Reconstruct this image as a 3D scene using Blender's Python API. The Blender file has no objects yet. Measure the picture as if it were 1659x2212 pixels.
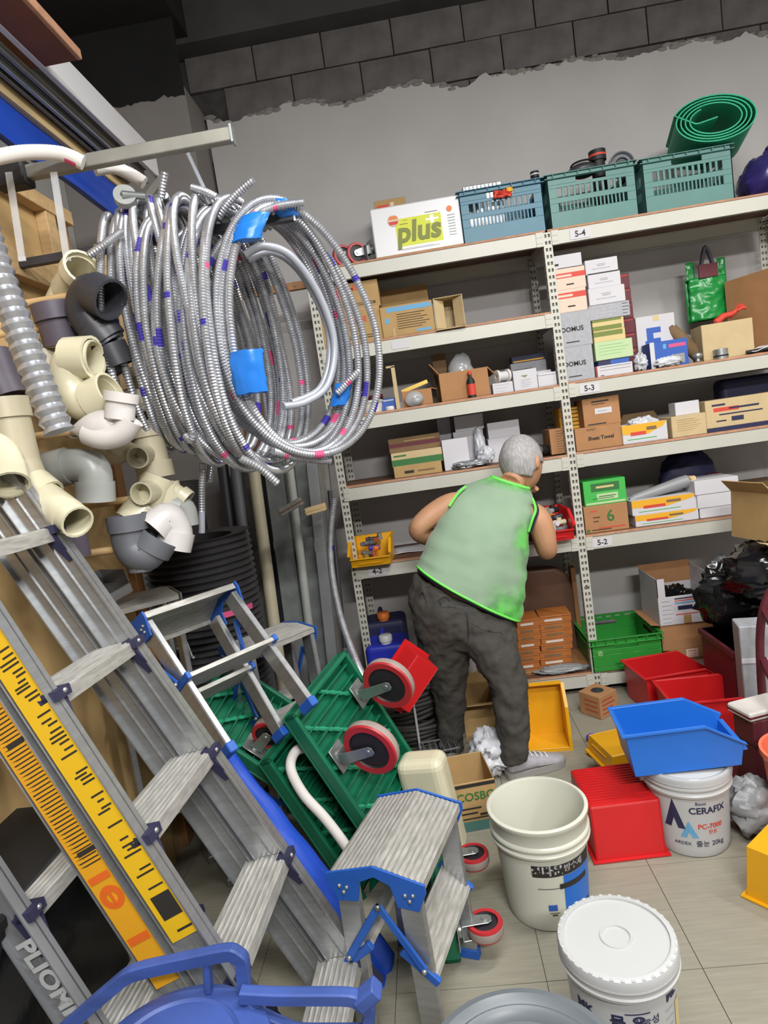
import bpy, bmesh, math, random
from mathutils import Vector, Matrix, Quaternion, noise
PI = math.pi
R = math.radians
random.seed(7)
scene = bpy.context.scene
COL = scene.collection

# ------------------------------------------------------------------ camera
F_PX, IMG_W, IMG_H = 1400.0, 1659.0, 2212.0
CAM_H, YAW, PITCH, ROLL = 1.526, -0.07514, 0.11588, -0.14748
_fw = Vector((math.sin(YAW) * math.cos(PITCH), math.cos(YAW) * math.cos(PITCH), -math.sin(PITCH)))
_r0 = Vector((math.cos(YAW), -math.sin(YAW), 0))
_u0 = _r0.cross(_fw)
CR = math.cos(ROLL) * _r0 + math.sin(ROLL) * _u0
CU = -math.sin(ROLL) * _r0 + math.cos(ROLL) * _u0
CF = _fw
EYE = Vector((0, 0, CAM_H))
cd = bpy.data.cameras.new('camera')
cam = bpy.data.objects.new('camera', cd)
COL.objects.link(cam)
cd.sensor_fit = 'VERTICAL'
cd.sensor_height = 32.0
cd.sensor_width = 24.0
cd.lens = F_PX / IMG_H * 32.0
cd.clip_start = 0.02
mw = Matrix.Identity(4)
for i in range(3):
    mw[i][0] = CR[i]; mw[i][1] = CU[i]; mw[i][2] = -CF[i]; mw[i][3] = EYE[i]
cam.matrix_world = mw
scene.camera = cam

# ------------------------------------------------------------------ world, lamps, exposure
wd = bpy.data.worlds.new('world'); scene.world = wd
wd.use_nodes = True
bg = wd.node_tree.nodes['Background']
bg.inputs[0].default_value = (0.86, 0.92, 1.0, 1)
bg.inputs[1].default_value = 0.12
def lamp(name, loc, tgt, sx, sy, power, col):
    l = bpy.data.lights.new(name, 'AREA'); l.shape = 'RECTANGLE'; l.size = sx; l.size_y = sy
    l.energy = power; l.color = col
    o = bpy.data.objects.new(name, l); COL.objects.link(o); o.location = loc
    o.rotation_euler = (Vector(tgt) - Vector(loc)).to_track_quat('-Z', 'Y').to_euler()
    return o
# ceiling fluorescents over aisle and photographer, then an added fill lamp behind
lamp('fluorescent_or_fill', (0.95, 1.55, 3.3), (0.85, 1.7, 0), 1.3, 0.16, 42, (1.0, 0.985, 0.95))
lamp('fluorescent_or_fill', (0.1, 0.1, 3.3), (0.1, 0.75, 0), 1.3, 0.16, 50, (0.97, 0.98, 1.0))
lamp('fluorescent_or_fill', (2.6, 1.2, 3.3), (2.4, 1.4, 0), 0.16, 1.3, 40, (1.0, 0.985, 0.95))
lamp('fluorescent_or_fill', (0.9, -1.5, 3.1), (0.9, 0.6, 0.6), 1.3, 0.16, 112, (1.0, 0.985, 0.96))  # added fill behind the camera, brightens the shelf interiors
scene.view_settings.view_transform = 'Standard'
scene.view_settings.look = 'None'
scene.view_settings.exposure = 0.22
scene.view_settings.gamma = 1.0
scene.view_settings.use_curve_mapping = False

# ------------------------------------------------------------------ geometry of the view: pixel <-> place
def ray(px, py):
    return CF + CR * ((px - IMG_W / 2) / F_PX) - CU * ((py - IMG_H / 2) / F_PX)
def W(px, py, Y):            # the point at depth Y
    d = ray(px, py); return EYE + d * (Y / d.y)
def G(px, py, z=0.0):        # the point at height z
    d = ray(px, py); return EYE + d * ((z - CAM_H) / d.z)
def XAT(px, Y, z):           # X of a point of given depth and height seen at column px
    k = (px - IMG_W / 2) / F_PX
    v = CR - CF * k
    return -(v.y * Y + v.z * (z - CAM_H)) / v.x
def ZAT(py, X, Y):           # height of a point of given X, Y seen at row py
    k = (py - IMG_H / 2) / F_PX
    v = CU + CF * k
    return CAM_H - (v.x * X + v.y * Y) / v.z

# ------------------------------------------------------------------ materials
def lin(h):
    h = h.lstrip('#'); c = [int(h[i:i + 2], 16) / 255 for i in (0, 2, 4)]
    return tuple((x / 12.92 if x <= 0.04045 else ((x + 0.055) / 1.055) ** 2.4) for x in c) + (1,)
MATS = {}
def M(name, col='#888888', rough=0.55, metal=0.0, var=0.0, vs=8.0, bump=0.0, bs=60.0, stretch=None, col2=None,
      trans=0.0, alpha=1.0, spec=0.5, coat=0.0, sss=0.0):
    if name in MATS: return MATS[name]
    m = bpy.data.materials.new(name); m.use_nodes = True
    nt = m.node_tree; b = nt.nodes['Principled BSDF']
    b.inputs['Base Color'].default_value = lin(col)
    b.inputs['Roughness'].default_value = rough
    b.inputs['Metallic'].default_value = metal
    b.inputs['Specular IOR Level'].default_value = spec
    if trans: b.inputs['Transmission Weight'].default_value = trans
    if alpha < 1: b.inputs['Alpha'].default_value = alpha
    if coat: b.inputs['Coat Weight'].default_value = coat
    if sss:
        b.inputs['Subsurface Weight'].default_value = sss; b.inputs['Subsurface Radius'].default_value = (0.012, 0.005, 0.003)
    if var or bump:
        tc = nt.nodes.new('ShaderNodeTexCoord'); mp = nt.nodes.new('ShaderNodeMapping')
        nt.links.new(tc.outputs['Object'], mp.inputs['Vector'])
        if stretch: mp.inputs['Scale'].default_value = stretch
    if var:
        n = nt.nodes.new('ShaderNodeTexNoise'); n.inputs['Scale'].default_value = vs; n.inputs['Detail'].default_value = 6
        nt.links.new(mp.outputs[0], n.inputs['Vector'])
        cr = nt.nodes.new('ShaderNodeValToRGB')
        c = lin(col); c2 = lin(col2) if col2 else tuple(x * (1 - var) for x in c[:3]) + (1,)
        cr.color_ramp.elements[0].position = 0.35; cr.color_ramp.elements[0].color = c2
        cr.color_ramp.elements[1].position = 0.65; cr.color_ramp.elements[1].color = c
        nt.links.new(n.outputs[0], cr.inputs[0]); nt.links.new(cr.outputs[0], b.inputs['Base Color'])
    if bump:
        n2 = nt.nodes.new('ShaderNodeTexNoise'); n2.inputs['Scale'].default_value = bs; n2.inputs['Detail'].default_value = 4
        nt.links.new(mp.outputs[0], n2.inputs['Vector'])
        bp = nt.nodes.new('ShaderNodeBump'); bp.inputs['Strength'].default_value = bump; bp.inputs['Distance'].default_value = 0.005
        nt.links.new(n2.outputs[0], bp.inputs['Height']); nt.links.new(bp.outputs[0], b.inputs['Normal'])
    MATS[name] = m
    return m
# paint, walls
M('pillar_shaded', '#8a8581', 0.85, var=0.1, vs=3, bump=0.15, bs=40)  # wall paint darkened: the shade on the pillar is put into the colour
M('wall_paint', '#b9b6b4', 0.85, var=0.07, vs=3, bump=0.15, bs=40)
M('plaster_edge', '#8f8b86', 0.95, var=0.25, vs=30, bump=0.6, bs=60)
M('block', '#6e6a68', 0.95, var=0.3, vs=9, bump=0.6, bs=90)
M('mortar', '#4a4745', 0.95, var=0.3, vs=20)
M('ceiling', '#4b4a49', 0.95, var=0.35, vs=3, bump=0.4, bs=30)
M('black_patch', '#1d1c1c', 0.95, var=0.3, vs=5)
M('floor_tile', '#8f8b7c', 0.5, var=0.14, vs=7, stretch=(1.0, 14, 1), bump=0.04, bs=60)
M('floor_joint', '#7d766b', 0.8)
# steel and alloy
M('rack_steel', '#bdbcb1', 0.42, var=0.05, vs=6)
M('rack_hole', '#5b5a52', 0.8)
M('aluminium', '#b4b6b8', 0.36, 0.8, var=0.14, vs=10, stretch=(1, 1, 8))
M('aluminium_worn', '#bcbab4', 0.48, 0.45, var=0.3, vs=22, stretch=(6, 1, 6))
M('aluminium_dull', '#8d8f92', 0.5, 0.4, var=0.2, vs=6)
M('galvanised', '#8a8f8e', 0.5, 0.4, var=0.25, vs=14)
M('zinc', '#a9adab', 0.35, 0.75, var=0.15, vs=20)
M('silver_foil', '#bfc1c6', 0.32, 0.7, var=0.2, vs=40)
M('hose_grey', '#a3a7b0', 0.35, 0.2)
M('ink_purple', '#3a3292', 0.5)
M('ink_pink', '#c74d7a', 0.5)
M('channel_grey', '#8a8886', 0.6, var=0.12, vs=8)
M('channel_light', '#aab0b0', 0.4, 0.2, var=0.12, vs=8)
M('steel_bar', '#97958a', 0.5, 0.4, var=0.2, vs=10)
# wood and board
M('pine', '#c9a878', 0.7, var=0.18, vs=5, stretch=(1, 12, 12))
M('plywood', '#c0a06c', 0.7, var=0.2, vs=4, stretch=(8, 2, 1))
M('plywood_brown', '#a4764a', 0.65, var=0.3, vs=4, stretch=(8, 2, 1))
M('red_board', '#7a4a2c', 0.55, var=0.25, vs=6)
M('board_edge', '#b5876a', 0.8, var=0.2, vs=30)
M('shelf_board', '#6a4a38', 0.6, var=0.2, vs=8)
M('pale_plank', '#d2b98a', 0.7, var=0.12, vs=5)
M('grey_wood', '#7d7a74', 0.8, var=0.3, vs=6, stretch=(10, 10, 1))
# cardboard
M('cardboard', '#b0905f', 0.85, var=0.1, vs=12, bump=0.08, bs=120)
M('cardboard_tan', '#a97b52', 0.85, var=0.1, vs=12)
M('cardboard_pale', '#c3ad84', 0.85, var=0.08, vs=12)
M('cardboard_dark', '#7c6446', 0.9, var=0.12, vs=12)
M('cardboard_in', '#8a6b44', 0.9, var=0.15, vs=10)
M('kraft_tape', '#a9865a', 0.35)
M('paper_white', '#c6c4c8', 0.75)
M('white_gloss', '#d6d6d8', 0.35)
M('print_black', '#26231f', 0.7)
M('print_navy', '#232447', 0.6)
M('print_red', '#c8402f', 0.6)
M('print_blue', '#5f9bc2', 0.6)
M('print_green', '#2f6a33', 0.6)
M('lime', '#c9cf22', 0.5)
M('lime_dark', '#6f761b', 0.5)
M('peach', '#d3bfae', 0.7)
M('carton_grey', '#a4a5aa', 0.65, var=0.12, vs=60, stretch=(1, 1, 1))
M('carton_green', '#b2c79a', 0.7)
M('carton_leaf', '#3fae4a', 0.5)
M('carton_olive', '#6f7d3c', 0.7)
M('carton_cream', '#cdb882', 0.7)
M('carton_yellow', '#e0a523', 0.6)
M('carton_maroon', '#5e1f2a', 0.6)
M('carton_blue', '#2a55a8', 0.5)
M('carton_olive_grey', '#8b8468', 0.8)
M('orange_box', '#b26a2e', 0.6, var=0.15, vs=10)
# plastics
M('bin_red', '#c51c20', 0.38, spec=0.5, var=0.06, vs=6)
M('bin_yellow', '#dca013', 0.4, var=0.06, vs=6)
M('bin_blue', '#1d67c4', 0.36, var=0.05, vs=6)
M('crate_green', '#2c8b34', 0.4, var=0.08, vs=6)
M('crate_teal', '#3d7186', 0.45, var=0.08, vs=8)
M('crate_sage', '#4d7c76', 0.45, var=0.08, vs=8)
M('cart_green', '#11694a', 0.42, var=0.12, vs=10)
M('cart_green_pale', '#2c9a72', 0.5, var=0.1, vs=10)
M('cap_blue', '#1f57ae', 0.45, var=0.12, vs=20)
M('tarp_blue', '#1847b4', 0.45, var=0.15, vs=5, bump=0.1, bs=20)
M('tub_blue', '#3a5296', 0.5, var=0.3, vs=7, stretch=(1, 1, 5), bump=0.05, bs=60)
M('drum_blue', '#2a36b4', 0.35, var=0.06, vs=8)
M('navy_plastic', '#2b2b46', 0.5)
M('pvc_ivory', '#cfc9ad', 0.32, coat=0.2, var=0.06, vs=9)
M('pvc_beige', '#b9b097', 0.38, var=0.07, vs=9)
M('pvc_white', '#cdc9c6', 0.35, var=0.06, vs=9)
M('pvc_grey', '#63656b', 0.5, var=0.12, vs=9)
M('pvc_dark', '#34343a', 0.42, var=0.12, vs=9)
M('pvc_violet', '#57505c', 0.5, var=0.1, vs=9)
M('pvc_light', '#9fa29e', 0.35, var=0.07, vs=9)
M('clear_plastic', '#e8ebee', 0.12, trans=0.55, alpha=0.75)
M('pail_white', '#c6c6b8', 0.35, var=0.04, vs=5)
M('pail_bright', '#b4b5b5', 0.4, var=0.03, vs=5)
M('lid_grey', '#5f656a', 0.42, var=0.06, vs=8)
M('rubber_black', '#1b1b1d', 0.6, var=0.2, vs=15)
M('ridged_black', '#39383a', 0.4, var=0.3, vs=10)
M('cable_black', '#3b3936', 0.55, var=0.2, vs=15)
M('bag_black', '#121214', 0.16, bump=0.2, bs=25)
M('bag_violet', '#352c66', 0.22, bump=0.2, bs=25)
M('bag_white', '#c2c4c9', 0.4, bump=0.25, bs=20)
M('bag_grey', '#8b8d8f', 0.4, bump=0.25, bs=20)
M('bag_green', '#1f8a3f', 0.25, bump=0.25, bs=30)
M('wheel_red', '#b02a30', 0.4, var=0.1, vs=12)
M('wheel_tread', '#9c8f88', 0.6, var=0.2, vs=12)
M('wheel_hub', '#241f24', 0.5)
M('mat_green', '#17a377', 0.6, var=0.12, vs=30, bump=0.4, bs=120)
M('tape_blue', '#1f74cf', 0.3, alpha=0.93)
M('label_yellow', '#dcb016', 0.5)
M('label_orange', '#d9631c', 0.5)
M('label_amber', '#d79a1a', 0.5)
M('maroon', '#5c1f2b', 0.5, var=0.1, vs=10)
M('coral', '#e2704f', 0.6)
M('orange', '#d8742a', 0.5)
M('foam_white', '#cfcac4', 0.8)
M('terracotta', '#a04b2f', 0.6)
M('brass', '#b99a4e', 0.35, 0.7)
# the man
M('skin', '#b98a68', 0.55, var=0.1, vs=14, sss=0.08)
M('hair_grey', '#a9a6a6', 0.6, var=0.3, vs=120, stretch=(1, 1, 0.25), bump=0.5, bs=160)
M('trousers', '#3f3c37', 0.9, var=0.18, vs=10, bump=0.4, bs=24)
M('belt', '#1a1a1f', 0.6)
M('shoe_grey', '#a3a1a6', 0.7, var=0.2, vs=30)
M('shoe_sole', '#8d8a86', 0.7)
M('collar_black', '#20222c', 0.8)
def vest_material():
    m = bpy.data.materials.new('vest_mesh'); m.use_nodes = True
    nt = m.node_tree; b = nt.nodes['Principled BSDF']; b.inputs['Roughness'].default_value = 0.8
    b.inputs['Sheen Weight'].default_value = 0.2
    tc = nt.nodes.new('ShaderNodeTexCoord')
    n = nt.nodes.new('ShaderNodeTexNoise'); n.inputs['Scale'].default_value = 5.0
    nt.links.new(tc.outputs['Object'], n.inputs['Vector'])
    cr = nt.nodes.new('ShaderNodeValToRGB')
    cr.color_ramp.elements[0].position = 0.3; cr.color_ramp.elements[0].color = lin('#7d967c')
    cr.color_ramp.elements[1].position = 0.7; cr.color_ramp.elements[1].color = lin('#8ca38a')
    nt.links.new(n.outputs[0], cr.inputs[0])
    n2 = nt.nodes.new('ShaderNodeTexNoise'); n2.inputs['Scale'].default_value = 14.0
    nt.links.new(tc.outputs['Object'], n2.inputs['Vector'])
    cr2 = nt.nodes.new('ShaderNodeValToRGB')
    cr2.color_ramp.elements[0].position = 0.35; cr2.color_ramp.elements[0].color = lin('#2f7a2c')
    cr2.color_ramp.elements[1].position = 0.6; cr2.color_ramp.elements[1].color = lin('#5ab94c')
    nt.links.new(n2.outputs[0], cr2.inputs[0])
    at = nt.nodes.new('ShaderNodeAttribute'); at.attribute_name = 'damp'
    mx = nt.nodes.new('ShaderNodeMix'); mx.data_type = 'RGBA'
    nt.links.new(at.outputs['Fac'], mx.inputs['Factor'])
    nt.links.new(cr.outputs[0], mx.inputs['A']); nt.links.new(cr2.outputs[0], mx.inputs['B'])
    nt.links.new(mx.outputs['Result'], b.inputs['Base Color'])
    MATS['vest_mesh'] = m
vest_material()
M('vest_damp', '#4fb840', 0.6, var=0.35, vs=16)
M('vest_trim', '#6fe05a', 0.6)

# ------------------------------------------------------------------ mesh building
class MB:
    def __init__(s):
        s.v = []; s.f = []; s.mi = []; s.sm = []
    def add(s, vs, fs, mi=0, smooth=False, T=None):
        o = len(s.v)
        for p in vs:
            p = Vector(p)
            s.v.append(T @ p if T is not None else p)
        for q in fs:
            s.f.append([o + i for i in q]); s.mi.append(mi); s.sm.append(smooth)
        return s
    def box(s, a, b, mi=0, T=None):
        x0, y0, z0 = a; x1, y1, z1 = b
        vs = [(x0, y0, z0), (x1, y0, z0), (x1, y1, z0), (x0, y1, z0), (x0, y0, z1), (x1, y0, z1), (x1, y1, z1), (x0, y1, z1)]
        fs = [(3, 2, 1, 0), (4, 5, 6, 7), (0, 1, 5, 4), (1, 2, 6, 5), (2, 3, 7, 6), (3, 0, 4, 7)]
        return s.add(vs, fs, mi, False, T)
    def hexa(s, bot, top, mi=0, T=None):     # two quads
        return s.add(list(bot) + list(top), [(3, 2, 1, 0), (4, 5, 6, 7), (0, 1, 5, 4), (1, 2, 6, 5), (2, 3, 7, 6), (3, 0, 4, 7)], mi, False, T)
    def prism(s, poly, z0, z1, mi=0, T=None):
        n = len(poly)
        vs = [(x, y, z0) for x, y in poly] + [(x, y, z1) for x, y in poly]
        fs = [tuple(range(n))[::-1], tuple(range(n, 2 * n))] + [(i, (i + 1) % n, n + (i + 1) % n, n + i) for i in range(n)]
        return s.add(vs, fs, mi, False, T)
    def bar(s, p0, p1, w, t, up=(0, 0, 1), mi=0):   # rectangular bar; w across, t along up
        p0 = Vector(p0); p1 = Vector(p1); d = (p1 - p0).normalized(); up = Vector(up)
        x = d.cross(up)
        if x.length < 1e-5: x = d.cross(Vector((1, 0, 0)))
        x.normalize(); u = x.cross(d).normalized()
        q = lambda p: [p - x * w / 2 - u * t / 2, p + x * w / 2 - u * t / 2, p + x * w / 2 + u * t / 2, p - x * w / 2 + u * t / 2]
        return s.hexa(q(p0), q(p1), mi)
    def loft(s, rings, mi=0, smooth=True, cap=True, closed=False):
        n = len(rings[0]); vs = [p for r in rings for p in r]; fs = []
        m = len(rings)
        for i in range(m if closed else m - 1):
            j = (i + 1) % m
            for k in range(n):
                k2 = (k + 1) % n
                fs.append((i * n + k, i * n + k2, j * n + k2, j * n + k))
        o = len(s.v)
        s.add(vs, fs, mi, smooth)
        if cap and not closed:
            s.f.append([o + k for k in range(n)][::-1]); s.mi.append(mi); s.sm.append(False)
            s.f.append([o + (m - 1) * n + k for k in range(n)]); s.mi.append(mi); s.sm.append(False)
        return s
    def tube(s, path, r, n=10, mi=0, cap=True, closed=False, mis=None, squash=None):
        path = [Vector(p) for p in path]; m = len(path)
        rr = r if isinstance(r, (list, tuple)) else [r] * m
        t = []
        for i in range(m):
            if closed: a, b = path[i - 1], path[(i + 1) % m]
            else: a, b = path[max(i - 1, 0)], path[min(i + 1, m - 1)]
            d = b - a
            t.append(d.normalized() if d.length > 1e-9 else Vector((0, 0, 1)))
        ref = Vector((0, 0, 1)) if abs(t[0].z) < 0.9 else Vector((1, 0, 0))
        u = (ref - t[0] * ref.dot(t[0])).normalized(); rings = []
        for i in range(m):
            u = u - t[i] * u.dot(t[i])
            if u.length < 1e-6: u = t[i].orthogonal()
            u.normalize(); w = t[i].cross(u)
            rings.append([path[i] + (u * math.cos(2 * PI * k / n) + w * math.sin(2 * PI * k / n) * (squash or 1)) * rr[i] for k in range(n)])
        f0 = len(s.f)
        s.loft(rings, mi, True, cap, closed)
        if mis:
            for i in range(m if closed else m - 1):
                for k in range(n):
                    s.mi[f0 + i * n + k] = mis(i, k)
        return s
    def lathe(s, prof, n=32, mi=0, T=None, smooth=True, mis=None, a0=0.0, a1=None):
        full = a1 is None
        seg = n if full else n + 1
        ang = [a0 + (2 * PI if full else a1 - a0) * k / n for k in range(seg)]
        vs = [(r * math.cos(a), r * math.sin(a), z) for r, z in prof for a in ang]
        fs = []; mm = []
        for i in range(len(prof) - 1):
            for k in range(n):
                k2 = (k + 1) % seg
                fs.append((i * seg + k, i * seg + k2, (i + 1) * seg + k2, (i + 1) * seg + k)); mm.append(i)
        f0 = len(s.f)
        s.add(vs, fs, mi, smooth, T)
        if mis:
            for q, i in enumerate(mm): s.mi[f0 + q] = mis[i]
        return s
    def disc(s, c, r, n=20, mi=0, T=None):
        vs = [(c[0] + r * math.cos(2 * PI * k / n), c[1] + r * math.sin(2 * PI * k / n), c[2]) for k in range(n)]
        return s.add(vs, [tuple(range(n))], mi, False, T)
    def ball(s, c, r, n=10, mi=0, T=None):
        rx, ry, rz = r if isinstance(r, (tuple, list)) else (r, r, r)
        rings = []
        for i in range(1, n):
            a = PI * i / n
            rings.append([Vector((c[0] + rx * math.sin(a) * math.cos(2 * PI * k / (n + 2)), c[1] + ry * math.sin(a) * math.sin(2 * PI * k / (n + 2)), c[2] - rz * math.cos(a))) for k in range(n + 2)])
        if T is not None: rings = [[T @ p for p in q] for q in rings]
        return s.loft(rings, mi, True, True)
    def grid(s, fn, nu, nv, mi=0, smooth=True):
        vs = [fn(i / nu, j / nv) for i in range(nu + 1) for j in range(nv + 1)]
        fs = [(i * (nv + 1) + j, (i + 1) * (nv + 1) + j, (i + 1) * (nv + 1) + j + 1, i * (nv + 1) + j + 1) for i in range(nu) for j in range(nv)]
        return s.add(vs, fs, mi, smooth)
    def mesh(s, name, mats, inv=None):
        me = bpy.data.meshes.new(name)
        vs = [inv @ p for p in s.v] if inv is not None else s.v
        me.from_pydata([tuple(p) for p in vs], [], s.f)
        if isinstance(mats, str): mats = [mats]
        for m in mats: me.materials.append(MATS[m])
        me.polygons.foreach_set('material_index', s.mi)
        me.polygons.foreach_set('use_smooth', s.sm)
        me.update()
        if any(s.sm): me.set_sharp_from_angle(angle=R(48))
        return me
    def build(s, name, mats, parent=None, world=False, bevel=0.0, seg=1, solid=0.0, fix=False, label=None):
        inv = INV.get(parent.name) if (parent is not None and world) else None
        me = s.mesh(name, mats, inv)
        if fix:
            bm = bmesh.new(); bm.from_mesh(me); bmesh.ops.recalc_face_normals(bm, faces=bm.faces); bm.to_mesh(me); bm.free()
        o = bpy.data.objects.new(name, me); COL.objects.link(o)
        if parent is not None: o.parent = parent
        if solid:
            md = o.modifiers.new('thickness', 'SOLIDIFY'); md.thickness = solid; md.offset = 0
        if bevel:
            md = o.modifiers.new('bevel', 'BEVEL'); md.width = bevel; md.segments = seg; md.limit_method = 'ANGLE'
        if label: o['label'] = label
        return o
INV = {}
def tag(o, label, cat, group=None):
    o['label'] = label; o['category'] = cat
    if group: o['group'] = group
    return o
def thing(name, label, cat, loc=(0, 0, 0), rot=None, group=None):
    o = bpy.data.objects.new(name, None); COL.objects.link(o)
    o.empty_display_size = 0.05
    o.location = loc
    mt = Matrix.Translation(Vector(loc))
    if rot is not None:
        rm = rot if isinstance(rot, Matrix) else Matrix.Rotation(rot, 4, 'Z')
        rm = rm.to_4x4(); mt = mt @ rm
        o.rotation_euler = rm.to_euler()
    INV[o.name] = mt.inverted()
    return tag(o, label, cat, group)
def struct(mb, name, mats, **k):
    o = mb.build(name, mats, **k); o['kind'] = 'structure'; return o
def copy_tree(root, label=None, loc=None, rot=None):
    r = root.copy(); COL.objects.link(r)
    if loc is not None: r.location = loc
    if rot is not None: r.rotation_euler = rot
    if label: r['label'] = label
    for ch in list(root.children):
        c = ch.copy(); COL.objects.link(c); c.parent = r
        for g in list(ch.children):
            d = g.copy(); COL.objects.link(d); d.parent = c
    return r
def basis(x, y, z, o=(0, 0, 0)):
    m = Matrix.Identity(4)
    for i in range(3):
        m[i][0] = x[i]; m[i][1] = y[i]; m[i][2] = z[i]; m[i][3] = o[i]
    return m
def frame(o, xdir, up):      # orthonormal frame: x along xdir, z nearest to up
    x = Vector(xdir).normalized(); z = Vector(up); z = (z - x * z.dot(x)).normalized(); y = z.cross(x)
    return basis(x, y, z, o)
def text_mesh(txt, size, depth=0.0003, shear=0.0, bold=0.0, align='CENTER'):
    c = bpy.data.curves.new('lettering', 'FONT'); c.body = txt; c.size = size; c.extrude = depth
    c.shear = shear; c.offset = bold; c.align_x = align; c.align_y = 'CENTER'; c.resolution_u = 3
    o = bpy.data.objects.new('lettering', c)
    me = bpy.data.meshes.new_from_object(o)
    bpy.data.objects.remove(o); bpy.data.curves.remove(c)
    return me
def lettering(txt, size, T, mat, parent, world=False, wrap=None, **k):
    me = text_mesh(txt, size, **k)
    if wrap:                                  # wrapped on an upright cylinder of radius wrap(z); text x -> angle
        for v in me.vertices:
            z = T[2][3] + v.co.y; rr = wrap(z) + 0.0009 + v.co.z
            a = T[0][3] + v.co.x / rr
            v.co = Vector((rr * math.cos(a), rr * math.sin(a), z))
    else:
        if world and parent is not None: T = INV[parent.name] @ T
        me.transform(T)
    me.materials.clear(); me.materials.append(MATS[mat]); me.update()
    o = bpy.data.objects.new('lettering', me); COL.objects.link(o)
    if parent is not None: o.parent = parent
    return o
FRONT = basis((1, 0, 0), (0, 0, 1), (0, -1, 0))       # text facing -Y
def front(x, y, z): return Matrix.Translation((x, y, z)) @ FRONT
def bez(p, n=24):
    # smooth curve through the points (Catmull-Rom)
    p = [Vector(q) for q in p]; out = []
    for i in range(len(p) - 1):
        a = p[max(i - 1, 0)]; b = p[i]; c = p[i + 1]; d = p[min(i + 2, len(p) - 1)]
        for k in range(n):
            t = k / n
            out.append(0.5 * ((2 * b) + (c - a) * t + (2 * a - 5 * b + 4 * c - d) * t * t + (3 * b - a - 3 * c + d) * t ** 3))
    out.append(p[-1]); return out
# ================================================================== the room
YW = 3.95            # face of the back wall
XL, XR, YB, ZC = -1.75, 3.4, -2.6, 4.05
mb = MB().box((XL, YB, -0.03), (XR, YW + 0.1, -0.008)); fl = struct(mb, 'floor', 'floor_joint')
TS = 0.415
tile_me = MB().box((0.001, 0.001, -0.006), (TS - 0.001, TS - 0.001, 0.0)).mesh('floor_tile', 'floor_tile')
for i in range(-5, 9):
    for j in range(-2, 10):
        x0 = 0.13 + i * TS; y0 = 0.37 + j * TS - (0 if i % 2 else 0.0)
        if x0 < XL or x0 + TS > XR or y0 + TS > YW: continue
        o = bpy.data.objects.new('tile', tile_me); COL.objects.link(o); o.parent = fl
        o.location = (x0, y0, random.uniform(-0.0006, 0)); 
struct(MB().box((XL, YB, ZC), (XR, YW + 0.1, ZC + 0.1)), 'ceiling', 'ceiling')
struct(MB().box((XL - 0.1, YB, 0), (XL, YW + 0.1, ZC)), 'wall_left', 'wall_paint')
struct(MB().box((XR, YB, 0), (XR + 0.1, YW + 0.1, ZC)), 'wall_right', 'wall_paint')
struct(MB().box((XL, YB - 0.1, 0), (XR, YB, ZC)), 'wall_front', 'wall_paint')
# back wall: mortar bed with blocks above, painted plaster coat below with a broken upper edge
wall = struct(MB().box((XL, YW + 0.045, 0), (XR, YW + 0.12, ZC)), 'wall_back', 'mortar')
X0 = -0.985
mb = MB(); n = 260; top = []
for k in range(n + 1):
    x = X0 + (XR - X0) * k / n
    z = 3.475 - 0.028 * (x + 1.0) + 0.05 * noise.noise((x * 3.1, 0, 0)) + 0.035 * noise.noise((x * 9.0, 4, 0)) + 0.018 * noise.noise((x * 31.0, 8, 0))
    top.append((x, z))
for k in range(n):
    (xa, za), (xb, zb) = top[k], top[k + 1]
    mb.add([(xa, YW, 0), (xb, YW, 0), (xb, YW, zb), (xa, YW, za), (xa, YW + 0.045, za + 0.01), (xb, YW + 0.045, zb + 0.01)],
           [(0, 1, 2, 3)], 0)
    mb.add([(xa, YW, za), (xb, YW, zb), (xb, YW + 0.045, zb + 0.012), (xa, YW + 0.045, za + 0.012)], [(0, 1, 2, 3)], 1)
mb.build('plaster_coat', ['wall_paint', 'plaster_edge'], wall)
mb = MB(); rnd = random.Random(5)
for k in range(0, n, 1):                                    # crumbling lumps along the broken edge
    x, z = top[k]
    if noise.noise((x * 4.3, 11, 0)) > -0.12:
        r = rnd.uniform(0.012, 0.03)
        mb.ball((x + rnd.uniform(-.01, .01), YW + 0.012, z + rnd.uniform(-0.012, 0.014)), (r * 1.3, r * 0.8, r * 0.55), 6)
mb.build('plaster_crumbs', 'plaster_edge', wall)['kind'] = 'stuff'
bl_me = MB().box((0.004, 0, 0.004), (0.396, 0.04, 0.192)).mesh('block', 'block')
for r_ in range(4):
    for c in range(12):
        x = -1.06 + c * 0.4 + (0.2 if r_ % 2 else 0)
        z = 3.245 + r_ * 0.196
        if x + 0.4 > XR: continue
        o = bpy.data.objects.new('concrete_block', bl_me); COL.objects.link(o); o.parent = wall
        o.location = (x, YW + 0.018 + random.uniform(-0.004, 0.004), z)
        o.scale = (1, 1, 1)
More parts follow.
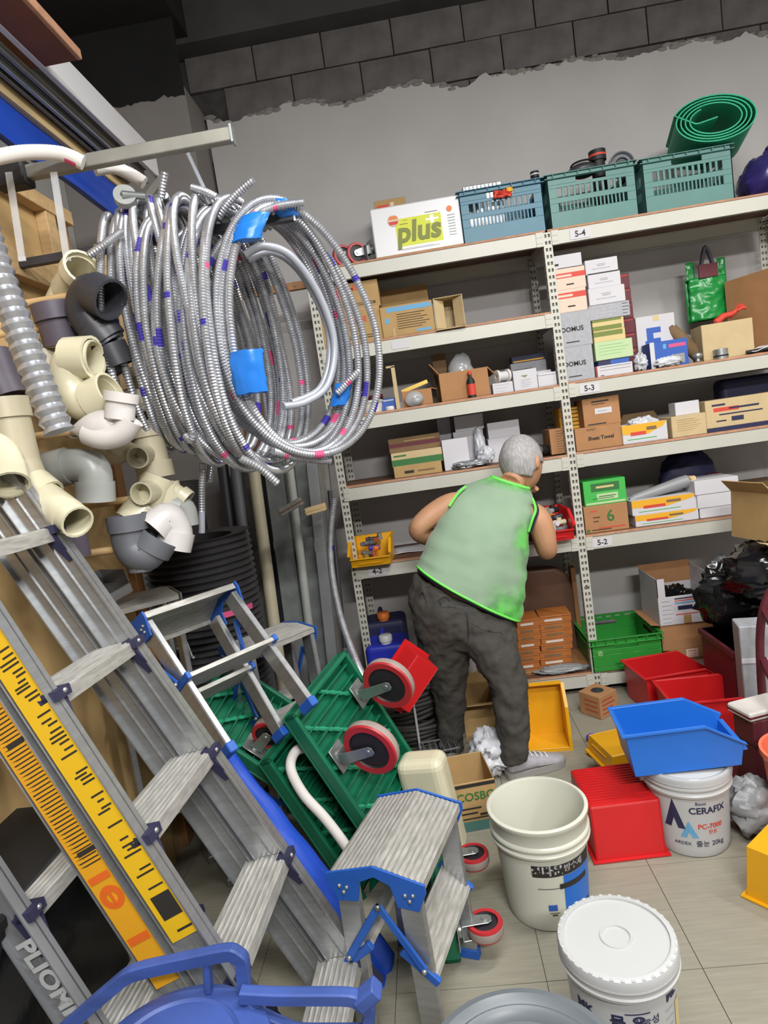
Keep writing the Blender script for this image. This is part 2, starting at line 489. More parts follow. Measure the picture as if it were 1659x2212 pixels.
# concrete beam under the ceiling and the pillar in the left corner
struct(MB().box((XL, YW - 0.12, 3.83), (XR, YW + 0.05, ZC)), 'trim_1', 'ceiling')
col = struct(MB().box((XL, YW - 0.3, 0), (-1.0, YW + 0.05, 3.52)), 'wall_pillar', 'pillar_shaded', bevel=0.004)
mb = MB(); rnd = random.Random(8)
pts = [(XL + 0.75 * k / 40, 3.475 + 0.02 * noise.noise((k * 0.31, 3, 1)) + 0.012 * noise.noise((k * 1.1, 7, 1))) for k in range(41)]
for k in range(40):
    (xa, za), (xb, zb) = pts[k], pts[k + 1]
    mb.add([(xa, YW - 0.304, za), (xb, YW - 0.304, zb), (xb, YW - 0.304, 3.9), (xa, YW - 0.304, 3.9)], [(0, 1, 2, 3)], 0)
mb.build('bare_patch', 'black_patch', col)
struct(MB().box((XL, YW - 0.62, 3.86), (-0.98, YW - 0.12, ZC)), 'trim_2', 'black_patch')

# ================================================================== the rack: two bays of slotted angle steel
YF, YBK = 3.402, 3.852
XA, XM, XC = -0.475, 0.747, 2.03
BH = 0.068                       # beam height
LEFT = [2.40, 2.005, 1.640, 1.280, 0.853, 0.105]
RIGHT = [2.40, 1.646, 1.285, 0.849, 0.105]
rack = thing('shelving_rack', 'cream slotted-angle steel rack with five or six brown board shelves along the back wall', 'rack', (XM, YF, 0))
def post(x, y, sx, sy):
    mb = MB(); w = 0.042; pitch = 0.0333; H = 2.43
    nrow = int(H / pitch)
    def flange(P):        # P(u,z) -> point ; u across 0..w ; slots left open
        us = [0, 0.008, 0.018, 0.025, 0.035, w]
        for i in range(nrow):
            z0 = i * pitch; za = z0 + 0.009; zb = z0 + 0.025; z1 = z0 + pitch
            for (a, b) in ((0, 1), (2, 3), (4, 5)):
                mb.add([P(us[a], z0), P(us[b], z0), P(us[b], z1), P(us[a], z1)], [(0, 1, 2, 3)])
            for (a, b) in ((1, 2), (3, 4)):
                mb.add([P(us[a], z0), P(us[b], z0), P(us[b], za), P(us[a], za)], [(0, 1, 2, 3)])
                mb.add([P(us[a], zb), P(us[b], zb), P(us[b], z1), P(us[a], z1)], [(0, 1, 2, 3)])
                e = 0.0045
                mb.add([P(us[a] + 0.001, za), P(us[b] - 0.001, za), P(us[b] - 0.001, zb - e), P(us[a] + 0.001, zb - e)], [(0, 1, 2, 3)], 1)
    flange(lambda u, z: (x + sx * u, y, z))
    flange(lambda u, z: (x, y + sy * u, z))
    return mb.build('post', ['rack_steel', 'rack_hole'], rack, True, solid=0.002)
for x, sx in ((XA, 1), (XM - 0.021, 1), (XC, -1)):
    post(x, YF - 0.003, sx, 1); post(x, YBK, sx, -1)
def beam(xa, xb, y, z, sgn):
    mb = MB()
    mb.box((xa, y, z - BH), (xb, y + sgn * 0.002, z))
    mb.box((xa, y, z - 0.002), (xb, y + sgn * 0.03, z))
    mb.box((xa, y, z - BH), (xb, y + sgn * 0.014, z - BH + 0.002))
    mb.build('beam', 'rack_steel', rack, True)
    if sgn > 0:
        for xe, s_ in ((xa, 1), (xb, -1)):
            cb = MB(); c0, c1 = sorted((xe, xe + s_ * 0.036))
            cb.box((c0, y - 0.0035, z - BH), (c1, y - 0.0005, z + 0.001))
            for i in range(2):
                for j in range(2):
                    cb.box((c0 + 0.005 + i * 0.015, y - 0.0055, z - BH + 0.014 + j * 0.028), (c0 + 0.015 + i * 0.015, y - 0.003, z - BH + 0.021 + j * 0.028))
            cb.build('beam_connector', 'rack_steel', rack, True, bevel=0.001)
def shelf(xa, xb, z):
    beam(xa + 0.02, xb - 0.02, YF - 0.006, z, 1)
    beam(xa + 0.02, xb - 0.02, YBK + 0.004, z, -1)
    for xx in (xa + 0.004, xb - 0.004):
        MB().box((xx - 0.002, YF + 0.03, z - 0.055), (xx + 0.002, YBK - 0.03, z - 0.004)).build('side_beam', 'rack_steel', rack, True)
    mb = MB().box((xa + 0.006, YF + 0.004, z + 0.0005), (xb - 0.006, YBK - 0.004, z + 0.0125))
    mb.mi = [0, 0, 1, 0, 0, 0]
    mb.build('shelf_board', ['shelf_board', 'board_edge'], rack, True)
for z in LEFT: shelf(XA, XM, z)
for z in RIGHT: shelf(XM, XC, z)
BT = 0.0125
# shelf number stickers
for s_, px, z, xx in (('5-4', 1252, 2.40, 0), ('4-4', 718, 2.40, 0), ('4-3', 778, 1.640, 0), ('5-3', 1272, 1.646, 0), ('4-2', 815, .853, 0), ('5-2', 1300, .849, 0)):
    x = XAT(px, YF, z - 0.03)
    o = MB().box((x - 0.05, YF - 0.0085, z - 0.058), (x + 0.05, YF - 0.0075, z - 0.012)).build('sticker', 'paper_white', rack, True)
    lettering(s_, 0.04, front(x, YF - 0.009, z - 0.035), 'print_black', rack, True, bold=0.0008)
x = XAT(865, YF, 1.97)
MB().box((x - 0.045, YF - 0.0085, 1.952), (x + 0.045, YF - 0.0075, 1.99)).build('sticker', 'paper_white', rack, True)
x = XM
for zz, t in ((0.62, 'ㅡ'), (0.585, '5')):
    lettering(t, 0.03, front(XM, YF - 0.0055, zz), 'print_black', rack, True, bold=0.0006)
# ================================================================== cartons and what stands on the shelves
def slot(px0, px1, pyt, zb, Yf):
    x0 = XAT(px0, Yf, zb); x1 = XAT(px1, Yf, zb)
    xm = (x0 + x1) / 2
    return x0, x1, ZAT(pyt, xm, Yf) - zb
def carton(label, px0, px1, pyt, zb, Yf, depth, mat, marks=(), texts=(), cat='box', group=None, tape=None, rz=0.0, name='carton',
           opened=False, flaps=(), inner='cardboard_in', bevel=0.002, base=None):
    x0, x1, h = slot(px0, px1, pyt, zb, Yf)
    w = x1 - x0; hd = depth / 2
    t = thing(name, label, cat, ((x0 + x1) / 2, Yf + hd, zb), rz, group)
    mb = MB(); e = 0.004
    if opened:
        for a, b in (((-w / 2, -hd, 0), (w / 2, hd, e)), ((-w / 2, -hd, e), (w / 2, -hd + e, h)), ((-w / 2, hd - e, e), (w / 2, hd, h)),
                     ((-w / 2, -hd + e, e), (-w / 2 + e, hd - e, h)), ((w / 2 - e, -hd + e, e), (w / 2, hd - e, h))):
            mb.box(a, b)
    else:
        mb.box((-w / 2, -hd, 0), (w / 2, hd, h))
    mb.build('body', mat, t, bevel=bevel)
    if base:
        MB().box((-w / 2 - .002, -hd - .002, 0), (w / 2 + .002, hd + .002, h * base[1])).build('base_tray', base[0], t)
    for side, L, ang in flaps:        # side f b l r ; length ; angle up from level
        fb = MB()
        if side in 'fb':
            s_ = -1 if side == 'f' else 1
            y0 = s_ * hd; dy = s_ * L * math.cos(ang); dz = L * math.sin(ang)
            for k in range(1):
                fb.add([(-w / 2 + .003, y0, h), (w / 2 - .003, y0, h), (w / 2 - .006, y0 + dy, h + dz), (-w / 2 + .006, y0 + dy, h + dz)], [(0, 1, 2, 3)])
        else:
            s_ = -1 if side == 'l' else 1
            x_ = s_ * w / 2; dx = s_ * L * math.cos(ang); dz = L * math.sin(ang)
            fb.add([(x_, -hd + .003, h), (x_, hd - .003, h), (x_ + dx, hd - .006, h + dz), (x_ + dx, -hd + .006, h + dz)], [(0, 1, 2, 3)])
        fb.build('flap', mat, t, solid=0.004)
    if tape:
        MB().box((-w / 2 + w * tape[0], -hd - 0.001, h * tape[1]), (-w / 2 + w * tape[2], -hd, h * tape[3])).build('tape', 'kraft_tape', t)
    if marks:
        pm = MB(); names = []
        for q_, (u0, v0, u1, v1, c) in enumerate(marks):
            if c not in names: names.append(c)
            k = names.index(c); d = 0.0008 + 0.00012 * q_
            a_, b_ = (-w / 2 + u0 * w, -hd - d, v0 * h), (-w / 2 + u1 * w, -hd + 0.001, v1 * h)
            if b_[0] - a_[0] > .012 and b_[2] - a_[2] > .007:
                MB().box(a_, b_).build('print_block', c, t)
            else: pm.box(a_, b_, k)
        if pm.f: pm.build('printing', names, t)['kind'] = 'stuff'
    for (u, v, size, txt, c) in texts:
        lettering(txt, size, front(-w / 2 + u * w, -hd - 0.0016, v * h), c, t, bold=0.0006)
    t['_w'] = w; t['_h'] = h
    return t
def lines(u0, u1, v0, v1, n, c, th=0.02):
    out = []
    for k in range(n):
        v = v0 + (v1 - v0) * k / max(n - 1, 1)
        out.append((u0, v - th / 2, u0 + (u1 - u0) * (0.75 + 0.25 * ((k * 7) % 5) / 4), v + th / 2, c))
    return out
ZT = 2.40 + BT
# ---- top shelf
# small carton behind, white "plus" carton
carton('small kraft carton with pink print peeping over the white yellow-printed carton', 828, 895, 430, ZT, 3.66, 0.15, 'cardboard',
       marks=[(.08, .84, .45, .93, 'print_red'), (.5, .86, .62, .95, 'peach')])
t = carton('white carton with lime square reading plus, on the top shelf', 813, 1006, 436, ZT, 3.43, 0.26, 'white_gloss', bevel=0.006, base=('cardboard', 0.035),
       marks=[(.26, .17, .77, .72, 'lime'), (.60, .60, .74, .64, 'white_gloss'), (.65, .54, .69, .70, 'white_gloss'), (.35, .67, .40, .68, 'lime_dark'),
              (.60, .755, .74, .765, 'print_navy'), (.30, .095, .72, .105, 'carton_grey'), (.30, .12, .66, .125, 'carton_grey'), (.31, .60, .40, .615, 'lime_dark')]
       + [(.84, .24 + .055 * k, .92, .255 + .055 * k, 'carton_grey') for k in range(8)])
w_, h_ = t['_w'], t['_h']
lettering('plus', 0.14, front(-w_ / 2 + .505 * w_, -0.1345, .43 * h_), 'lime_dark', t, shear=0.15, bold=0.004)
TL = front(-w_ / 2 + .245 * w_, -0.1335, .70 * h_)
mb = MB(); mb.add([(0.028 * math.cos(2 * PI * k / 24), 0.028 * math.sin(2 * PI * k / 24), 0) for k in range(24)], [tuple(range(24))], 0, False, TL)
mb.build('round_logo', 'peach', t)
MB().add([(-.026, .006, .0006), (.026, .006, .0006), (.017, .022, .0006), (-.017, .022, .0006)], [(0, 1, 2, 3)], 0, False, TL).build('logo_stripe', 'orange', t)
MB().add([(-.018, -.02, .0006), (.018, -.02, .0006), (.026, -.004, .0006), (-.026, -.004, .0006)], [(0, 1, 2, 3)], 0, False, TL).build('logo_stripe', 'print_red', t)
MB().disc((0, 0, 0), 0.014, 16, 0, front(-w_ / 2 + .87 * w_, -0.1335, .755 * h_)).build('small_logo', 'orange', t)
# ---- lattice crates
def crate(name, label, px0, px1, pyt, zb, Yf, depth, mat, rows, group=None, rim=0.02, cat='crate'):
    x0, x1, h = slot(px0, px1, pyt, zb, Yf)
    w = x1 - x0; hd = depth / 2; tk = 0.006
    t = thing(name, label, cat, ((x0 + x1) / 2, Yf + hd, zb), 0, group)
    tp = 0.012                        # taper towards the base
    MB().box((-w / 2 + tp, -hd + tp, 0), (w / 2 - tp, hd - tp, tk)).build('base', mat, t)
    def wall(T, L):
        mb = MB()
        # rows: list of (v0, v1, n slots) bands of open slots
        def strip(u0, u1, v0, v1):
            mb.box((u0, 0, v0 * h), (u1, tk, v1 * h), 0, T)
        v = 0.0
        for (v0, v1, n, fr) in rows:
            strip(-L / 2, L / 2, v, v0)
            m = (1 - fr) / 2 * L
            strip(-L / 2, -L / 2 + m, v0, v1); strip(L / 2 - m, L / 2, v0, v1)
            cw = (L - 2 * m) / n
            for k in range(1, n):
                u = -L / 2 + m + k * cw
                strip(u - cw * .22, u + cw * .22, v0, v1)
            v = v1
        strip(-L / 2, L / 2, v, 1.0)
        return mb
    for nm, T, L in (('front_panel', Matrix.Translation((0, -hd, 0)), w), ('back_panel', Matrix.Translation((0, hd, 0)) @ Matrix.Rotation(PI, 4, 'Z'), w),
                     ('side_panel', Matrix.Translation((-w / 2, 0, 0)) @ Matrix.Rotation(-PI / 2, 4, 'Z'), depth), ('side_panel', Matrix.Translation((w / 2, 0, 0)) @ Matrix.Rotation(PI / 2, 4, 'Z'), depth)):
        wall(T, L).build(nm, mat, t, bevel=0.001)
    mb = MB()
    for zz in (h - rim, h):
        o_ = 0.012
        mb.box((-w / 2 - o_, -hd - o_, zz - .004), (w / 2 + o_, -hd + .002, zz)); mb.box((-w / 2 - o_, hd - .002, zz - .004), (w / 2 + o_, hd + o_, zz))
        mb.box((-w / 2 - o_, -hd, zz - .004), (-w / 2 + .002, hd, zz)); mb.box((w / 2 - .002, -hd, zz - .004), (w / 2 + o_, hd, zz))
    for k in range(7):
        x = -w / 2 + w * (k + .5) / 7
        mb.box((x - .002, -hd - .011, h - rim), (x + .002, -hd, h))
    mb.build('rim', mat, t, bevel=0.001)
    t['_w'] = w; t['_h'] = h
    return t
RW = [(.30, .46, 18, .78), (.56, .74, 12, .78), (.80, .9, 1, .34)]
c1 = crate('plastic_crate', 'blue-teal lattice plastic crate beside the white carton on the top shelf', 1003, 1181, 400, ZT, 3.42, 0.36, 'crate_teal', RW, 'lattice crates on the top shelf')
c2 = crate('plastic_crate', 'sage green lattice crate holding dark lids and cups on the top shelf', 1192, 1381, 363, ZT, 3.42, 0.36, 'crate_sage', RW, 'lattice crates on the top shelf')
c3 = crate('plastic_crate', 'sage green lattice crate under the rolled green mat', 1396, 1588, 328, ZT, 3.42, 0.36, 'crate_sage', RW, 'lattice crates on the top shelf')
def at_shelf(px, py, Y): return W(px, py, Y)
# things in the crates
zc = ZT + c1['_h']
p = W(1040, 398, 3.52)
t = thing('foil_packet', 'crinkled silver foil box sticking out of the blue-teal crate', 'packet', (p.x, 3.55, ZT + 0.01), 0.05)
MB().box((-.10, -.03, 0), (.10, .03, zc - ZT + .045)).build('body', 'silver_foil', t, bevel=0.004)
mb = MB()
for k in range(9): mb.box((-.09 + k * .02, -.0315, .16), (-.082 + k * .02, -.03, zc - ZT + .04))
mb.build('crease', 'galvanised', t)
MB().box((-.10, -.032, zc - ZT + .012), (.10, -.029, zc - ZT + .02)).build('seam', 'white_gloss', t)
def cap_thing(label, px, py, Y, r, hgt, mat, mat2, cat='cap', zrest=ZT + 0.008):
    q = W(px, py, Y)
    t = thing('lidded_jar' if cat == 'jar' else 'drinking_cup', label, cat, (q.x, Y, zrest))
    H = q.z - zrest + hgt / 2
    MB().lathe([(0, 0), (r * .8, 0), (r * .8, H - hgt), (r, H - hgt), (r, H), (r * .8, H), (r * .75, H - .012), (0, H - .012)], 20).build('body', mat, t)
    MB().lathe([(r * 1.02, H - hgt * .6), (r * 1.05, H - hgt * .5), (r * 1.02, H - hgt * .4)], 20).build('ring', mat2, t)
    return t
cap_thing('small black jar with white rim poking out of the blue-teal crate', 1155, 378, 3.55, .022, .03, 'rubber_black', 'white_gloss', 'jar')
cap_thing('black cup with silver and red rings in the middle lattice crate', 1290, 338, 3.52, .042, .05, 'rubber_black', 'print_red', 'cup')
q = W(1340, 345, 3.56)
t = thing('grey_disc', 'round dark grey plastic lid standing on edge in the middle crate', 'lid', (q.x, 3.56, ZT + .01))
hh = q.z - ZT - .01
T_ = Matrix.Translation((0, 0, hh - .03)) @ Matrix.Rotation(PI / 2, 4, 'X')
MB().lathe([(0, -.012), (.055, -.012), (.065, 0), (.065, .02), (.058, .022), (.052, .01), (0, .008)], 28, 0, T_).build('disc', 'pvc_grey', t)
MB().lathe([(.0, .012), (.03, .012), (.034, .02)], 20, 0, T_).build('boss', 'pvc_dark', t)
q = W(1258, 360, 3.5)
t = thing('black_dish', 'dark oval rubber dish lying in the middle crate', 'dish', (q.x, 3.5, ZT + .01))
hh = q.z - ZT - .01
MB().ball((0, 0, hh - .02), (.075, .06, .035), 12).build('dish', 'pvc_dark', t)
MB().lathe([(.05, hh + .008), (.055, hh + .016), (.06, hh + .008)], 20).build('lip', 'rubber_black', t)
t = thing('red_rag', 'crumpled red and yellow rag caught in the blue-teal crate rim', 'rag', W(1085, 418, 3.405))
MB().grid(lambda u, v: Vector((-.045 + .09 * u, -.006 + .02 * noise.noise((u * 4, v * 4, 1)), -.02 + .035 * v + .012 * noise.noise((u * 5, v * 5, 2)))), 10, 6).build('cloth', 'print_red', t, solid=.003)
MB().grid(lambda u, v: Vector((.02 + .03 * u, -.012 + .01 * noise.noise((u * 4, v * 4, 3)), .0 + .02 * v)), 6, 5).build('label_tag', 'carton_yellow', t, solid=.002)
# rolled green mat on the right crate
ctr = W(1525, 262, 3.52); zc3 = ZT + c3['_h']
t = thing('rolled_mat', 'rolled-up green woven mat lying on the right top-shelf crate', 'mat', (ctr.x, 3.52, zc3 + .002))
mb = MB(); prof = []
turns = 4.1; N = 140
for k in range(N + 1):
    a = turns * 2 * PI * k / N
    r = 0.060 + 0.0115 * a / (2 * PI) 
    prof.append((1.75 * r * math.cos(a + 2.2), 1.02 * r * math.sin(a + 2.2)))
lastx, lasty = prof[-1]
low = min(y for _, y in prof)
for k in range(1, 13): prof.append((lastx + .016 * k * 1.0, lasty + (low - lasty) * 0.35 * min(1, k / 6) + .004 * max(0, k - 7)))
L = 0.36
def sheet(pr, y0, y1, th):
    rings = []
    inn = []
    for i, (x, z) in enumerate(pr):
        a = pr[max(i - 1, 0)]; b = pr[min(i + 1, len(pr) - 1)]
        d = Vector((b[0] - a[0], b[1] - a[1])).normalized(); nrm = Vector((-d.y, d.x)) * th / 2
        z2 = z - low + .004
        rings.append([Vector((x + nrm.x, y0, z2 + nrm.y)), Vector((x - nrm.x, y0, z2 - nrm.y)), Vector((x - nrm.x, y1, z2 - nrm.y)), Vector((x + nrm.x, y1, z2 + nrm.y))])
    return rings
RT = Matrix.Rotation(R(9), 4, 'Y') @ Matrix.Rotation(R(-14), 4, 'Z')
rings = [[RT @ p for p in r] for r in sheet(prof, -.12, L - .12, .006)]
zmin = min(p.z for r in rings for p in r)
rings = [[p - Vector((0, 0, zmin)) for p in r] for r in rings]
MB().loft(rings, 0, False).build('mat_sheet', 'mat_green', t)
# violet-black bag at the right end of the top shelf
def lump(name, label, cat, c, rad, mat, amp=0.15, freq=6.0, seed=0, tie=None, group=None, n=26):
    t = thing(name, label, cat, (c[0], c[1], c[2]), 0, group)
    rings = []
    for i in range(1, n):
        a = PI * i / n; ring = []
        for k in range(n + 6):
            b = 2 * PI * k / (n + 6)
            d = Vector((math.sin(a) * math.cos(b), math.sin(a) * math.sin(b), -math.cos(a)))
            k_ = 1 + amp * noise.noise(d * freq * 0.35 + Vector((seed, 0, 0))) + amp * .6 * noise.noise(d * freq + Vector((seed, 5, 0))) + amp * .35 * noise.noise(d * freq * 2.3 + Vector((0, seed, 0)))
            p = Vector((d.x * rad[0] * k_, d.y * rad[1] * k_, d.z * rad[2] * k_ + rad[2]))
            p.z = max(p.z, 0.0) if p.z < rad[2] * .3 else p.z
            ring.append(p)
        rings.append(ring)
    MB().loft(rings, 0, True).build('bag_body', mat, t)
    if tie:
        z = rad[2] * 2
        MB().tube(bez([(0, 0, z * .93), (.01, 0, z * 1.02), (.03, .01, z * 1.1)], 6), [.03] * 6 + [.012] * 2 + [.03] * 5, 8).build('knot', mat, t)
    return t
lump('plastic_bag', 'shiny violet-black plastic bag at the right end of the top shelf', 'bag', (XAT(1668, 3.6, ZT + .05), 3.62, ZT), (.14, .14, .12), 'bag_violet', .14, 6, 2, True)

# ---- casters (used on the top shelf and on the platform trolleys)
def caster_parts(t, r=0.062, w=0.034, parent_T=None):
    """wheel axis along x, wheel centre at origin, plate above (+z)"""
    T = parent_T or Matrix.Identity(4)
    RX = T @ Matrix.Rotation(PI / 2, 4, 'Y')
    mb = MB(); mb.lathe([(r * .74, -w / 2), (r * .95, -w / 2), (r, -w / 2 + .006), (r, w / 2 - .006), (r * .95, w / 2), (r * .74, w / 2), (r * .74, -w / 2)], 36, 0, RX, mis=[0, 0, 1, 0, 0, 0])
    mb.build('tyre', ['wheel_red', 'wheel_tread'], t, fix=True)
    MB().lathe([(0, -w * .36), (r * .28, -w * .4), (r * .70, -w * .3), (r * .745, -w * .45), (r * .745, w * .45), (r * .70, w * .3), (r * .28, w * .4), (0, w * .36)], 32, 0, RX).build('hub', 'wheel_hub', t, fix=True)
    mb = MB(); pz = r * 1.28
    for s_ in (-1, 1):
        x = s_ * (w / 2 + .005)
        poly = [(-.022, pz), (.022, pz), (.017, -.01), (.009, -.02), (-.009, -.02), (-.017, -.01)]
        TT = T @ basis((0, 1, 0), (0, 0, 1), (1, 0, 0))
        mb.prism(poly, x - .0015, x + .0015, 0, TT)
    mb.box((-w / 2 - .0065, -.024, pz - .002), (w / 2 + .0065, .024, pz + .002), 0, T)
    mb.build('fork', 'zinc', t, bevel=.001)
    MB().lathe([(.0, -w / 2 - .011), (.008, -w / 2 - .011), (.009, -w / 2 - .006), (.009, w / 2 + .006), (.008, w / 2 + .011), (0, w / 2 + .011)], 10, 0, RX).build('axle', 'zinc', t)
    MB().lathe([(0, pz + .002), (.022, pz + .002), (.022, pz + .012), (0, pz + .012)], 16, 0, T).box((-.035, -.045, pz + .012), (.035, .045, pz + .016), 0, T).build('plate', 'zinc', t, bevel=.001)
for px, rz, lb in ((741, R(62), 'red-tyred caster at the left end of the top shelf'), (771, R(66), 'red-tyred caster standing next to the white carton on the top shelf')):
    t = thing('caster_wheel', lb, 'caster', (XAT(px, 3.47, ZT + .05), 3.47, ZT), Matrix.Rotation(-rz + R(90) * 0, 4, 'Z'), 'loose casters on the top shelf')
    caster_parts(t, .056, .03, Matrix.Translation((0, 0, .056)) @ Matrix.Rotation(R(-78), 4, 'X'))
q = W(800, 545, 3.5)
t = thing('grey_bracket', 'dull grey folded steel bracket beside the red casters', 'bracket', (XAT(797, 3.47, ZT), 3.47, ZT), .5)
MB().box((-.018, -.03, 0), (.018, .03, .004)).box((-.018, -.03, 0), (-.014, .03, .085)).box((-.018, .026, 0), (.018, .03, .07)).build('plate', 'pvc_grey', t)
MB().lathe([(0, 0), (.008, 0), (.008, .01), (0, .01)], 8, 0, Matrix.Translation((0, -.005, .004))).build('bolt', 'zinc', t)

# ---- left bay, second shelf from top
Z1 = 2.005 + BT
mk = [(.42, .13, .93, .22, 'print_black'), (.46, .155, .9, .195, 'cardboard')] + lines(.42, .6, .42, .5, 2, 'print_black', .012)
carton('lower of two kraft cartons with red lettering behind the hoses', 692, 829, 671, Z1, 3.44, 0.3, 'cardboard', mk, [(.62, .68, .036, 'OMINE', 'print_red')], tape=(0, .96, 1, 1.0), group='red-lettered cartons')
x0, x1, h1 = slot(692, 829, 671, Z1, 3.44)
carton('upper of two kraft cartons with red lettering behind the hoses', 686, 822, 613, Z1 + h1, 3.445, 0.29, 'cardboard', mk, [(.62, .78, .034, 'OMINE', 'print_red')], group='red-lettered cartons')
carton('open kraft carton with blue print and lid flap raised', 829, 941, 656, Z1, 3.43, 0.27, 'cardboard', opened=True, tape=(.2, 0, .24, .3),
       marks=[(.12, .80, .97, .95, 'print_blue'), (.65, .08, .93, .16, 'print_blue'), (.07, .45, .16, .62, 'print_blue')] + lines(.3, .92, .25, .7, 7, 'print_black', .018),
       flaps=(('b', .14, R(85)), ('l', .10, R(-60))))
x0, x1, h2 = slot(945, 1008, 640, Z1, 3.42)
t = thing('small_open_box', 'small kraft box lying on its side with open front', 'box', ((x0 + x1) / 2, 3.49, Z1 + .001), R(-3))
w = x1 - x0; e = .003
mb = MB().box((-w / 2, -.07, 0), (w / 2, .07, e)).box((-w / 2, -.07, h2 - e), (w / 2, .07, h2)).box((-w / 2, -.07, e), (-w / 2 + e, .07, h2 - e)).box((w / 2 - e, -.07, e), (w / 2, .07, h2 - e)).box((-w / 2, .07 - e, 0), (w / 2, .07, h2))
mb.build('body', 'cardboard_pale', t)
MB().add([(-w / 2, -.07, .002), (w / 2, -.07, .002), (w / 2, -.115, -.008), (-w / 2, -.115, -.008)], [(0, 1, 2, 3)]).build('flap', 'cardboard_pale', t, solid=.003)
MB().add([(-w / 2 + .004, -.068, .006), (-w / 2 + .004, -.068, h2 - .006), (-w / 2 + .05, -.02, h2 - .01), (-w / 2 + .05, -.02, .01)], [(0, 1, 2, 3)]).build('flap', 'cardboard_pale', t, solid=.003)
MB().add([(w / 2 - .004, -.068, .006), (w / 2 - .004, -.068, h2 - .006), (w / 2 - .05, -.02, h2 - .01), (w / 2 - .05, -.02, .01)], [(0, 1, 2, 3)]).build('flap', 'cardboard_pale', t, solid=.003)

# ---- left bay, third shelf (4-3)
Z2 = 1.640 + BT
carton('big open kraft carton at the middle of shelf 4-3', 955, 1060, 800, Z2, 3.44, 0.24, 'cardboard_tan', opened=True, flaps=(('l', .07, R(55)), ('r', .05, R(-50))))
# odds and ends inside it
t = thing('clear_bag', 'clouded clear plastic bag of parts in the open carton', 'bag', (XAT(1005, 3.56, Z2), 3.56, Z2 + .006)); 
lumpT = t
mb = MB(); rings = []
for i in range(1, 14):
    a = PI * i / 14
    rings.append([Vector((.07 * math.sin(a) * math.cos(b) * (1 + .3 * noise.noise((i * .5, b, 0))), .05 * math.sin(a) * math.sin(b), .12 - .12 * math.cos(a) * (1 + .15 * noise.noise((b, i * .6, 3))))) for b in [2 * PI * k / 16 for k in range(16)]])
mb.loft(rings).build('bag_body', 'clear_plastic', t)
MB().ball((0, 0, .1), (.045, .035, .06), 8).build('contents', 'carton_olive_grey', t)
t = carton('narrow kraft divider card standing behind the bottle carton', 946, 975, 765, Z2, 3.62, .03, 'cardboard_dark')
def bottle(label, px, pyb, Y, r, H, body, lab, cap, zb, cat='bottle'):
    t = thing('bottle', label, cat, (XAT(px, Y, zb), Y, zb))
    MB().lathe([(0, 0), (r, 0), (r, H * .62), (r * .9, H * .68), (r * .42, H * .8), (r * .4, H * .9)], 20).build('body', body, t)
    MB().lathe([(r * 1.02, H * .1), (r * 1.02, H * .52)], 20).build('paper_label', lab, t)
    MB().lathe([(r * .5, H * .88), (r * .5, H), (0, H)], 16).build('cap', cap, t)
    return t
bottle('slim dark bottle with red label and red cap on shelf 4-3', 1021, 0, 3.425, .021, .135, 'rubber_black', 'print_red', 'print_red', Z2)
carton('small open kraft box of metal oddments on shelf 4-3', 872, 936, 842, Z2, 3.46, .16, 'cardboard_tan', opened=True, flaps=(('r', .03, R(-20)),))
t = thing('glass_bowl', 'crinkled clear bag of fittings before the small open box', 'bag', (XAT(897, 3.43, Z2), 3.43, Z2))
MB().ball((0, 0, .04), (.05, .03, .04), 12).build('bag_body', 'clear_plastic', t)
MB().ball((0.01, .002, .03), (.03, .02, .022), 8).build('contents', 'zinc', t)
t = thing('folding_rule', 'yellow folded wooden rule across the small open box', 'rule', (XAT(895, 3.47, Z2 + .1), 3.47, Z2 + .1), Matrix.Rotation(R(-14), 4, 'Y'))
for k in range(3): MB().box((-.07, -.008 + k * .008, -.006 + k * .004), (.075, -.002 + k * .008, .006 + k * .004)).build('blade', 'brass', t)
t = thing('paper_strap', 'upright pale folded card strip on shelf 4-3', 'card', (XAT(861, 3.43, Z2), 3.43, Z2))
MB().box((-.01, -.001, 0), (.01, .001, .22)).box((-.035, -.001, .215), (.01, .001, .225)).build('strip', 'cardboard_pale', t)
t = thing('plastic_tub', 'frosted translucent food tub on shelf 4-3', 'tub', (XAT(805, 3.43, Z2), 3.45, Z2))
MB().lathe([(0, 0), (.05, 0), (.058, .055), (.062, .055), (.062, .062), (.05, .066), (0, .066)], 28).build('body', 'foam_white', t)
MB().lathe([(.063, .05), (.065, .056), (.063, .062)], 28).build('lid_rim', 'clear_plastic', t)
carton('small blue cardboard box beside the frosted tub', 826, 857, 861, Z2, 3.47, .1, 'carton_blue', [(.1, .8, .9, .9, 'paper_white')])
t = thing('terracotta_cap', 'rust-coloured plastic cap behind the frosted tub', 'cap', (XAT(772, 3.48, Z2), 3.48, Z2))
MB().lathe([(0, 0), (.035, 0), (.038, .03), (.03, .042), (0, .045)], 20).build('body', 'terracotta', t)
MB().lathe([(.0385, .01), (.041, .015), (.0385, .02)], 20).build('grip_ring', 'orange', t)
t = thing('jar_lid', 'small white jar lid on the front edge of shelf 4-3', 'lid', (XAT(843, 3.42, Z2), 3.425, Z2))
MB().lathe([(0, 0), (.022, 0), (.022, .016), (.019, .02), (0, .02)], 18).build('body', 'white_gloss', t)
MB().lathe([(.0222, .003), (.0235, .008), (.0222, .013)], 18).build('grip_ring', 'foam_white', t)
t = thing('dark_jar', 'dark glass jar with maroon lid at the back of shelf 4-3', 'jar', (XAT(815, 3.62, Z2), 3.62, Z2))
MB().lathe([(0, 0), (.05, 0), (.05, .07), (.04, .08)], 24).build('body', 'rubber_black', t); MB().lathe([(.045, .08), (.045, .1), (0, .1)], 24).build('lid', 'carton_maroon', t)
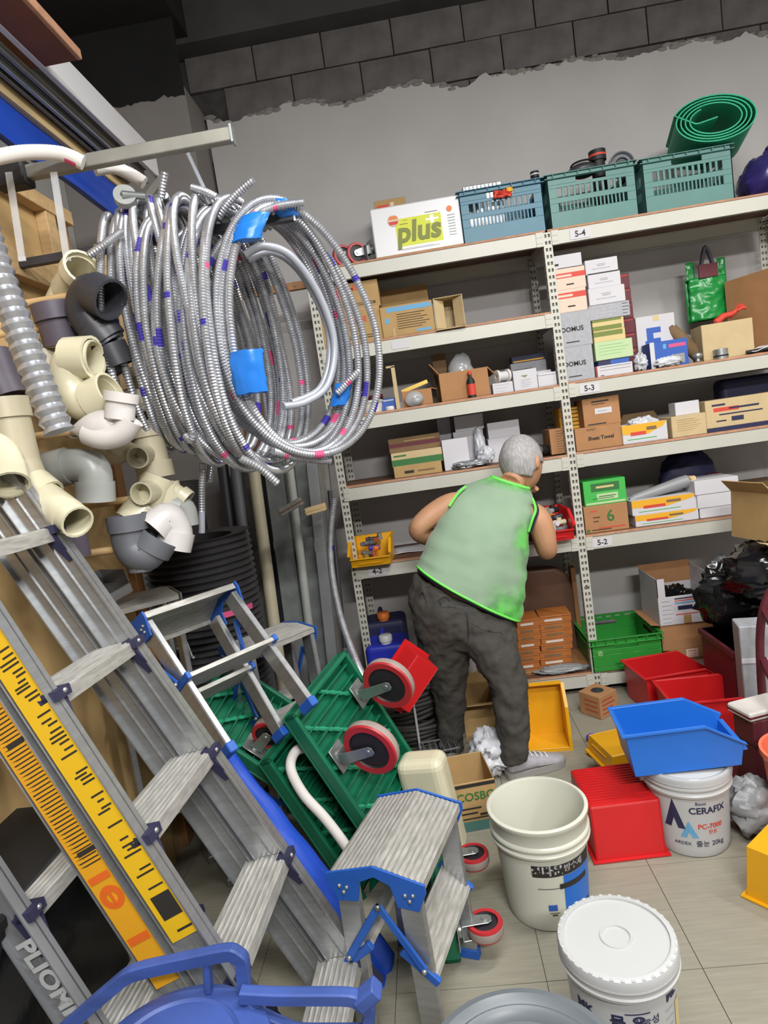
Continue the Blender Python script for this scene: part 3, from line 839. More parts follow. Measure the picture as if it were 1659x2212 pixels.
carton('upright white carton with leaf print on shelf 4-3', 1112, 1163, 798, Z2, 3.425, .1, 'paper_white', [(.35, .68, .6, .72, 'carton_olive'), (.42, .62, .55, .67, 'carton_olive_grey')] + lines(.3, .75, .15, .5, 5, 'carton_grey', .015))
carton('small open white box at the right end of shelf 4-3', 1164, 1204, 805, Z2, 3.425, .09, 'paper_white', opened=True, flaps=(('f', .01, R(-80)), ('b', .02, R(70))))
carton('low white carton under the white hose reel on shelf 4-3', 1066, 1110, 826, Z2, 3.43, .09, 'paper_white', lines(.1, .8, .2, .8, 3, 'carton_grey', .02))
x0, x1, h3 = slot(1066, 1110, 826, Z2, 3.43)
t = thing('tape_roll', 'white ribbed hose reel lying on the low white carton', 'reel', (XAT(1087, 3.45, Z2 + h3), 3.45, Z2 + h3), R(20))
for x in (-.03, .03): MB().lathe([(.012, -.006), (.033, -.006), (.033, .006), (.012, .006), (.012, -.006)], 20, 0, Matrix.Translation((x, 0, .033)) @ Matrix.Rotation(PI / 2, 4, 'Y')).build('flange', 'foam_white', t)
MB().lathe([(.024, -.03), (.024, .03)], 16, 0, Matrix.Translation((0, 0, .033)) @ Matrix.Rotation(PI / 2, 4, 'Y')).build('winding', 'paper_white', t)
carton('grey printed carton at the back of shelf 4-3', 1110, 1186, 781, Z2, 3.66, .1, 'carton_grey', lines(.08, .6, .3, .75, 3, 'print_black', .05))
x0, x1, h4 = slot(1110, 1186, 781, Z2, 3.66)
carton('dark blue and yellow carton on top of the grey printed carton', 1106, 1178, 766, Z2 + h4, 3.66, .1, 'print_navy', [(.05, .1, .95, .3, 'carton_yellow')])
# dark clutter at the left end
t = thing('black_tool_bag', 'black tool bag at the far left end of shelf 4-3', 'bag', (XA + .10, 3.56, Z2))
MB().box((-.09, -.1, 0), (.09, .1, .12)).build('body', 'rubber_black', t, bevel=.02, seg=2)
MB().tube(bez([(-.06, 0, .11), (-.04, 0, .17), (.04, 0, .17), (.06, 0, .11)], 6), .008, 6).build('handle', 'rubber_black', t)

# ---- left bay, fourth shelf
Z3 = 1.280 + BT
carton('bottom kraft carton of the pile at the left of the fourth shelf', 853, 956, 1003, Z3, 3.45, .25, 'cardboard', [(.22, .3, .42, .55, 'print_black'), (.5, .35, .85, .5, 'cardboard_dark')])
x0, x1, h5 = slot(853, 956, 1003, Z3, 3.45)
carton('dark green and cream carton in the middle of the fourth-shelf pile', 848, 957, 973, Z3 + h5, 3.46, .24, 'cardboard_pale', [(0, .05, 1, .5, 'print_green'), (.05, .7, .3, .82, 'print_green')])
x0, x1, h6 = slot(848, 957, 973, Z3 + h5, 3.46)
carton('cardboard carton with maroon band topping the fourth-shelf pile', 842, 953, 942, Z3 + h5 + h6, 3.52, .2, 'cardboard_dark', [(0, .35, 1, .62, 'carton_maroon'), (.3, .7, .9, .78, 'cardboard')])
carton('plain white carton beside the pile on the fourth shelf', 962, 1017, 948, Z3, 3.47, .12, 'paper_white')
for px0, px1, pt, Yf, lb, zz in ((988, 1052, 930, 3.62, 'lower pale grey carton at the back of the fourth shelf', 0), (1060, 1130, 944, 3.58, 'lower white carton behind the grey-haired head', 0)):
    carton(lb, px0, px1, pt, Z3, Yf, .15, 'paper_white')
    a_, b_, hq = slot(px0, px1, pt, Z3, Yf)
    carton(lb.replace('lower', 'upper'), px0 - 4, px1 - 6, pt - 34, Z3 + hq, Yf + .01, .15, 'paper_white')
carton('grey card box standing at the back beside the plain white carton', 957, 985, 900, Z3, 3.68, .1, 'carton_grey')
lump('foil_bag', 'silver foil bag of small parts on the fourth shelf front', 'bag', (XAT(1015, 3.45, Z3), 3.46, Z3), (.1, .05, .02), 'silver_foil', .3, 8, 4)
lump('clear_bag', 'clear plastic bag of white parts next to the foil bag', 'bag', (XAT(1052, 3.5, Z3), 3.5, Z3), (.045, .05, .05), 'bag_white', .3, 8, 9)
lump('tall_clear_bag', 'tall pale plastic bag leaning before the stacked white cartons', 'bag', (XAT(1042, 3.56, Z3), 3.56, Z3), (.03, .04, .1), 'bag_white', .2, 8, 3)
q = W(1150, 945, 3.5)
t = thing('rubber_mallet', 'mallet with pale handle propped on the fourth shelf', 'mallet', (q.x, 3.5, Z3), 0)
MB().tube([(.045, 0, .03), (-.06, .02, .105)], .009, 8).tube([(-.06, .02, .105), (-.075, .023, .116)], .012, 8).build('handle', 'pale_plank', t)
MB().tube([(.02, -.03, .04), (.075, .03, .03)], .028, 12).build('head', 'rubber_black', t)
MB().tube([(.012, -.039, .0415), (.02, -.03, .04)], .026, 12).build('steel_face', 'zinc', t)

# ---- left bay, fifth shelf (4-2): the two picking bins are built below
Z4 = 0.853 + BT
t = thing('paper_sheet', 'loose white paper sheet lying on shelf 4-2', 'paper', (XAT(905, 3.62, Z4), 3.66, Z4 + .001), R(8))
MB().grid(lambda u, v: Vector((-.15 + .3 * u, -.11 + .22 * v, .004 + .006 * noise.noise((u * 3, v * 3, 0)))), 8, 6).build('sheet', 'paper_white', t, solid=.001)
MB().box((-.1, -.09, .012), (.06, -.085, .0125)).build('printing', 'carton_grey', t)
# ================================================================== right bay
Z5 = 1.646 + BT
def stack(rows, zb, Yf0):
    z = zb
    for (label, px0, px1, pt, dY, depth, mat, marks, texts) in rows:
        carton(label, px0, px1, pt, z, Yf0 + dY, depth, mat, marks, texts)
        a_, b_, hh = slot(px0, px1, pt, z, Yf0 + dY)
        z += hh
    return z
dm = lambda: [(.14, .14, .45, .17, 'print_black')]
stack([
    ('lower grey hatched carton lettered DOMUS beside the middle post', 1217, 1286, 748, 0, .16, 'carton_grey', [(.2, .12, .6, .15, 'print_black')], [(.42, .5, .032, 'DOMUS', 'print_black')]),
    ('upper grey hatched carton lettered DOMUS beside the middle post', 1211, 1281, 673, .003, .16, 'carton_grey', [(.2, .12, .6, .15, 'print_black')], [(.42, .5, .032, 'DOMUS', 'print_black')]),
    ('lower peach carton with red band above the grey hatched cartons', 1206, 1270, 624, .006, .14, 'peach', [(0, .62, 1, .86, 'print_red'), (.05, .68, .55, .78, 'peach'), (.35, .22, .6, .28, 'print_black')], ()),
    ('upper peach carton with red band above the grey hatched cartons', 1202, 1267, 578, .009, .14, 'peach', [(0, .55, 1, .78, 'print_red'), (.05, .60, .55, .70, 'peach'), (.35, .2, .6, .26, 'print_black')], ()),
    ('pale blue-white carton crowning the stack beside the middle post', 1198, 1258, 549, .012, .14, 'paper_white', [(.0, .25, .16, .4, 'print_black'), (.1, .02, .98, .06, 'print_black')], ()),
], Z5, 3.425)
wl = lambda: [(.35, .62, .62, .66, 'carton_grey'), (.38, .5, .6, .57, 'carton_grey'), (.2, .32, .75, .36, 'carton_grey')]
z2 = stack([
    ('white carton with thin black lines at the foot of the second stack', 1290, 1368, 786, 0, .15, 'paper_white', [(.1, .82, .95, .85, 'print_black'), (.1, .55, .95, .57, 'print_black'), (.1, .08, .2, .14, 'print_black'), (0, 0, .03, 1, 'print_red')], ()),
    ('dark blue flat carton squeezed under the pale green one', 1293, 1360, 775, .006, .14, 'carton_blue', [(0, 0, .4, 1, 'print_navy')], ()),
    ('pale green carton in the second stack', 1288, 1369, 735, -.002, .16, 'carton_green', lines(.1, .9, .3, .8, 4, 'carton_leaf', .012), ()),
    ('lower olive and cream striped flat carton', 1284, 1352, 712, .004, .13, 'carton_cream', [(0, .5, .92, .92, 'carton_olive')], ()),
    ('upper olive and cream striped flat carton', 1281, 1349, 688, .004, .13, 'carton_cream', [(0, .05, .92, .42, 'carton_olive'), (0, .78, .92, .97, 'carton_olive')], ()),
    ('grey-blue printed carton below the three white cartons', 1274, 1362, 655, 0, .16, 'carton_grey', lines(.08, .75, .2, .85, 4, 'paper_white', .02) + lines(.82, .98, .2, .85, 4, 'print_black', .03), ()),
    ('lowest of three white cartons in the second stack', 1274, 1352, 619, -.003, .15, 'paper_white', wl(), ()),
    ('middle of three white cartons in the second stack', 1272, 1342, 589, .002, .14, 'paper_white', wl(), ()),
    ('topmost of three white cartons in the second stack', 1266, 1336, 558, 0, .14, 'paper_white', wl() + [(.05, .0, 1, .06, 'print_black')], ()),
], Z5, 3.43)
zz = Z5
for k in range(6):
    carton(['bottom', 'second', 'third', 'fourth', 'fifth', 'top'][k] + ' maroon flat carton in the column behind the second stack', 1345 - 3.2 * k, 1381 - 4.0 * k, 752 - 32 * k, zz, 3.60, .14, 'carton_maroon',
           [(.1, .85, .9, .9, 'print_red')], group='maroon cartons behind the second stack')
    a_, b_, hh = slot(1345 - 3.2 * k, 1381 - 4.0 * k, 752 - 32 * k, zz, 3.60); zz += hh
# blue printed white box on the blue box
carton('blue power-tool carton with pink lettering', 1408, 1489, 735, Z5, 3.46, .12, 'carton_blue', [(.5, .72, .95, .85, 'ink_pink'), (.35, .70, .43, .88, 'print_blue'), (.0, 0, .12, 1, 'paper_white'), (.55, .1, .9, .45, 'bag_grey')])
a_, b_, hh = slot(1408, 1489, 735, Z5, 3.46)
t = carton('white carton with blue and red print, propped behind the blue carton', 1383, 1466, 672, Z5 + .02, 3.59, .08, 'paper_white',
       [(.2, .25, .34, .55, 'carton_blue'), (.25, .5, .42, .78, 'carton_blue'), (.35, .68, .62, .78, 'carton_blue'), (.35, .5, .6, .58, 'carton_blue'), (.6, .45, .9, .5, 'print_red'), (.6, .36, .88, .41, 'print_red'), (.2, .15, .42, .2, 'carton_blue'), (.55, .12, .85, .22, 'print_blue'), (.45, .9, .6, .99, 'carton_cream')])
t.location.z = Z5
t = thing('brown_roll', 'dark brown rolled sheet leaning right of the printed white carton', 'roll', (XAT(1505, 3.56, Z5), 3.56, Z5))
MB().tube([(.02, 0, .032), (-.095, .06, .2)], .035, 16).build('roll_body', 'cardboard_dark', t)
MB().tube([(-.095, .06, .2), (-.1, .0625, .208)], .0352, 16).build('rim', 'shelf_board', t)
carton('plain tan open carton holding red gloves', 1525, 1632, 694, Z5 + .0, 3.46, .16, 'cardboard_pale', opened=True, rz=R(-4))
t = thing('red_glove', 'red rubber glove spilling out of the plain tan carton', 'glove', W(1572, 690, 3.5))
palm = [(-.045, 0, .0), (-.02, 0, .018), (.02, 0, .024), (.05, 0, .04)]
mb = MB().tube(bez(palm, 5), [.018] * 6 + [.016] * 5 + [.013] * 5, 10); mb.build('cuff', 'print_red', t)
for k in range(4): MB().tube(bez([(.045, -.01 + k * .008, .036), (.07, -.014 + k * .011, .045 + .006 * k), (.088, -.012 + k * .012, .04 + .008 * k)], 4), .0075, 6).build('finger', 'print_red', t)
MB().ball((-.05, .0, -.002), (.022, .02, .02), 8).build('palm', 'print_red', t)
# hanging green carrier bag with maroon card
q = W(1535, 690, 3.76)
t = thing('carrier_bag', 'green plastic carrier bag hanging at the back of shelf 5-3', 'bag', (q.x, 3.78, q.z))
hb = W(1532, 560, 3.76).z - q.z
def bagf(u, v):
    x = -.105 + .21 * u; z = hb * .72 * v
    return Vector((x * (1 - .05 * v), -.02 - .035 * math.sin(PI * u) * (1 - v * .5) + .012 * noise.noise((u * 6, v * 9, 0)), z))
MB().grid(bagf, 18, 22).build('bag_front', 'bag_green', t, solid=.001)
MB().grid(lambda u, v: Vector((-.105 + .21 * u, .02 + .008 * noise.noise((u * 4, v * 5, 4)), hb * .72 * v)), 10, 12).build('bag_back', 'bag_green', t, solid=.001)
for s_ in (-1, 1):
    MB().grid(lambda u, v: Vector((s_ * (.105 - .045 * u), -.012 + .01 * noise.noise((u * 3, v * 6, s_)), hb * .70 + hb * .3 * v)), 4, 8).build('handle', 'bag_green', t, solid=.001)
MB().box((-.05, -.045, hb * .70), (.05, -.035, hb * .92)).build('card', 'carton_maroon', t)
MB().tube(bez([(-.03, -.03, hb * .92), (0, -.03, hb * 1.2), (.03, -.03, hb * .92)], 6), .012, 6).build('dark_tie', 'pvc_dark', t)
carton('large kraft carton with yellow print at the right end of shelf 5-3', 1650, 1740, 575, Z5, 3.47, .3, 'cardboard_tan', [(.1, .45, .6, .6, 'carton_yellow'), (.1, .1, .5, .14, 'print_black')], rz=R(24))
lump('clear_bag', 'clear bag of chrome parts at the front left of shelf 5-3', 'bag', (XAT(1445, 3.44, Z5), 3.44, Z5), (.065, .03, .026), 'bag_white', .3, 9, 14)
lump('clear_bag', 'small clear bag by the bottom white lined carton', 'bag', (XAT(1387, 3.44, Z5), 3.45, Z5), (.032, .04, .045), 'bag_white', .3, 9, 24)
def knob(label, px, Y, r, mat, zb):
    t = thing('door_knob', label, 'knob', (XAT(px, Y, zb), Y, zb))
    MB().lathe([(0, 0), (r * .9, 0), (r * .95, r * .15), (r * .45, r * .35), (r * .4, r * .7), (r * .9, r * 1.0), (r, r * 1.5), (r * .75, r * 1.9), (0, r * 2.0)], 22).build('knob_body', mat, t)
    MB().lathe([(r * .96, 0), (r * 1.05, r * .06), (r * .96, r * .12)], 22).build('rosette', 'brass', t)
    return t
knob('round chrome door knob in the middle of shelf 5-3', 1455, 3.47, .028, 'zinc', Z5)
knob('brass-rimmed door knob right of the middle of shelf 5-3', 1508, 3.44, .024, 'zinc', Z5)
t = thing('chrome_socket', 'chrome cylindrical socket on shelf 5-3', 'socket', (XAT(1558, 3.45, Z5), 3.45, Z5), R(10))
MB().lathe([(.0, 0), (.034, 0), (.034, .05), (.03, .05), (.03, .02), (0, .02)], 24).build('shell', 'zinc', t)
MB().lathe([(.0345, .012), (.0355, .016), (.0345, .02)], 24).build('band', 'rubber_black', t)
carton('flat dark red box beside the chrome socket', 1592, 1630, 755, Z5, 3.5, .1, 'carton_maroon', [(.1, .4, .9, .5, 'print_red')])
t = thing('white_cloth', 'white crumpled cloth on dark tools at the right end of shelf 5-3', 'cloth', (XAT(1655, 3.44, Z5), 3.46, Z5))
MB().grid(lambda u, v: Vector((-.08 + .2 * u, -.05 + .1 * v, .012 + .035 * u + .012 * noise.noise((u * 4, v * 4, 7)))), 12, 8).build('cloth', 'paper_white', t, solid=.004)
MB().tube([(-.1, -.03, .012), (.1, -.045, .02)], .01, 8).build('tool_bar', 'rubber_black', t)

# ---- third level (between 5-3 and 5-2)
Z6 = 1.285 + BT
carton('kraft carton with script lettering beside the middle post', 1246, 1346, 920, Z6, 3.44, .22, 'cardboard_tan', lines(.25, .5, .85, .9, 2, 'print_black', .015), [(.55, .48, .026, 'Sheet Towel', 'print_black')])
a_, b_, hh = slot(1246, 1346, 920, Z6, 3.44)
carton('kraft carton with white sticker stacked on the script-lettered one', 1263, 1342, 858, Z6 + hh, 3.45, .18, 'cardboard_tan', [(.32, .42, .78, .62, 'paper_white'), (.4, .5, .65, .53, 'carton_grey'), (.25, .84, .72, .89, 'print_black'), (.25, .76, .6, .78, 'print_black'), (.1, .05, .6, .09, 'print_black')])
carton('yellow carton with black lines behind the middle post', 1211, 1262, 879, Z6 + hh, 3.56, .12, 'carton_yellow', lines(.45, .95, .15, .85, 5, 'print_black', .04))
carton('kraft carton with fine print left of the middle post', 1192, 1226, 926, Z6, 3.46, .2, 'cardboard_tan', lines(.4, .85, .1, .9, 9, 'cardboard_dark', .03))
t = thing('leaning_board', 'brown rounded board leaning at the back of the third right shelf', 'board', (XAT(1385, 3.62, Z6), 3.62, Z6), Matrix.Rotation(R(-8), 4, 'X'))
pl = [(-.095, 0), (.1, 0), (.1, .12), (.085, .15), (-.08, .15), (-.095, .12)]
MB().prism(pl, 0, .012, 0, basis((1, 0, 0), (0, 0, 1), (0, -1, 0))).build('panel', 'cardboard_dark', t, bevel=.002)
MB().box((-.08, -.013, .02), (.085, -.012, .03)).build('groove', 'shelf_board', t)
def lemon(label, px0, px1, pt, zb, Yf, depth, opened=False, group=None):
    t = carton(label, px0, px1, pt, zb, Yf, depth, 'paper_white', opened=opened, group=group)
    w, h = t['_w'], t['_h']; y = -depth / 2 - .001
    MB().add([(-w / 2, y, h), (w / 2, y, h), (w / 2 - .02, y, h * .75), (.05 * w, y, h * .42), (-w / 2, y, h * .52)], [(0, 4, 3, 2, 1)]).build('yellow_print', 'carton_yellow', t)
    MB().box((-w * .32, y - .0006, h * .42), (.02 * w, y, h * .6)).build('red_print', 'print_red', t)
    MB().box((w * .04, y - .0006, h * .62), (w * .26, y, h * .8)).build('brown_print', 'cardboard_dark', t)
    MB().box((-w * .4, y - .0006, h * .2), (.25 * w, y, h * .24)).build('green_print', 'carton_leaf', t)
    return t
lemon('open yellow and white carton full of parts on the third right shelf', 1347, 1444, 914, Z6, 3.43, .16, True)
lump('clear_bag', 'clear bag of brass parts in the open yellow and white carton', 'bag', (XAT(1390, 3.5, Z6 + .02), 3.51, Z6 + .02), (.08, .055, .055), 'bag_white', .25, 8, 31)
carton('square kraft carton with faint print in the middle of the third right shelf', 1451, 1527, 896, Z6, 3.42, .16, 'cardboard_pale', lines(.15, .85, .3, .8, 6, 'cardboard', .02), rz=R(3))
a_, b_, hh = slot(1451, 1527, 896, Z6, 3.42)
carton('small white box on top of the square kraft carton', 1460, 1512, 867, Z6 + hh, 3.45, .09, 'paper_white')
t = carton('long pale kraft carton with navy stripe and red print', 1528, 1672, 857, Z6, 3.44, .24, 'cardboard_pale', [(0, 0, 1, .13, 'print_navy'), (.12, .62, .5, .74, 'print_red'), (.1, .8, .3, .86, 'print_navy'), (.35, .66, .8, .72, 'print_navy'), (.2, .5, .85, .54, 'print_navy'), (.38, .28, .56, .42, 'print_navy'), (.15, .3, .3, .34, 'print_navy')])
t = thing('dark_bag', 'dark navy bundle with yellow tag at the back right of the third level', 'bundle', (XAT(1615, 3.7, Z6), 3.7, Z6))
MB().box((-.15, -.06, 0), (.2, .06, .26)).build('body', 'print_navy', t, bevel=.03, seg=3); MB().box((.02, -.064, .12), (.09, -.06, .16)).build('tag', 'carton_yellow', t)

# ---- fourth level (5-2)
Z7 = 0.849 + BT
carton('kraft carton with a green figure 6', 1266, 1360, 1090, Z7, 3.43, .2, 'cardboard_tan', [(.15, .78, .3, .82, 'print_red'), (.3, .13, .92, .17, 'print_red'), (.15, .08, .6, .11, 'print_black'), (.03, .05, .1, .14, 'print_green'), (.2, .4, .32, .43, 'print_black'), (.2, .55, .36, .58, 'print_black')], [(.6, .56, .085, '6', 'print_green')], tape=(.48, .9, .56, 1.0))
a_, b_, hh = slot(1266, 1360, 1090, Z7, 3.43)
carton('green tea-green carton with dark panel on the figure 6 carton', 1264, 1355, 1036, Z7 + hh, 3.44, .16, 'carton_leaf', [(.18, .55, .85, .88, 'print_green'), (.3, .68, .72, .76, 'carton_cream'), (.04, .04, .96, .12, 'carton_green'), (.3, .2, .8, .45, 'carton_green'), (.35, .32, .75, .36, 'print_green'), (.2, .25, .7, .28, 'print_green')])
lemon('lower of two long yellow and white cartons on shelf 5-2', 1374, 1510, 1106, Z7, 3.43, .2, group='long yellow and white cartons')
a_, b_, hh = slot(1374, 1510, 1106, Z7, 3.43)
lemon('upper of two long yellow and white cartons on shelf 5-2', 1367, 1506, 1074, Z7 + hh, 3.435, .2, group='long yellow and white cartons')
a2, b2, h2_ = slot(1367, 1506, 1074, Z7 + hh, 3.435)
t = thing('film_roll', 'long roll in clear film lying across the yellow and white cartons', 'roll', ((a2 + b2) / 2, 3.5, Z7 + hh + h2_ + .001), Matrix.Rotation(R(-9), 4, 'Y'))
MB().tube([(-.15, 0, .018), (-.12, 0, .024), (.12, 0, .034), (.16, 0, .034)], [.018, .023, .033, .033], 16).build('roll_body', 'bag_grey', t)
MB().tube([(.16, 0, .034), (.18, .01, .036), (.2, .015, .03)], [.03, .018, .02], 10).build('twisted_end', 'pale_plank', t)
lump('clear_bag', 'silvery bag flattened under the film roll on shelf 5-2', 'bag', (XAT(1465, 3.47, Z7 + .13), 3.57, Z7 + hh + h2_), (.12, .04, .02), 'silver_foil', .3, 9, 41)
z = Z7
for k, (a, b, pt) in enumerate(((1513, 1601, 1093), (1508, 1598, 1064), (1502, 1597, 1034))):
    carton(['lowest', 'middle', 'topmost'][k] + ' of three plain white cartons on shelf 5-2', a, b, pt, z, 3.43 - .004 * k, .2, 'paper_white', group='plain white cartons on shelf 5-2')
    q0, q1, hh = slot(a, b, pt, z, 3.43 - .004 * k); z += hh
lump('clear_bag', 'glossy clear bag of grey parts at the right end of shelf 5-2', 'bag', (XAT(1650, 3.47, Z7), 3.48, Z7), (.13, .06, .05), 'bag_grey', .3, 9, 51)
lump('dark_sack', 'dark navy sack at the back of shelf 5-2', 'sack', (XAT(1490, 3.74, Z7), 3.74, Z7), (.16, .08, .17), 'print_navy', .15, 5, 61)
carton('small dark red packet against the navy sack', 1535, 1562, 1022, Z7, 3.64, .04, 'carton_maroon', [(.1, .7, .9, .8, 'print_red')])
carton('brown box end with orange edge at the back right of shelf 5-2', 1600, 1690, 1040, Z7, 3.66, .15, 'cardboard_dark', [(0, .2, 1, .35, 'orange_box')])

# ---- bottom level, right bay
Z8 = 0.105 + BT
RG = [(.12, .13, 2, .9), (.50, .51, 3, .9), (.66, .80, 1, .34), (.90, .94, 6, .86)]
gc = crate('green_crate', 'green plastic folding crate on the bottom shelf', 1283, 1435, 1375, Z8, 3.39, .42, 'crate_green', RG, rim=.03)
w, h = gc['_w'], gc['_h']
lettering('ㅎ', .05, front(-w * .38, -.211, h * .55), 'carton_green', gc)
mb = MB()
for k in range(9): mb.box((-w * .2 + .02 * k, -.2125, h * .28 + .004 * (k % 3)), (w * .02 + .022 * k, -.211, h * .285 + .004 * (k % 3)))
MB().box((-w * .2, -.2115, h * .2), (w * .36, -.2105, h * .42)).build('scuffed_label', 'crate_green', gc)
carton('lower kraft carton with red-printed label behind the green crate', 1450, 1546, 1400, Z8, 3.43, .3, 'cardboard_tan', [(.35, .15, .62, .95, 'peach'), (.4, .7, .58, .78, 'print_red'), (.4, .45, .58, .5, 'print_red'), (.4, .25, .58, .3, 'print_red')], flaps=(('l', .05, R(-40)),))
a_, b_, hh = slot(1450, 1546, 1400, Z8, 3.43)
carton('middle plain kraft carton behind the green crate', 1432, 1544, 1345, Z8 + hh, 3.43, .3, 'cardboard_tan', flaps=(('l', .05, R(10)),))
a2, b2, h2_ = slot(1432, 1544, 1345, Z8 + hh, 3.43)
t = carton('open white carton with cut-away sides on the kraft cartons', 1427, 1544, 1285, Z8 + hh + h2_, 3.42, .28, 'paper_white', opened=True,
       marks=[(.3, .72, .72, .77, 'print_blue'), (.3, .88, .72, .92, 'print_navy'), (.3, .81, .72, .84, 'print_red'), (.35, .5, .62, .64, 'print_navy'), (.3, .33, .72, .36, 'print_red'), (.44, .02, .58, .3, 'kraft_tape')] + lines(.06, .25, .1, .85, 6, 'carton_grey', .015))
w, h = t['_w'], t['_h']
for sx in (-1, 1):
    MB().box((sx * (w / 2 - .02) - .02, -.14, h), (sx * (w / 2 - .02) + .02, -.137, h + .1)).build('corner_post', 'paper_white', t)
    MB().box((sx * (w / 2 - .0015) - .0015, -.14, h), (sx * (w / 2 - .0015) + .0015, .14, h + .1)).build('side_flap', 'paper_white', t)
MB().box((-w / 2, .137, h), (w / 2, .14, h + .12)).build('back_flap', 'cardboard_tan', t)
lump('dark_bag', 'dark crumpled bag with chrome cap in the open white carton', 'bag', (t.location.x, 3.56, Z8 + hh + h2_ + .01), (.1, .1, .08), 'bag_black', .25, 7, 71)
lump('grey_sack', 'grey translucent sack standing right of the kraft cartons', 'sack', (XAT(1585, 3.45, Z8), 3.5, Z8), (.085, .12, .26), 'bag_grey', .18, 5, 81)
# ---- bottom level, left bay: cans and orange boxes
def jerrycan(label, px, Yf, zb, w, d, h, mat, capmat):
    x = XAT(px, Yf, zb + h / 2)
    t = thing('jerrycan', label, 'jerrycan', (x, Yf + d / 2, zb))
    MB().box((-w / 2, -d / 2, 0), (w / 2, d / 2, h)).build('body', mat, t, bevel=.03, seg=4)
    MB().tube(bez([(-w * .1, d * .32, h - .01), (-w * .1, d * .28, h + .035), (-w * .1, -d * .05, h + .035), (-w * .1, -d * .1, h - .01)], 6), .012, 8).build('handle', mat, t)
    MB().lathe([(.03, h - .01), (.03, h + .012), (.036, h + .012), (.036, h + .04), (.031, h + .045), (0, h + .045)], 22, 0, Matrix.Translation((0, -d * .28, 0))).build('cap', capmat, t)
    MB().box((-w * .36, -d / 2 - .003, h * .12), (w * .36, -d / 2 + .004, h * .62)).build('side_panel', mat, t, bevel=.004)
    return t
jerrycan('glossy blue jerrycan with white cap on the bottom shelf', 842, 3.36, Z8 - .0, .235, .22, .30, 'drum_blue', 'white_gloss')
jerrycan('dark blue jerrycan with orange cap behind the glossy blue one', 838, 3.60, Z8, .24, .22, .36, 'print_navy', 'orange')
bottle('bulbous blue detergent bottle behind the red picking bin', 925, 0, 3.42, .055, .26, 'drum_blue', 'paper_white', 'bag_white', Z8)
t = thing('paint_can', 'blue and white small can seen between the legs', 'can', (XAT(1020, 3.30, .2), 3.36, Z8))
MB().lathe([(0, 0), (.045, 0), (.045, .11)], 24).build('body', 'bin_blue', t); MB().lathe([(.046, .11), (.046, .13), (.03, .18), (0, .18)], 24).build('lid', 'paper_white', t)
for a, b, n, lb, dY in ((1118, 1168, 7, 'left', .0), (1168, 1236, 7, 'right', .02)):
    z = Z8 + .02
    for k in range(n):
        x0 = XAT(a, 3.50 + dY, z); x1 = XAT(b, 3.50 + dY, z)
        hh = .04 if lb == 'right' else .04
        t = thing('orange_box', ['bottom', 'second', 'third', 'fourth', 'fifth', 'sixth', 'top'][k] + ' flat orange box of the ' + lb + ' pile on the bottom shelf', 'box', ((x0 + x1) / 2 + random.uniform(-.004, .004), 3.58 + dY, z), random.uniform(-.03, .03), 'flat orange boxes on the bottom shelf')
        MB().box((-(x1 - x0) / 2, -.08, 0), ((x1 - x0) / 2, .08, hh - .001)).build('body', 'orange_box', t, bevel=.002)
        MB().box((-(x1 - x0) / 2 - .001, -.081, hh - .009), ((x1 - x0) / 2 + .001, .081, hh - .007)).build('lid_edge', 'shelf_board', t)
        MB().box((-(x1 - x0) * .35, -.0815, .008), ((x1 - x0) * .2, -.08, .02)).build('film_label', 'cardboard_dark' if k % 3 else 'foam_white', t)
        z += hh
t = thing('base_plank', 'loose brown plank lying under the flat orange boxes', 'plank', (XAT(1190, 3.6, Z8), 3.61, Z8), R(2))
MB().box((-.2, -.15, 0), (.2, .15, .019)).build('plank', 'plywood_brown', t, bevel=.002)
MB().box((-.2, -.1505, .008), (.2, -.15, .011)).build('ply_line', 'shelf_board', t)
t = thing('brown_sack', 'dark brown rounded sack standing behind the flat orange boxes', 'sack', (XAT(1180, 3.76, Z8), 3.76, Z8))
pl = [(-.19, 0), (.2, 0), (.2, .36), (.17, .47), (.1, .52), (-.06, .53), (-.16, .48), (-.19, .36)]
MB().prism(pl, -.035, .035, 0, basis((1, 0, 0), (0, 0, 1), (0, -1, 0))).build('body', 'shelf_board', t, bevel=.025, seg=3)
MB().box((.19, -.036, .02), (.215, .036, .5)).build('wood_lath', 'plywood_brown', t)
lump('film_bundle', 'crumpled clear film lying on the front of the bottom shelf', 'film', (XAT(1215, 3.45, Z8), 3.45, Z8), (.14, .045, .018), 'bag_grey', .3, 8, 91)
carton('kraft carton with torn flaps on the floor between the legs', 1008, 1085, 1520, 0.001, 3.0, .26, 'cardboard', opened=True, flaps=(('b', .12, R(30)), ('f', .1, R(20)), ('r', .08, R(40))))
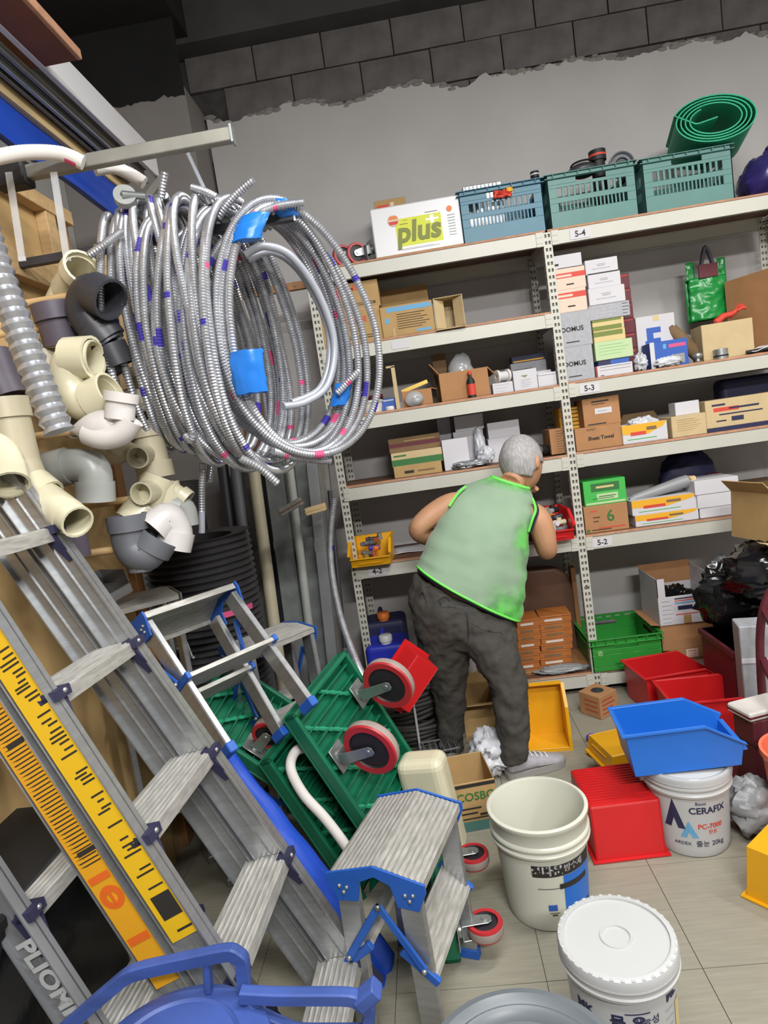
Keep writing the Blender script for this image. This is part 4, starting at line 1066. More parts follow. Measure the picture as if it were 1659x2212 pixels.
# ================================================================== stackable picking bins
def picking_bin(label, L, Wd, H, mat, loc, rot, group='stackable picking bins', contents=None, ribs=False):
    """open bin; length along y (hopper front at -L/2, tall back at +L/2), width along x, base on z=0"""
    t = thing('picking_bin', label, 'bin', loc, rot, group)
    e = .004; tp = .012; y0, y1 = -L / 2, L / 2; fl_ = .38
    ys = y0 + L * .30
    mb = MB()
    prof = [(y0 + tp, 0), (y1 - tp, 0), (y1, H), (ys, H), (y0 - .01, H * fl_ + .02), (y0, H * fl_)]
    for s_ in (-1, 1):
        T = basis((0, 1, 0), (0, 0, 1), (1, 0, 0))
        xo = s_ * (Wd / 2)
        mb.prism(prof, xo - (e if s_ > 0 else 0), xo + (0 if s_ > 0 else e), 0, T)
    mb.box((-Wd / 2 + e, y0 + tp, 0), (Wd / 2 - e, y1 - tp, e))
    mb.hexa([(-Wd / 2 + e, y1 - tp - e, e), (Wd / 2 - e, y1 - tp - e, e), (Wd / 2 - e, y1 - tp, e), (-Wd / 2 + e, y1 - tp, e)],
            [(-Wd / 2 + e, y1 - e, H), (Wd / 2 - e, y1 - e, H), (Wd / 2 - e, y1, H), (-Wd / 2 + e, y1, H)])
    mb.hexa([(-Wd / 2 + e, y0 + tp, e), (Wd / 2 - e, y0 + tp, e), (Wd / 2 - e, y0 + tp + e, e), (-Wd / 2 + e, y0 + tp + e, e)],
            [(-Wd / 2 + e, y0, H * fl_), (Wd / 2 - e, y0, H * fl_), (Wd / 2 - e, y0 + e, H * fl_), (-Wd / 2 + e, y0 + e, H * fl_)])
    mb.build('body', mat, t, bevel=.0015)
    rm = MB(); o_ = .012; d = .005
    for s_ in (-1, 1):
        a, b = sorted((s_ * (Wd / 2), s_ * (Wd / 2 + o_)))
        rm.box((a, ys, H - d), (b, y1 + o_, H))
        rm.hexa([(a, y0 - .01, H * fl_ + .015), (b, y0 - .01, H * fl_ + .015), (b, ys, H - d), (a, ys, H - d)],
                [(a, y0 - .01, H * fl_ + .02), (b, y0 - .01, H * fl_ + .02), (b, ys, H), (a, ys, H)])
    rm.box((-Wd / 2, y1, H - d), (Wd / 2, y1 + o_, H))
    rm.build('rim', mat, t)
    MB().box((-Wd / 2, y0 - .012, H * fl_ - .006), (Wd / 2, y0 + e, H * fl_)).build('front_lip', mat, t)
    MB().box((-Wd * .3, y0 - .001 + .004, H * .12), (Wd * .3, y0 + .008, H * .15)).build('label_holder', mat, t)
    if ribs:
        n = 14
        for k in range(n):
            y = y0 + tp + .01 + (L - 2 * tp - .03) * k / (n - 1)
            MB().box((-Wd / 2 + .01, y - .0035, -.0045), (Wd / 2 - .01, y + .0035, .0005)).build('base_rib', mat, t)
    return t
def loose(label, name, cat, mat, loc, kind, s=.03, rot=0.0, group=None):
    t = thing(name, label, cat, loc, rot, group)
    if kind == 'elbow':
        MB().tube(bez([(-s, 0, s * .5), (0, 0, s * .5), (s * .5, s * .5, s * .5), (s * .5, s * 1.3, s * .6)], 5), s * .42, 10).build('bend', mat, t)
        MB().tube([(-s * 1.2, 0, s * .5), (-s * .7, 0, s * .5)], s * .52, 10).build('socket', mat, t)
    elif kind == 'tee':
        MB().tube([(-s, 0, s * .5), (s, 0, s * .5)], s * .42, 10).build('run', mat, t)
        MB().tube([(0, 0, s * .5), (0, 0, s * 1.3)], s * .4, 10).build('branch', mat, t)
    else:
        MB().tube([(-s, 0, s * .45), (s, 0, s * .6)], s * .4, 8).build('barrel', mat, t)
        MB().tube([(s * .3, 0, s * .5), (s * .6, 0, s * .55)], s * .55, 6).build('nut', mat, t)
    return t
# yellow bin of fittings on shelf 4-2
x0, x1, h = slot(762, 847, 1172, Z4, 3.31)
bx_ = (x0 + x1) / 2
picking_bin('small yellow picking bin of fittings at the left end of shelf 4-2', .26, x1 - x0, .13, 'bin_yellow', (bx_, 3.31 + .13, Z4), R(-3))
rnd = random.Random(3)
mats_ = ['brass', 'terracotta', 'zinc', 'orange', 'rubber_black', 'drum_blue', 'pvc_grey', 'brass', 'pale_plank', 'terracotta', 'zinc', 'pvc_dark']
cols_ = ['brass', 'rust-red', 'zinc', 'orange', 'black', 'blue', 'grey', 'old brass', 'wooden', 'rust-brown', 'bright zinc', 'charcoal']
for k in range(12):
    loose(cols_[k] + ' ' + ['elbow', 'tee', 'coupling'][k % 3] + ' fitting heaped in the small yellow bin', 'pipe_fitting', 'fitting', mats_[k],
          (bx_ + rnd.uniform(-.05, .05), 3.36 + .035 * (k // 3) + rnd.uniform(-.01, .01), Z4 + .03 + .022 * (k // 3) + rnd.uniform(0, .02)), ['elbow', 'tee', 'coupling'][k % 3], .03, rnd.uniform(0, 6), 'fittings in the small yellow bin')
# red bin at the right end of shelf 4-2
x0, x1, h = slot(1158, 1240, 1118, Z4, 3.31)
bx_ = (x0 + x1) / 2
picking_bin('red picking bin of white fittings at the right end of shelf 4-2', .28, x1 - x0, .15, 'bin_red', (bx_, 3.31 + .14, Z4), R(2))
for k in range(8):
    loose(['white', 'grey', 'pale', 'ivory', 'dark grey', 'orange', 'black', 'smoky'][k] + ' ' + ['tee', 'elbow', 'coupling'][k % 3] + ' fitting heaped in the red bin', 'pipe_fitting', 'fitting', ['pvc_white', 'pvc_grey', 'paper_white', 'pvc_ivory', 'pvc_dark', 'orange', 'rubber_black', 'pvc_light'][k],
          (bx_ + rnd.uniform(-.055, .055), 3.36 + .04 * (k // 2) + rnd.uniform(-.01, .01), Z4 + .035 + .028 * (k // 2)), ['tee', 'elbow', 'coupling'][k % 3], .034, rnd.uniform(0, 6), 'fittings in the red bin')
# yellow bin standing on its tall end, mouth towards us
picking_bin('yellow picking bin stood on end beside the grey-haired man', .27, .19, .15, 'bin_yellow', (.385, 2.99, .136), Matrix.Rotation(R(-4), 4, 'Z') @ Matrix.Rotation(R(-4), 4, 'X') @ basis((-1, 0, 0), (0, 0, -1), (0, -1, 0)))
# red bin upside down, ribbed base up
picking_bin('red picking bin turned upside down with ribbed base up', .27, .235, .19, 'bin_red', (.497, 2.205, .192), Matrix.Rotation(R(2), 4, 'Z') @ Matrix.Rotation(PI, 4, 'Y') @ Matrix.Rotation(PI, 4, 'Z'), ribs=True)
# two red bins lying side-on at the rack foot
picking_bin('rear of two red picking bins before the bottom shelf', .42, .26, .20, 'bin_red', (1.09, 3.2, .002), R(97))
picking_bin('front of two red picking bins before the bottom shelf', .42, .26, .20, 'bin_red', (1.13, 2.87, .002), R(88))
# yellow bins on the floor
picking_bin('yellow picking bin turned over behind the blue bin', .3, .2, .17, 'bin_yellow', (.67, 2.55, .172), Matrix.Rotation(R(-78), 4, 'Z') @ Matrix.Rotation(PI, 4, 'Y'))
picking_bin('yellow picking bin turned over at the right edge of the floor', .34, .24, .17, 'bin_yellow', (.975, 1.80, .172), Matrix.Rotation(R(40), 4, 'Z') @ Matrix.Rotation(PI, 4, 'Y'))
# ================================================================== pails
def pail(name, label, x, y, r0, r1, H, mat, inside=True, rz=0, ribs=(.72, .8), loc_z=0.0, up=1, cat='pail'):
    t = thing(name, label, cat, (x, y, loc_z), rz)
    def rad(z): return r0 + (r1 - r0) * z / H
    pr = [(0, .004), (r0 * .9, .004), (r0 * .93, 0), (r0 * .98, .003), (r0, .012)]
    for k in range(1, 8): pr.append((rad(H * ribs[0] * k / 7), H * ribs[0] * k / 7))
    za, zb = H * ribs[0], H * ribs[1]
    pr += [(rad(za) + .010, za + .004), (rad(za) + .012, za + .012), (rad(za) + .006, za + .02), (rad(zb) + .004, zb - .006), (rad(zb) + .010, zb), (rad(zb) + .010, zb + .008), (rad(zb) + .004, zb + .014),
           (rad(H) + .002, H - .018), (rad(H) + .007, H - .012), (rad(H) + .007, H - .002), (rad(H) + .004, H)]
    if inside: pr += [(rad(H) - .004, H), (rad(H) - .007, H - .006), (rad(H * .5) - .004, H * .5), (r0 - .004, .010), (0, .010)]
    else: pr += [(0, H)]
    MB().lathe(pr, 56).build('body', mat, t)
    return t, rad
def wrap_patch(t, rad, a0, a1, z0, z1, mat, name='label_patch', off=.0012, n=16):
    mb = MB()
    mb.grid(lambda u, v: Vector(((rad(z0 + (z1 - z0) * v) + off) * math.cos(a0 + (a1 - a0) * u), (rad(z0 + (z1 - z0) * v) + off) * math.sin(a0 + (a1 - a0) * u), z0 + (z1 - z0) * v)), n, 4)
    return mb.build(name, mat, t)
def wrap_text(t, rad, txt, size, a, z, mat, **k):
    T = Matrix.Identity(4); T[0][3] = a; T[2][3] = z
    return lettering(txt, size, T, mat, t, wrap=rad, **k)
# open white bucket with black and blue print
A0 = R(-90)
t, rad = pail('open_bucket', 'open white plastic bucket with black and blue printed label', .192, 1.905, .124, .147, .34, 'pail_white', True, 0)
ca = math.atan2(-1.905, -.192)        # direction to the camera
wrap_patch(t, rad, ca - .28, ca + 1.25, .188, .226, 'print_black')
wrap_text(t, rad, '로다운', .036, ca + .04, .207, 'pail_bright', bold=.001)
wrap_text(t, rad, '방수제', .026, ca + .66, .208, 'carton_grey', bold=.0006)
wrap_patch(t, rad, ca + .38, ca + 1.3, .05, .187, 'bin_blue')
wrap_patch(t, rad, ca + .28, ca + 1.05, .145, .162, 'print_black', off=.002)
wrap_text(t, rad, 'WATER PROOF', .013, ca + .64, .1535, 'carton_grey')
wrap_patch(t, rad, ca - .2, ca + .28, .148, .150, 'print_black')
wrap_patch(t, rad, ca - .02, ca + .18, .075, .095, 'carton_blue')
wrap_patch(t, rad, ca + .0, ca + .22, .066, .068, 'print_black')
wrap_patch(t, rad, ca + .05, ca + .17, .058, .062, 'print_black')
wrap_patch(t, rad, ca + .5, ca + 1.2, .052, .064, 'print_navy', off=.002)
# white pail standing upside... with moulded lid in front
t, rad = pail('lidded_pail', 'white pail with moulded lid and navy lettering in the foreground', .276, 1.36, .11, .121, .335, 'pail_bright', False, 0, (.86, .93))
H_ = .335
MB().lathe([(.122, H_ - .03), (.129, H_ - .03), (.131, H_ - .004), (.128, H_ + .006), (.120, H_ + .009), (.115, H_ + .009), (.114, H_ + .003), (.036, H_ + .003), (.035, H_ + .006), (.031, H_ + .006), (.030, H_ + .002), (0, H_ + .002)], 64).build('lid', 'pail_bright', t)
for k in range(36):
    a = 2 * PI * k / 36
    MB().box((.1145, -.004, H_ + .004), (.1275, .004, H_ + .0085), 0, Matrix.Rotation(a, 4, 'Z')).build('lid_rib', 'pail_bright', t)
ca = math.atan2(-1.30, -.272)
wrap_text(t, rad, '몰 유', .036, ca + .05, .235, 'print_navy', bold=.001)
wrap_text(t, rad, '기능성', .022, ca + .38, .238, 'print_navy')
wrap_patch(t, rad, ca + .2, ca + .56, .221, .226, 'print_red')
wrap_patch(t, rad, ca - .0, ca + .45, .258, .261, 'print_navy')
wrap_text(t, rad, 'MK', .03, ca - .75, .24, 'print_navy', bold=.001)
wrap_text(t, rad, 'ML', .03, ca + .98, .27, 'print_navy', bold=.001)
for k in range(4): wrap_patch(t, rad, ca + .78, ca + 1.02, .24 - .02 * k, .242 - .02 * k, 'carton_grey')
wrap_patch(t, rad, ca + 1.1, ca + 1.3, .16, .24, 'carton_cream')
wrap_text(t, rad, '시멘트 모르타르', .024, ca + .25, .16, 'print_navy')
# pail with mountain mark under the blue bin
t, rad = pail('printed_pail', 'white pail with navy mountain mark under the blue bin', .735, 2.16, .122, .136, .285, 'pail_bright', False, 0, (.76, .86))
MB().lathe([(.137, .262), (.147, .262), (.148, .285), (.142, .292), (.132, .288), (.128, .280), (0, .28)], 56).build('lid', 'clear_plastic', t)
ca = math.atan2(-2.16, -.735)
def tri(a, z, w, hgt, mat, nm, notch=.35):
    mb = MB(); rr = lambda zz: rad(zz) + .0014
    def P(da, zz): return (rr(zz) * math.cos(a + da), rr(zz) * math.sin(a + da), zz)
    pts = [P(-w, z), P(-w * .35, z), P(0, z + hgt * notch), P(w * .35, z), P(w, z), P(0, z + hgt)]
    mb.add(pts, [(0, 1, 2, 5), (2, 3, 4, 5)])
    mb.build(nm, mat, t)
tri(ca - .38, .105, .26, .105, 'print_navy', 'mountain_mark')
tri(ca - .04, .075, .22, .06, 'print_blue', 'mountain_mark')
wrap_text(t, rad, 'CERAFIX', .032, ca + .46, .172, 'print_navy', bold=.0006)
wrap_text(t, rad, 'Bison', .016, ca + .28, .198, 'print_navy')
wrap_text(t, rad, 'PC-7000', .024, ca + .50, .115, 'print_red', bold=.0004)
wrap_text(t, rad, '탄성', .016, ca + .55, .094, 'print_red')
wrap_text(t, rad, 'ARDEX', .016, ca - .22, .052, 'print_navy')
wrap_text(t, rad, '줄눈 20kg', .024, ca + .48, .052, 'print_navy')
for s_ in (-1, 1): MB().lathe([(0, 0), (.012, 0), (.012, .014), (0, .014)], 12, 0, Matrix.Translation((s_ * .14, 0, .235)) @ Matrix.Rotation(s_ * PI / 2, 4, 'Y')).build('handle_lug', 'pail_bright', t)
picking_bin('blue picking bin resting on the white pail with mountain mark', .36, .21, .15, 'bin_blue', (.72, 2.17, .294), Matrix.Rotation(R(86), 4, 'Z') @ Matrix.Rotation(R(-3), 4, 'X'))
# large grey drum and the dark-lidded pail at the bottom edge
t = thing('grey_lidded_drum', 'drum with round grey lid at the bottom edge of the view', 'drum', (.02, .86, 0))
MB().lathe([(0, 0), (.135, 0), (.14, .01), (.152, .50), (.156, .505), (.156, .52), (.15, .525)], 56).build('body', 'pail_bright', t)
MB().lathe([(.16, .515), (.165, .515), (.167, .54), (.162, .553), (.15, .556), (.142, .548), (.138, .546), (.13, .552), (.122, .548), (.116, .535), (.02, .533), (.016, .538), (0, .54)], 64).build('lid', 'lid_grey', t)
for k in range(4):
    MB().box((.03, -.002, .533), (.112, .002, .537), 0, Matrix.Rotation(k * PI / 2 + .5, 4, 'Z')).build('lid_rib', 'lid_grey', t)
t, rad = pail('dark_lidded_pail', 'low pail with dark and maroon lid behind the grey drum', .335, .955, .115, .128, .33, 'pail_bright', False, 0, (.8, .9))
MB().lathe([(.129, .305), (.138, .305), (.139, .33), (.132, .337), (.12, .337), (.1, .334)], 48).build('lid_rim', 'pvc_grey', t)
MB().lathe([(.1, .335), (.05, .336), (0, .336)], 48).build('lid', 'maroon', t)

# ================================================================== other floor things, right half
t = carton('open kraft carton with green print behind the open white bucket', 985, 1074, 1690, 0.001, 2.31, .22, 'cardboard', opened=True,
       marks=[(0, .9, 1, .97, 'print_black'), (0, 0, 1, .2, 'crate_sage'), (.1, .35, .5, .38, 'print_black'), (.1, .45, .6, .48, 'print_black'), (.55, .3, .9, .34, 'print_black'), (.1, .25, .8, .27, 'print_black')], texts=[(.5, .7, .045, 'COSBO', 'print_green')], rz=R(8))
w, h = t['_w'], t['_h']
t = thing('kraft_cube', 'small kraft cube carton with a black disc before the rack', 'box', (.69, 3.17, 0.001), R(36))
MB().box((-.065, -.065, 0), (.065, .065, .115)).build('body', 'cardboard_tan', t, bevel=.002)
MB().lathe([(0, .1165), (.03, .1165), (.032, .115)], 20).build('disc', 'pvc_dark', t)
mb = MB()
for k in range(4): mb.box((-.05, -.0662, .02 + .022 * k), (.04 - .012 * (k % 2), -.065, .027 + .022 * k))
mb.build('printing', 'terracotta', t)['kind'] = 'stuff'
mb = MB()
for k in range(3): mb.box((-.0662, -.05, .03 + .025 * k), (-.065, .03, .037 + .025 * k))
mb.build('side_printing', 'terracotta', t)['kind'] = 'stuff'
q = G(1283, 1600)
t = thing('tape_roll', 'small blue tape roll with steel cutter on the floor', 'tape', (q.x, q.y, 0.001), R(20))
MB().lathe([(.02, 0), (.032, 0), (.032, .02), (.02, .02), (.02, 0)], 24).build('ring', 'drum_blue', t, fix=True)
MB().box((.028, -.012, .0), (.085, .012, .004)).build('cutter', 'zinc', t, bevel=.001)
def foil(name, label, cat, px, py, r, mat):
    q = G(px, py); return lump(name, label, cat, (q.x, q.y, 0), r, mat, .3, 6, px)
foil('plastic_sack', 'crumpled white plastic sack on the floor between the shoes', 'sack', 1062, 1660, (.085, .12, .085), 'bag_white')
# right edge: hand truck, black bag, cartons
q = G(1625, 1690)
t = thing('hand_truck', 'maroon steel hand truck at the right edge', 'hand truck', (1.24, 2.42, 0), R(-18))
for y in (-.16, .16): MB().tube(bez([(-.08, y, .0), (-.07, y, .5), (-.02, y, .7), (.06, y, .74)], 6), .016, 10).build('rail', 'maroon', t)
for z, x in ((.2, -.073), (.42, -.065), (.62, -.045)): MB().box((x - .012, -.16, z - .012), (x + .012, .16, z + .012)).build('cross_bar', 'maroon', t)
MB().box((-.3, -.17, .0), (-.08, .17, .008)).build('toe_plate', 'maroon', t, bevel=.002)
for y in (-.19, .19): MB().lathe([(0, -.02), (.05, -.02), (.09, -.018), (.1, 0), (.09, .018), (.05, .02), (0, .02)], 24, 0, Matrix.Translation((.0, y, .1)) @ Matrix.Rotation(PI / 2, 4, 'X')).build('wheel', 'rubber_black', t)
t = thing('grey_panel_box', 'pale grey flat box leaning on the maroon hand truck', 'box', (1.34, 2.75, 0), Matrix.Rotation(R(-12), 4, 'Z'))
MB().box((-.13, -.06, .0), (.2, .06, .52)).build('body', 'carton_grey', t, bevel=.004); MB().box((-.13, -.063, .36), (.2, -.06, .38)).build('tape', 'paper_white', t)
lump('rubbish_bag', 'big glossy black rubbish bag heaped at the right edge', 'bag', (1.47, 2.95, .52), (.2, .17, .15), 'bag_black', .22, 6, 101, True)
lump('rubbish_bag', 'sagging lower black rubbish bag beside the grey sack', 'bag', (1.36, 3.12, .36), (.16, .12, .17), 'bag_black', .25, 6, 111)
t = thing('crate_stand', 'maroon plastic crate under the black rubbish bags', 'crate', (1.5, 3.03, 0))
MB().box((-.27, -.17, 0), (.27, .17, .36)).build('body', 'maroon', t, bevel=.006)
MB().box((-.28, -.18, .33), (.28, .18, .36)).build('rim', 'maroon', t, bevel=.003)
x0 = XAT(1600, 2.95, .85)
t = thing('open_carton', 'large open kraft carton on the black bags at the right edge', 'box', (x0 + .27, 3.06, .80), Matrix.Rotation(R(14), 4, 'Z') @ Matrix.Rotation(R(4), 4, 'Y'))
w, d, h, e = .4, .26, .22, .004
mb = MB()
for a, b in (((-w / 2, -d / 2, 0), (w / 2, d / 2, e)), ((-w / 2, -d / 2, e), (w / 2, -d / 2 + e, h)), ((-w / 2, d / 2 - e, e), (w / 2, d / 2, h)), ((-w / 2, -d / 2 + e, e), (-w / 2 + e, d / 2 - e, h)), ((w / 2 - e, -d / 2 + e, e), (w / 2, d / 2 - e, h))): mb.box(a, b)
mb.build('body', 'cardboard', t)
MB().add([(-w / 2, -d / 2, h), (-w / 2, d / 2, h), (-w / 2 - .05, d / 2, h + .05), (-w / 2 - .05, -d / 2, h + .05)], [(0, 1, 2, 3)]).build('flap', 'cardboard', t, solid=.004)
MB().box((-w * .2, -d / 2 - .001, h * .1), (w * .1, -d / 2, h * .35)).build('printing', 'cardboard_dark', t)
t = thing('torn_card', 'torn tan cardboard flap on the black rubbish bag', 'card', (1.5, 2.82, .80), Matrix.Rotation(R(14), 4, 'Y'))
MB().grid(lambda u, v: Vector((-.12 + .28 * u, -.07 + .14 * v + .02 * noise.noise((u * 5, 0, 0)), .012 * noise.noise((u * 3, v * 3, 2)))), 10, 5).build('sheet', 'cardboard_pale', t, solid=.004)
MB().box((.0, -.05, .012), (.12, -.045, .013)).build('printing', 'carton_yellow', t)
t = thing('coral_bucket', 'coral plastic bucket cut off by the right edge', 'bucket', (1.10, 2.08, .0))
MB().lathe([(0, .0), (.10, 0), (.13, .30), (.138, .30), (.138, .32), (.128, .32), (.1, .02), (0, .02)], 40).build('body', 'coral', t)
MB().tube(bez([(-.135, 0, .3), (-.1, -.12, .26), (0, -.16, .24), (.1, -.12, .26), (.135, 0, .3)], 6), .005, 6).build('bail', 'zinc', t)
t = thing('foam_tray', 'white foam tray with maroon band at the right edge', 'tray', (1.1, 2.4, .30), R(15))
MB().box((-.08, -.06, 0), (.1, .06, .035)).build('tray', 'foam_white', t, bevel=.006); MB().box((-.081, -.061, .012), (.101, .061, .02)).build('band', 'carton_maroon', t)
t = thing('maroon_case', 'dark maroon case under the white foam tray at the right edge', 'case', (1.11, 2.4, 0), R(15))
MB().box((-.075, -.055, 0), (.095, .055, .299)).build('shell', 'maroon', t, bevel=.006); MB().box((-.076, -.056, .2), (.096, .056, .206)).build('seam', 'rubber_black', t)
foil('clear_sack', 'grey clear sack on the floor behind the printed pail', 'sack', 1625, 1790, (.09, .09, .09), 'bag_grey')
# ================================================================== the man at the shelf
def ring_lr(pl, pr, Y, dv, n=20, sq=0.0, Yr=None):
    a = W(pl[0], pl[1], Y); b = W(pr[0], pr[1], Yr if Yr else Y)
    c = (a + b) / 2; u = (b - a) / 2
    v = Vector((0, 1, 0)); v = (v - u.normalized() * v.dot(u.normalized())).normalized() * dv
    out = []
    for k in range(n):
        t_ = 2 * PI * k / n
        out.append(c + u * math.cos(t_) + v * math.sin(t_))
    return out
def densify(rings, m=5):
    n = len(rings[0]); cols = [bez([r[k] for r in rings], m) for k in range(n)]
    return [[cols[k][i] for k in range(n)] for i in range(len(cols[0]))]
def limb(mb, pts, m=6, n=14):       # pts: (px,py,Y,r)
    path = bez([W(a, b, c) for a, b, c, r in pts], m); rr = [q.x for q in bez([Vector((r, 0, 0)) for *_, r in pts], m)]
    mb.tube(path, rr, n)
def remesh(o, vox, sm=4, fac=.5):
    md = o.modifiers.new('remesh', 'REMESH'); md.mode = 'VOXEL'; md.voxel_size = vox; md.use_smooth_shade = True
    md = o.modifiers.new('smooth', 'SMOOTH'); md.iterations = sm; md.factor = fac
man = thing('person', 'grey-haired person in light green sleeveless vest and dark trousers bending at the rack', 'person', (.12, 2.78, 0))
VR = [((903, 1223), (1124, 1338), 2.86, .14), ((912, 1195), (1134, 1275), 2.88, .145), ((934, 1150), (1138, 1200), 2.91, .145), ((958, 1106), (1143, 1145), 2.95, .14),
      ((980, 1072), (1156, 1108), 2.99, .12), ((1008, 1048), (1152, 1080), 3.03, .095), ((1062, 1030), (1142, 1055), 3.06, .065)]
# body: torso, neck, head base, arms with hands, legs as one surface
mb = MB()
inner = []
for pl, pr, Y, dv in [((920, 1262), (1080, 1325), 2.85, .09)] + VR:
    r_ = ring_lr(pl, pr, Y, dv); c = sum(r_, Vector()) / len(r_); inner.append([c + (p - c) * .86 for p in r_])
mb.loft(densify(inner, 4))
limb(mb, [(1103, 1046, 3.05, .058), (1116, 1028, 3.09, .056), (1128, 1008, 3.11, .06)])
# left arm (his left): shoulder, elbow out to the left, forearm back to the shelf
limb(mb, [(1025, 1082, 3.0, .03), (982, 1088, 2.985, .055), (938, 1110, 2.97, .054), (904, 1140, 2.95, .045), (915, 1155, 2.99, .046), (955, 1163, 3.07, .043), (1000, 1165, 3.17, .033), (1018, 1163, 3.21, .03)], 6)
# right arm: hanging upper arm, forearm reaching into the shelf
limb(mb, [(1122, 1115, 3.0, .03), (1152, 1112, 2.975, .056), (1170, 1140, 2.965, .058), (1181, 1180, 2.965, .047), (1180, 1186, 3.0, .047), (1168, 1160, 3.10, .042), (1160, 1138, 3.2, .033), (1160, 1132, 3.24, .03)], 6)
def hand(mb, wrist, dirv, side, s=1.0):
    """palm and five fingers; dirv forward, side = thumb direction"""
    d = Vector(dirv).normalized(); s_ = Vector(side); s_ = (s_ - d * s_.dot(d)).normalized(); nrm = d.cross(s_)
    w = Vector(wrist)
    palm = []
    for k, (l, hw, th) in enumerate(((0, .027, .02), (.03, .037, .019), (.07, .042, .016), (.09, .04, .014))):
        c = w + d * l
        palm.append([c + s_ * hw * math.cos(2 * PI * j / 12) + nrm * th * math.sin(2 * PI * j / 12) for j in range(12)])
    mb.loft(densify(palm, 3))
    for k, (off, ln) in enumerate(((.03, .072), (.010, .08), (-.011, .074), (-.031, .058))):
        b = w + d * .085 + s_ * off
        c1 = b + d * ln * .45 - nrm * .006; c2 = c1 + (d * .75 - nrm * .65) * ln * .32; c3 = c2 + (d * .3 - nrm * .95) * ln * .26
        mb.tube(bez([b - d * .02, b, c1, c2, c3], 4), [.0095] * 9 + [.0085] * 4 + [.0078] * 4, 8)
    b = w + d * .03 + s_ * .03
    mb.tube(bez([b - s_ * .012, b + s_ * .018 + d * .02, b + s_ * .03 + d * .045 - nrm * .008, b + s_ * .028 + d * .068 - nrm * .016], 4), [.012] * 5 + [.0105] * 4 + [.0092] * 4, 8)
hand(mb, W(1018, 1163, 3.21), (.6, .75, .05), (.3, -.1, .9))
hand(mb, W(1160, 1132, 3.24), (.25, .9, .05), (-.9, .2, .3))
# legs inside the trousers
limb(mb, [(955, 1330, 2.85, .06), (958, 1400, 2.87, .055), (965, 1470, 2.89, .04), (971, 1540, 2.91, .035), (973, 1606, 2.93, .03)], 5)
limb(mb, [(1045, 1345, 2.82, .055), (1066, 1410, 2.78, .05), (1097, 1480, 2.73, .038), (1108, 1560, 2.70, .035), (1111, 1646, 2.66, .03)], 5)
body = mb.build('body', 'skin', man, True); remesh(body, .007, 3)
# head: local frame, face looks to the rack, a little right and down
hc = W(1127, 1001, 3.12)
fd = Vector((.62, .70, -.38)).normalized(); rt = fd.cross(Vector((-.12, 0, 1))).normalized(); upv = rt.cross(fd)
HT = basis(rt, fd, upv, hc) @ Matrix.Scale(1.14, 4)
def headpt(a, b):
    d = Vector((math.sin(a) * math.cos(b), math.sin(a) * math.sin(b), -math.cos(a)))
    x, y, z = d.x * .076, d.y * .096, d.z * .112
    if d.z < 0:                         # jaw narrows and comes forward
        k = -d.z; x *= 1 - .28 * k * k; y = y * (1 - .16 * k) + .022 * k
    if d.y > .5: y += .004
    if d.y < 0: y *= 1.04
    return Vector((x, y, z)), d
mb = MB(); rings = []
for i in range(1, 26):
    a = PI * i / 26
    rings.append([HT @ headpt(a, 2 * PI * k / 32)[0] for k in range(32)])
mb.loft(rings)
mb.tube([HT @ Vector(p) for p in ((0, .092, .022), (0, .104, .0), (0, .118, -.022), (0, .108, -.032))], [.008, .011, .015, .01], 10)      # nose
for s_ in (-1, 1):
    mb.ball((0, 0, 0), (.012, .022, .032), 10, 0, HT @ Matrix.Translation((s_ * .078, -.006, -.008)) @ Matrix.Rotation(s_ * .35, 4, 'Z'))  # ears
    mb.tube([HT @ Vector(p) for p in ((s_ * .014, .094, .032), (s_ * .034, .088, .036), (s_ * .05, .075, .03))], .008, 8)                   # brow
mb.tube([HT @ Vector(p) for p in ((-.024, .09, -.056), (0, .1, -.053), (.024, .09, -.056))], .0065, 8)                                       # lips
mb.tube([HT @ Vector(p) for p in ((-.02, .088, -.09), (0, .096, -.094), (.02, .088, -.09))], .014, 8)                                       # chin
hd = mb.build('head', 'skin', man, True); remesh(hd, .005, 2)
for s_ in (-1, 1):
    e = MB(); e.ball((0, 0, 0), .0125, 10, 0, HT @ Matrix.Translation((s_ * .031, .082, .014))); e.ball((0, 0, 0), .006, 8, 1, HT @ Matrix.Translation((s_ * .031, .0925, .014)))
    e.build('eye', ['white_gloss', 'rubber_black'], man, True)
mb = MB(); grid = []
na, nb = 40, 64
for i in range(1, na):
    row = []
    for k in range(nb):
        p, d = headpt(PI * i / na, 2 * PI * k / nb)
        st = 1.075 + .012 * noise.noise((k * 1.1, i * .12, 3)) + .018 * noise.noise(d * 4)
        row.append((HT @ Vector((p.x * st, p.y * st - .003, p.z * st)), d))
    grid.append(row)
vs = [p for r_ in grid for p, d in r_]
fs = []
for i in range(na - 2):
    for k in range(nb):
        d = grid[i][k][1]
        keep = d.z > -.42 + .2 * max(0, -d.y) * 0 and not (d.y > .42 and d.z < .62) and not (abs(d.x) > .8 and d.z < -.05 and d.y > -.25)
        if d.y < -.3: keep = d.z > -.60
        if keep: fs.append((i * nb + k, i * nb + (k + 1) % nb, (i + 1) * nb + (k + 1) % nb, (i + 1) * nb + k))
o_ = len(vs); top_i = (na - 2) * nb
mb.add(vs, fs, 0, True); mb.f.append([top_i + k for k in range(nb)]); mb.mi.append(0); mb.sm.append(True)
mb.build('hair', 'hair_grey', man, True, solid=.006)
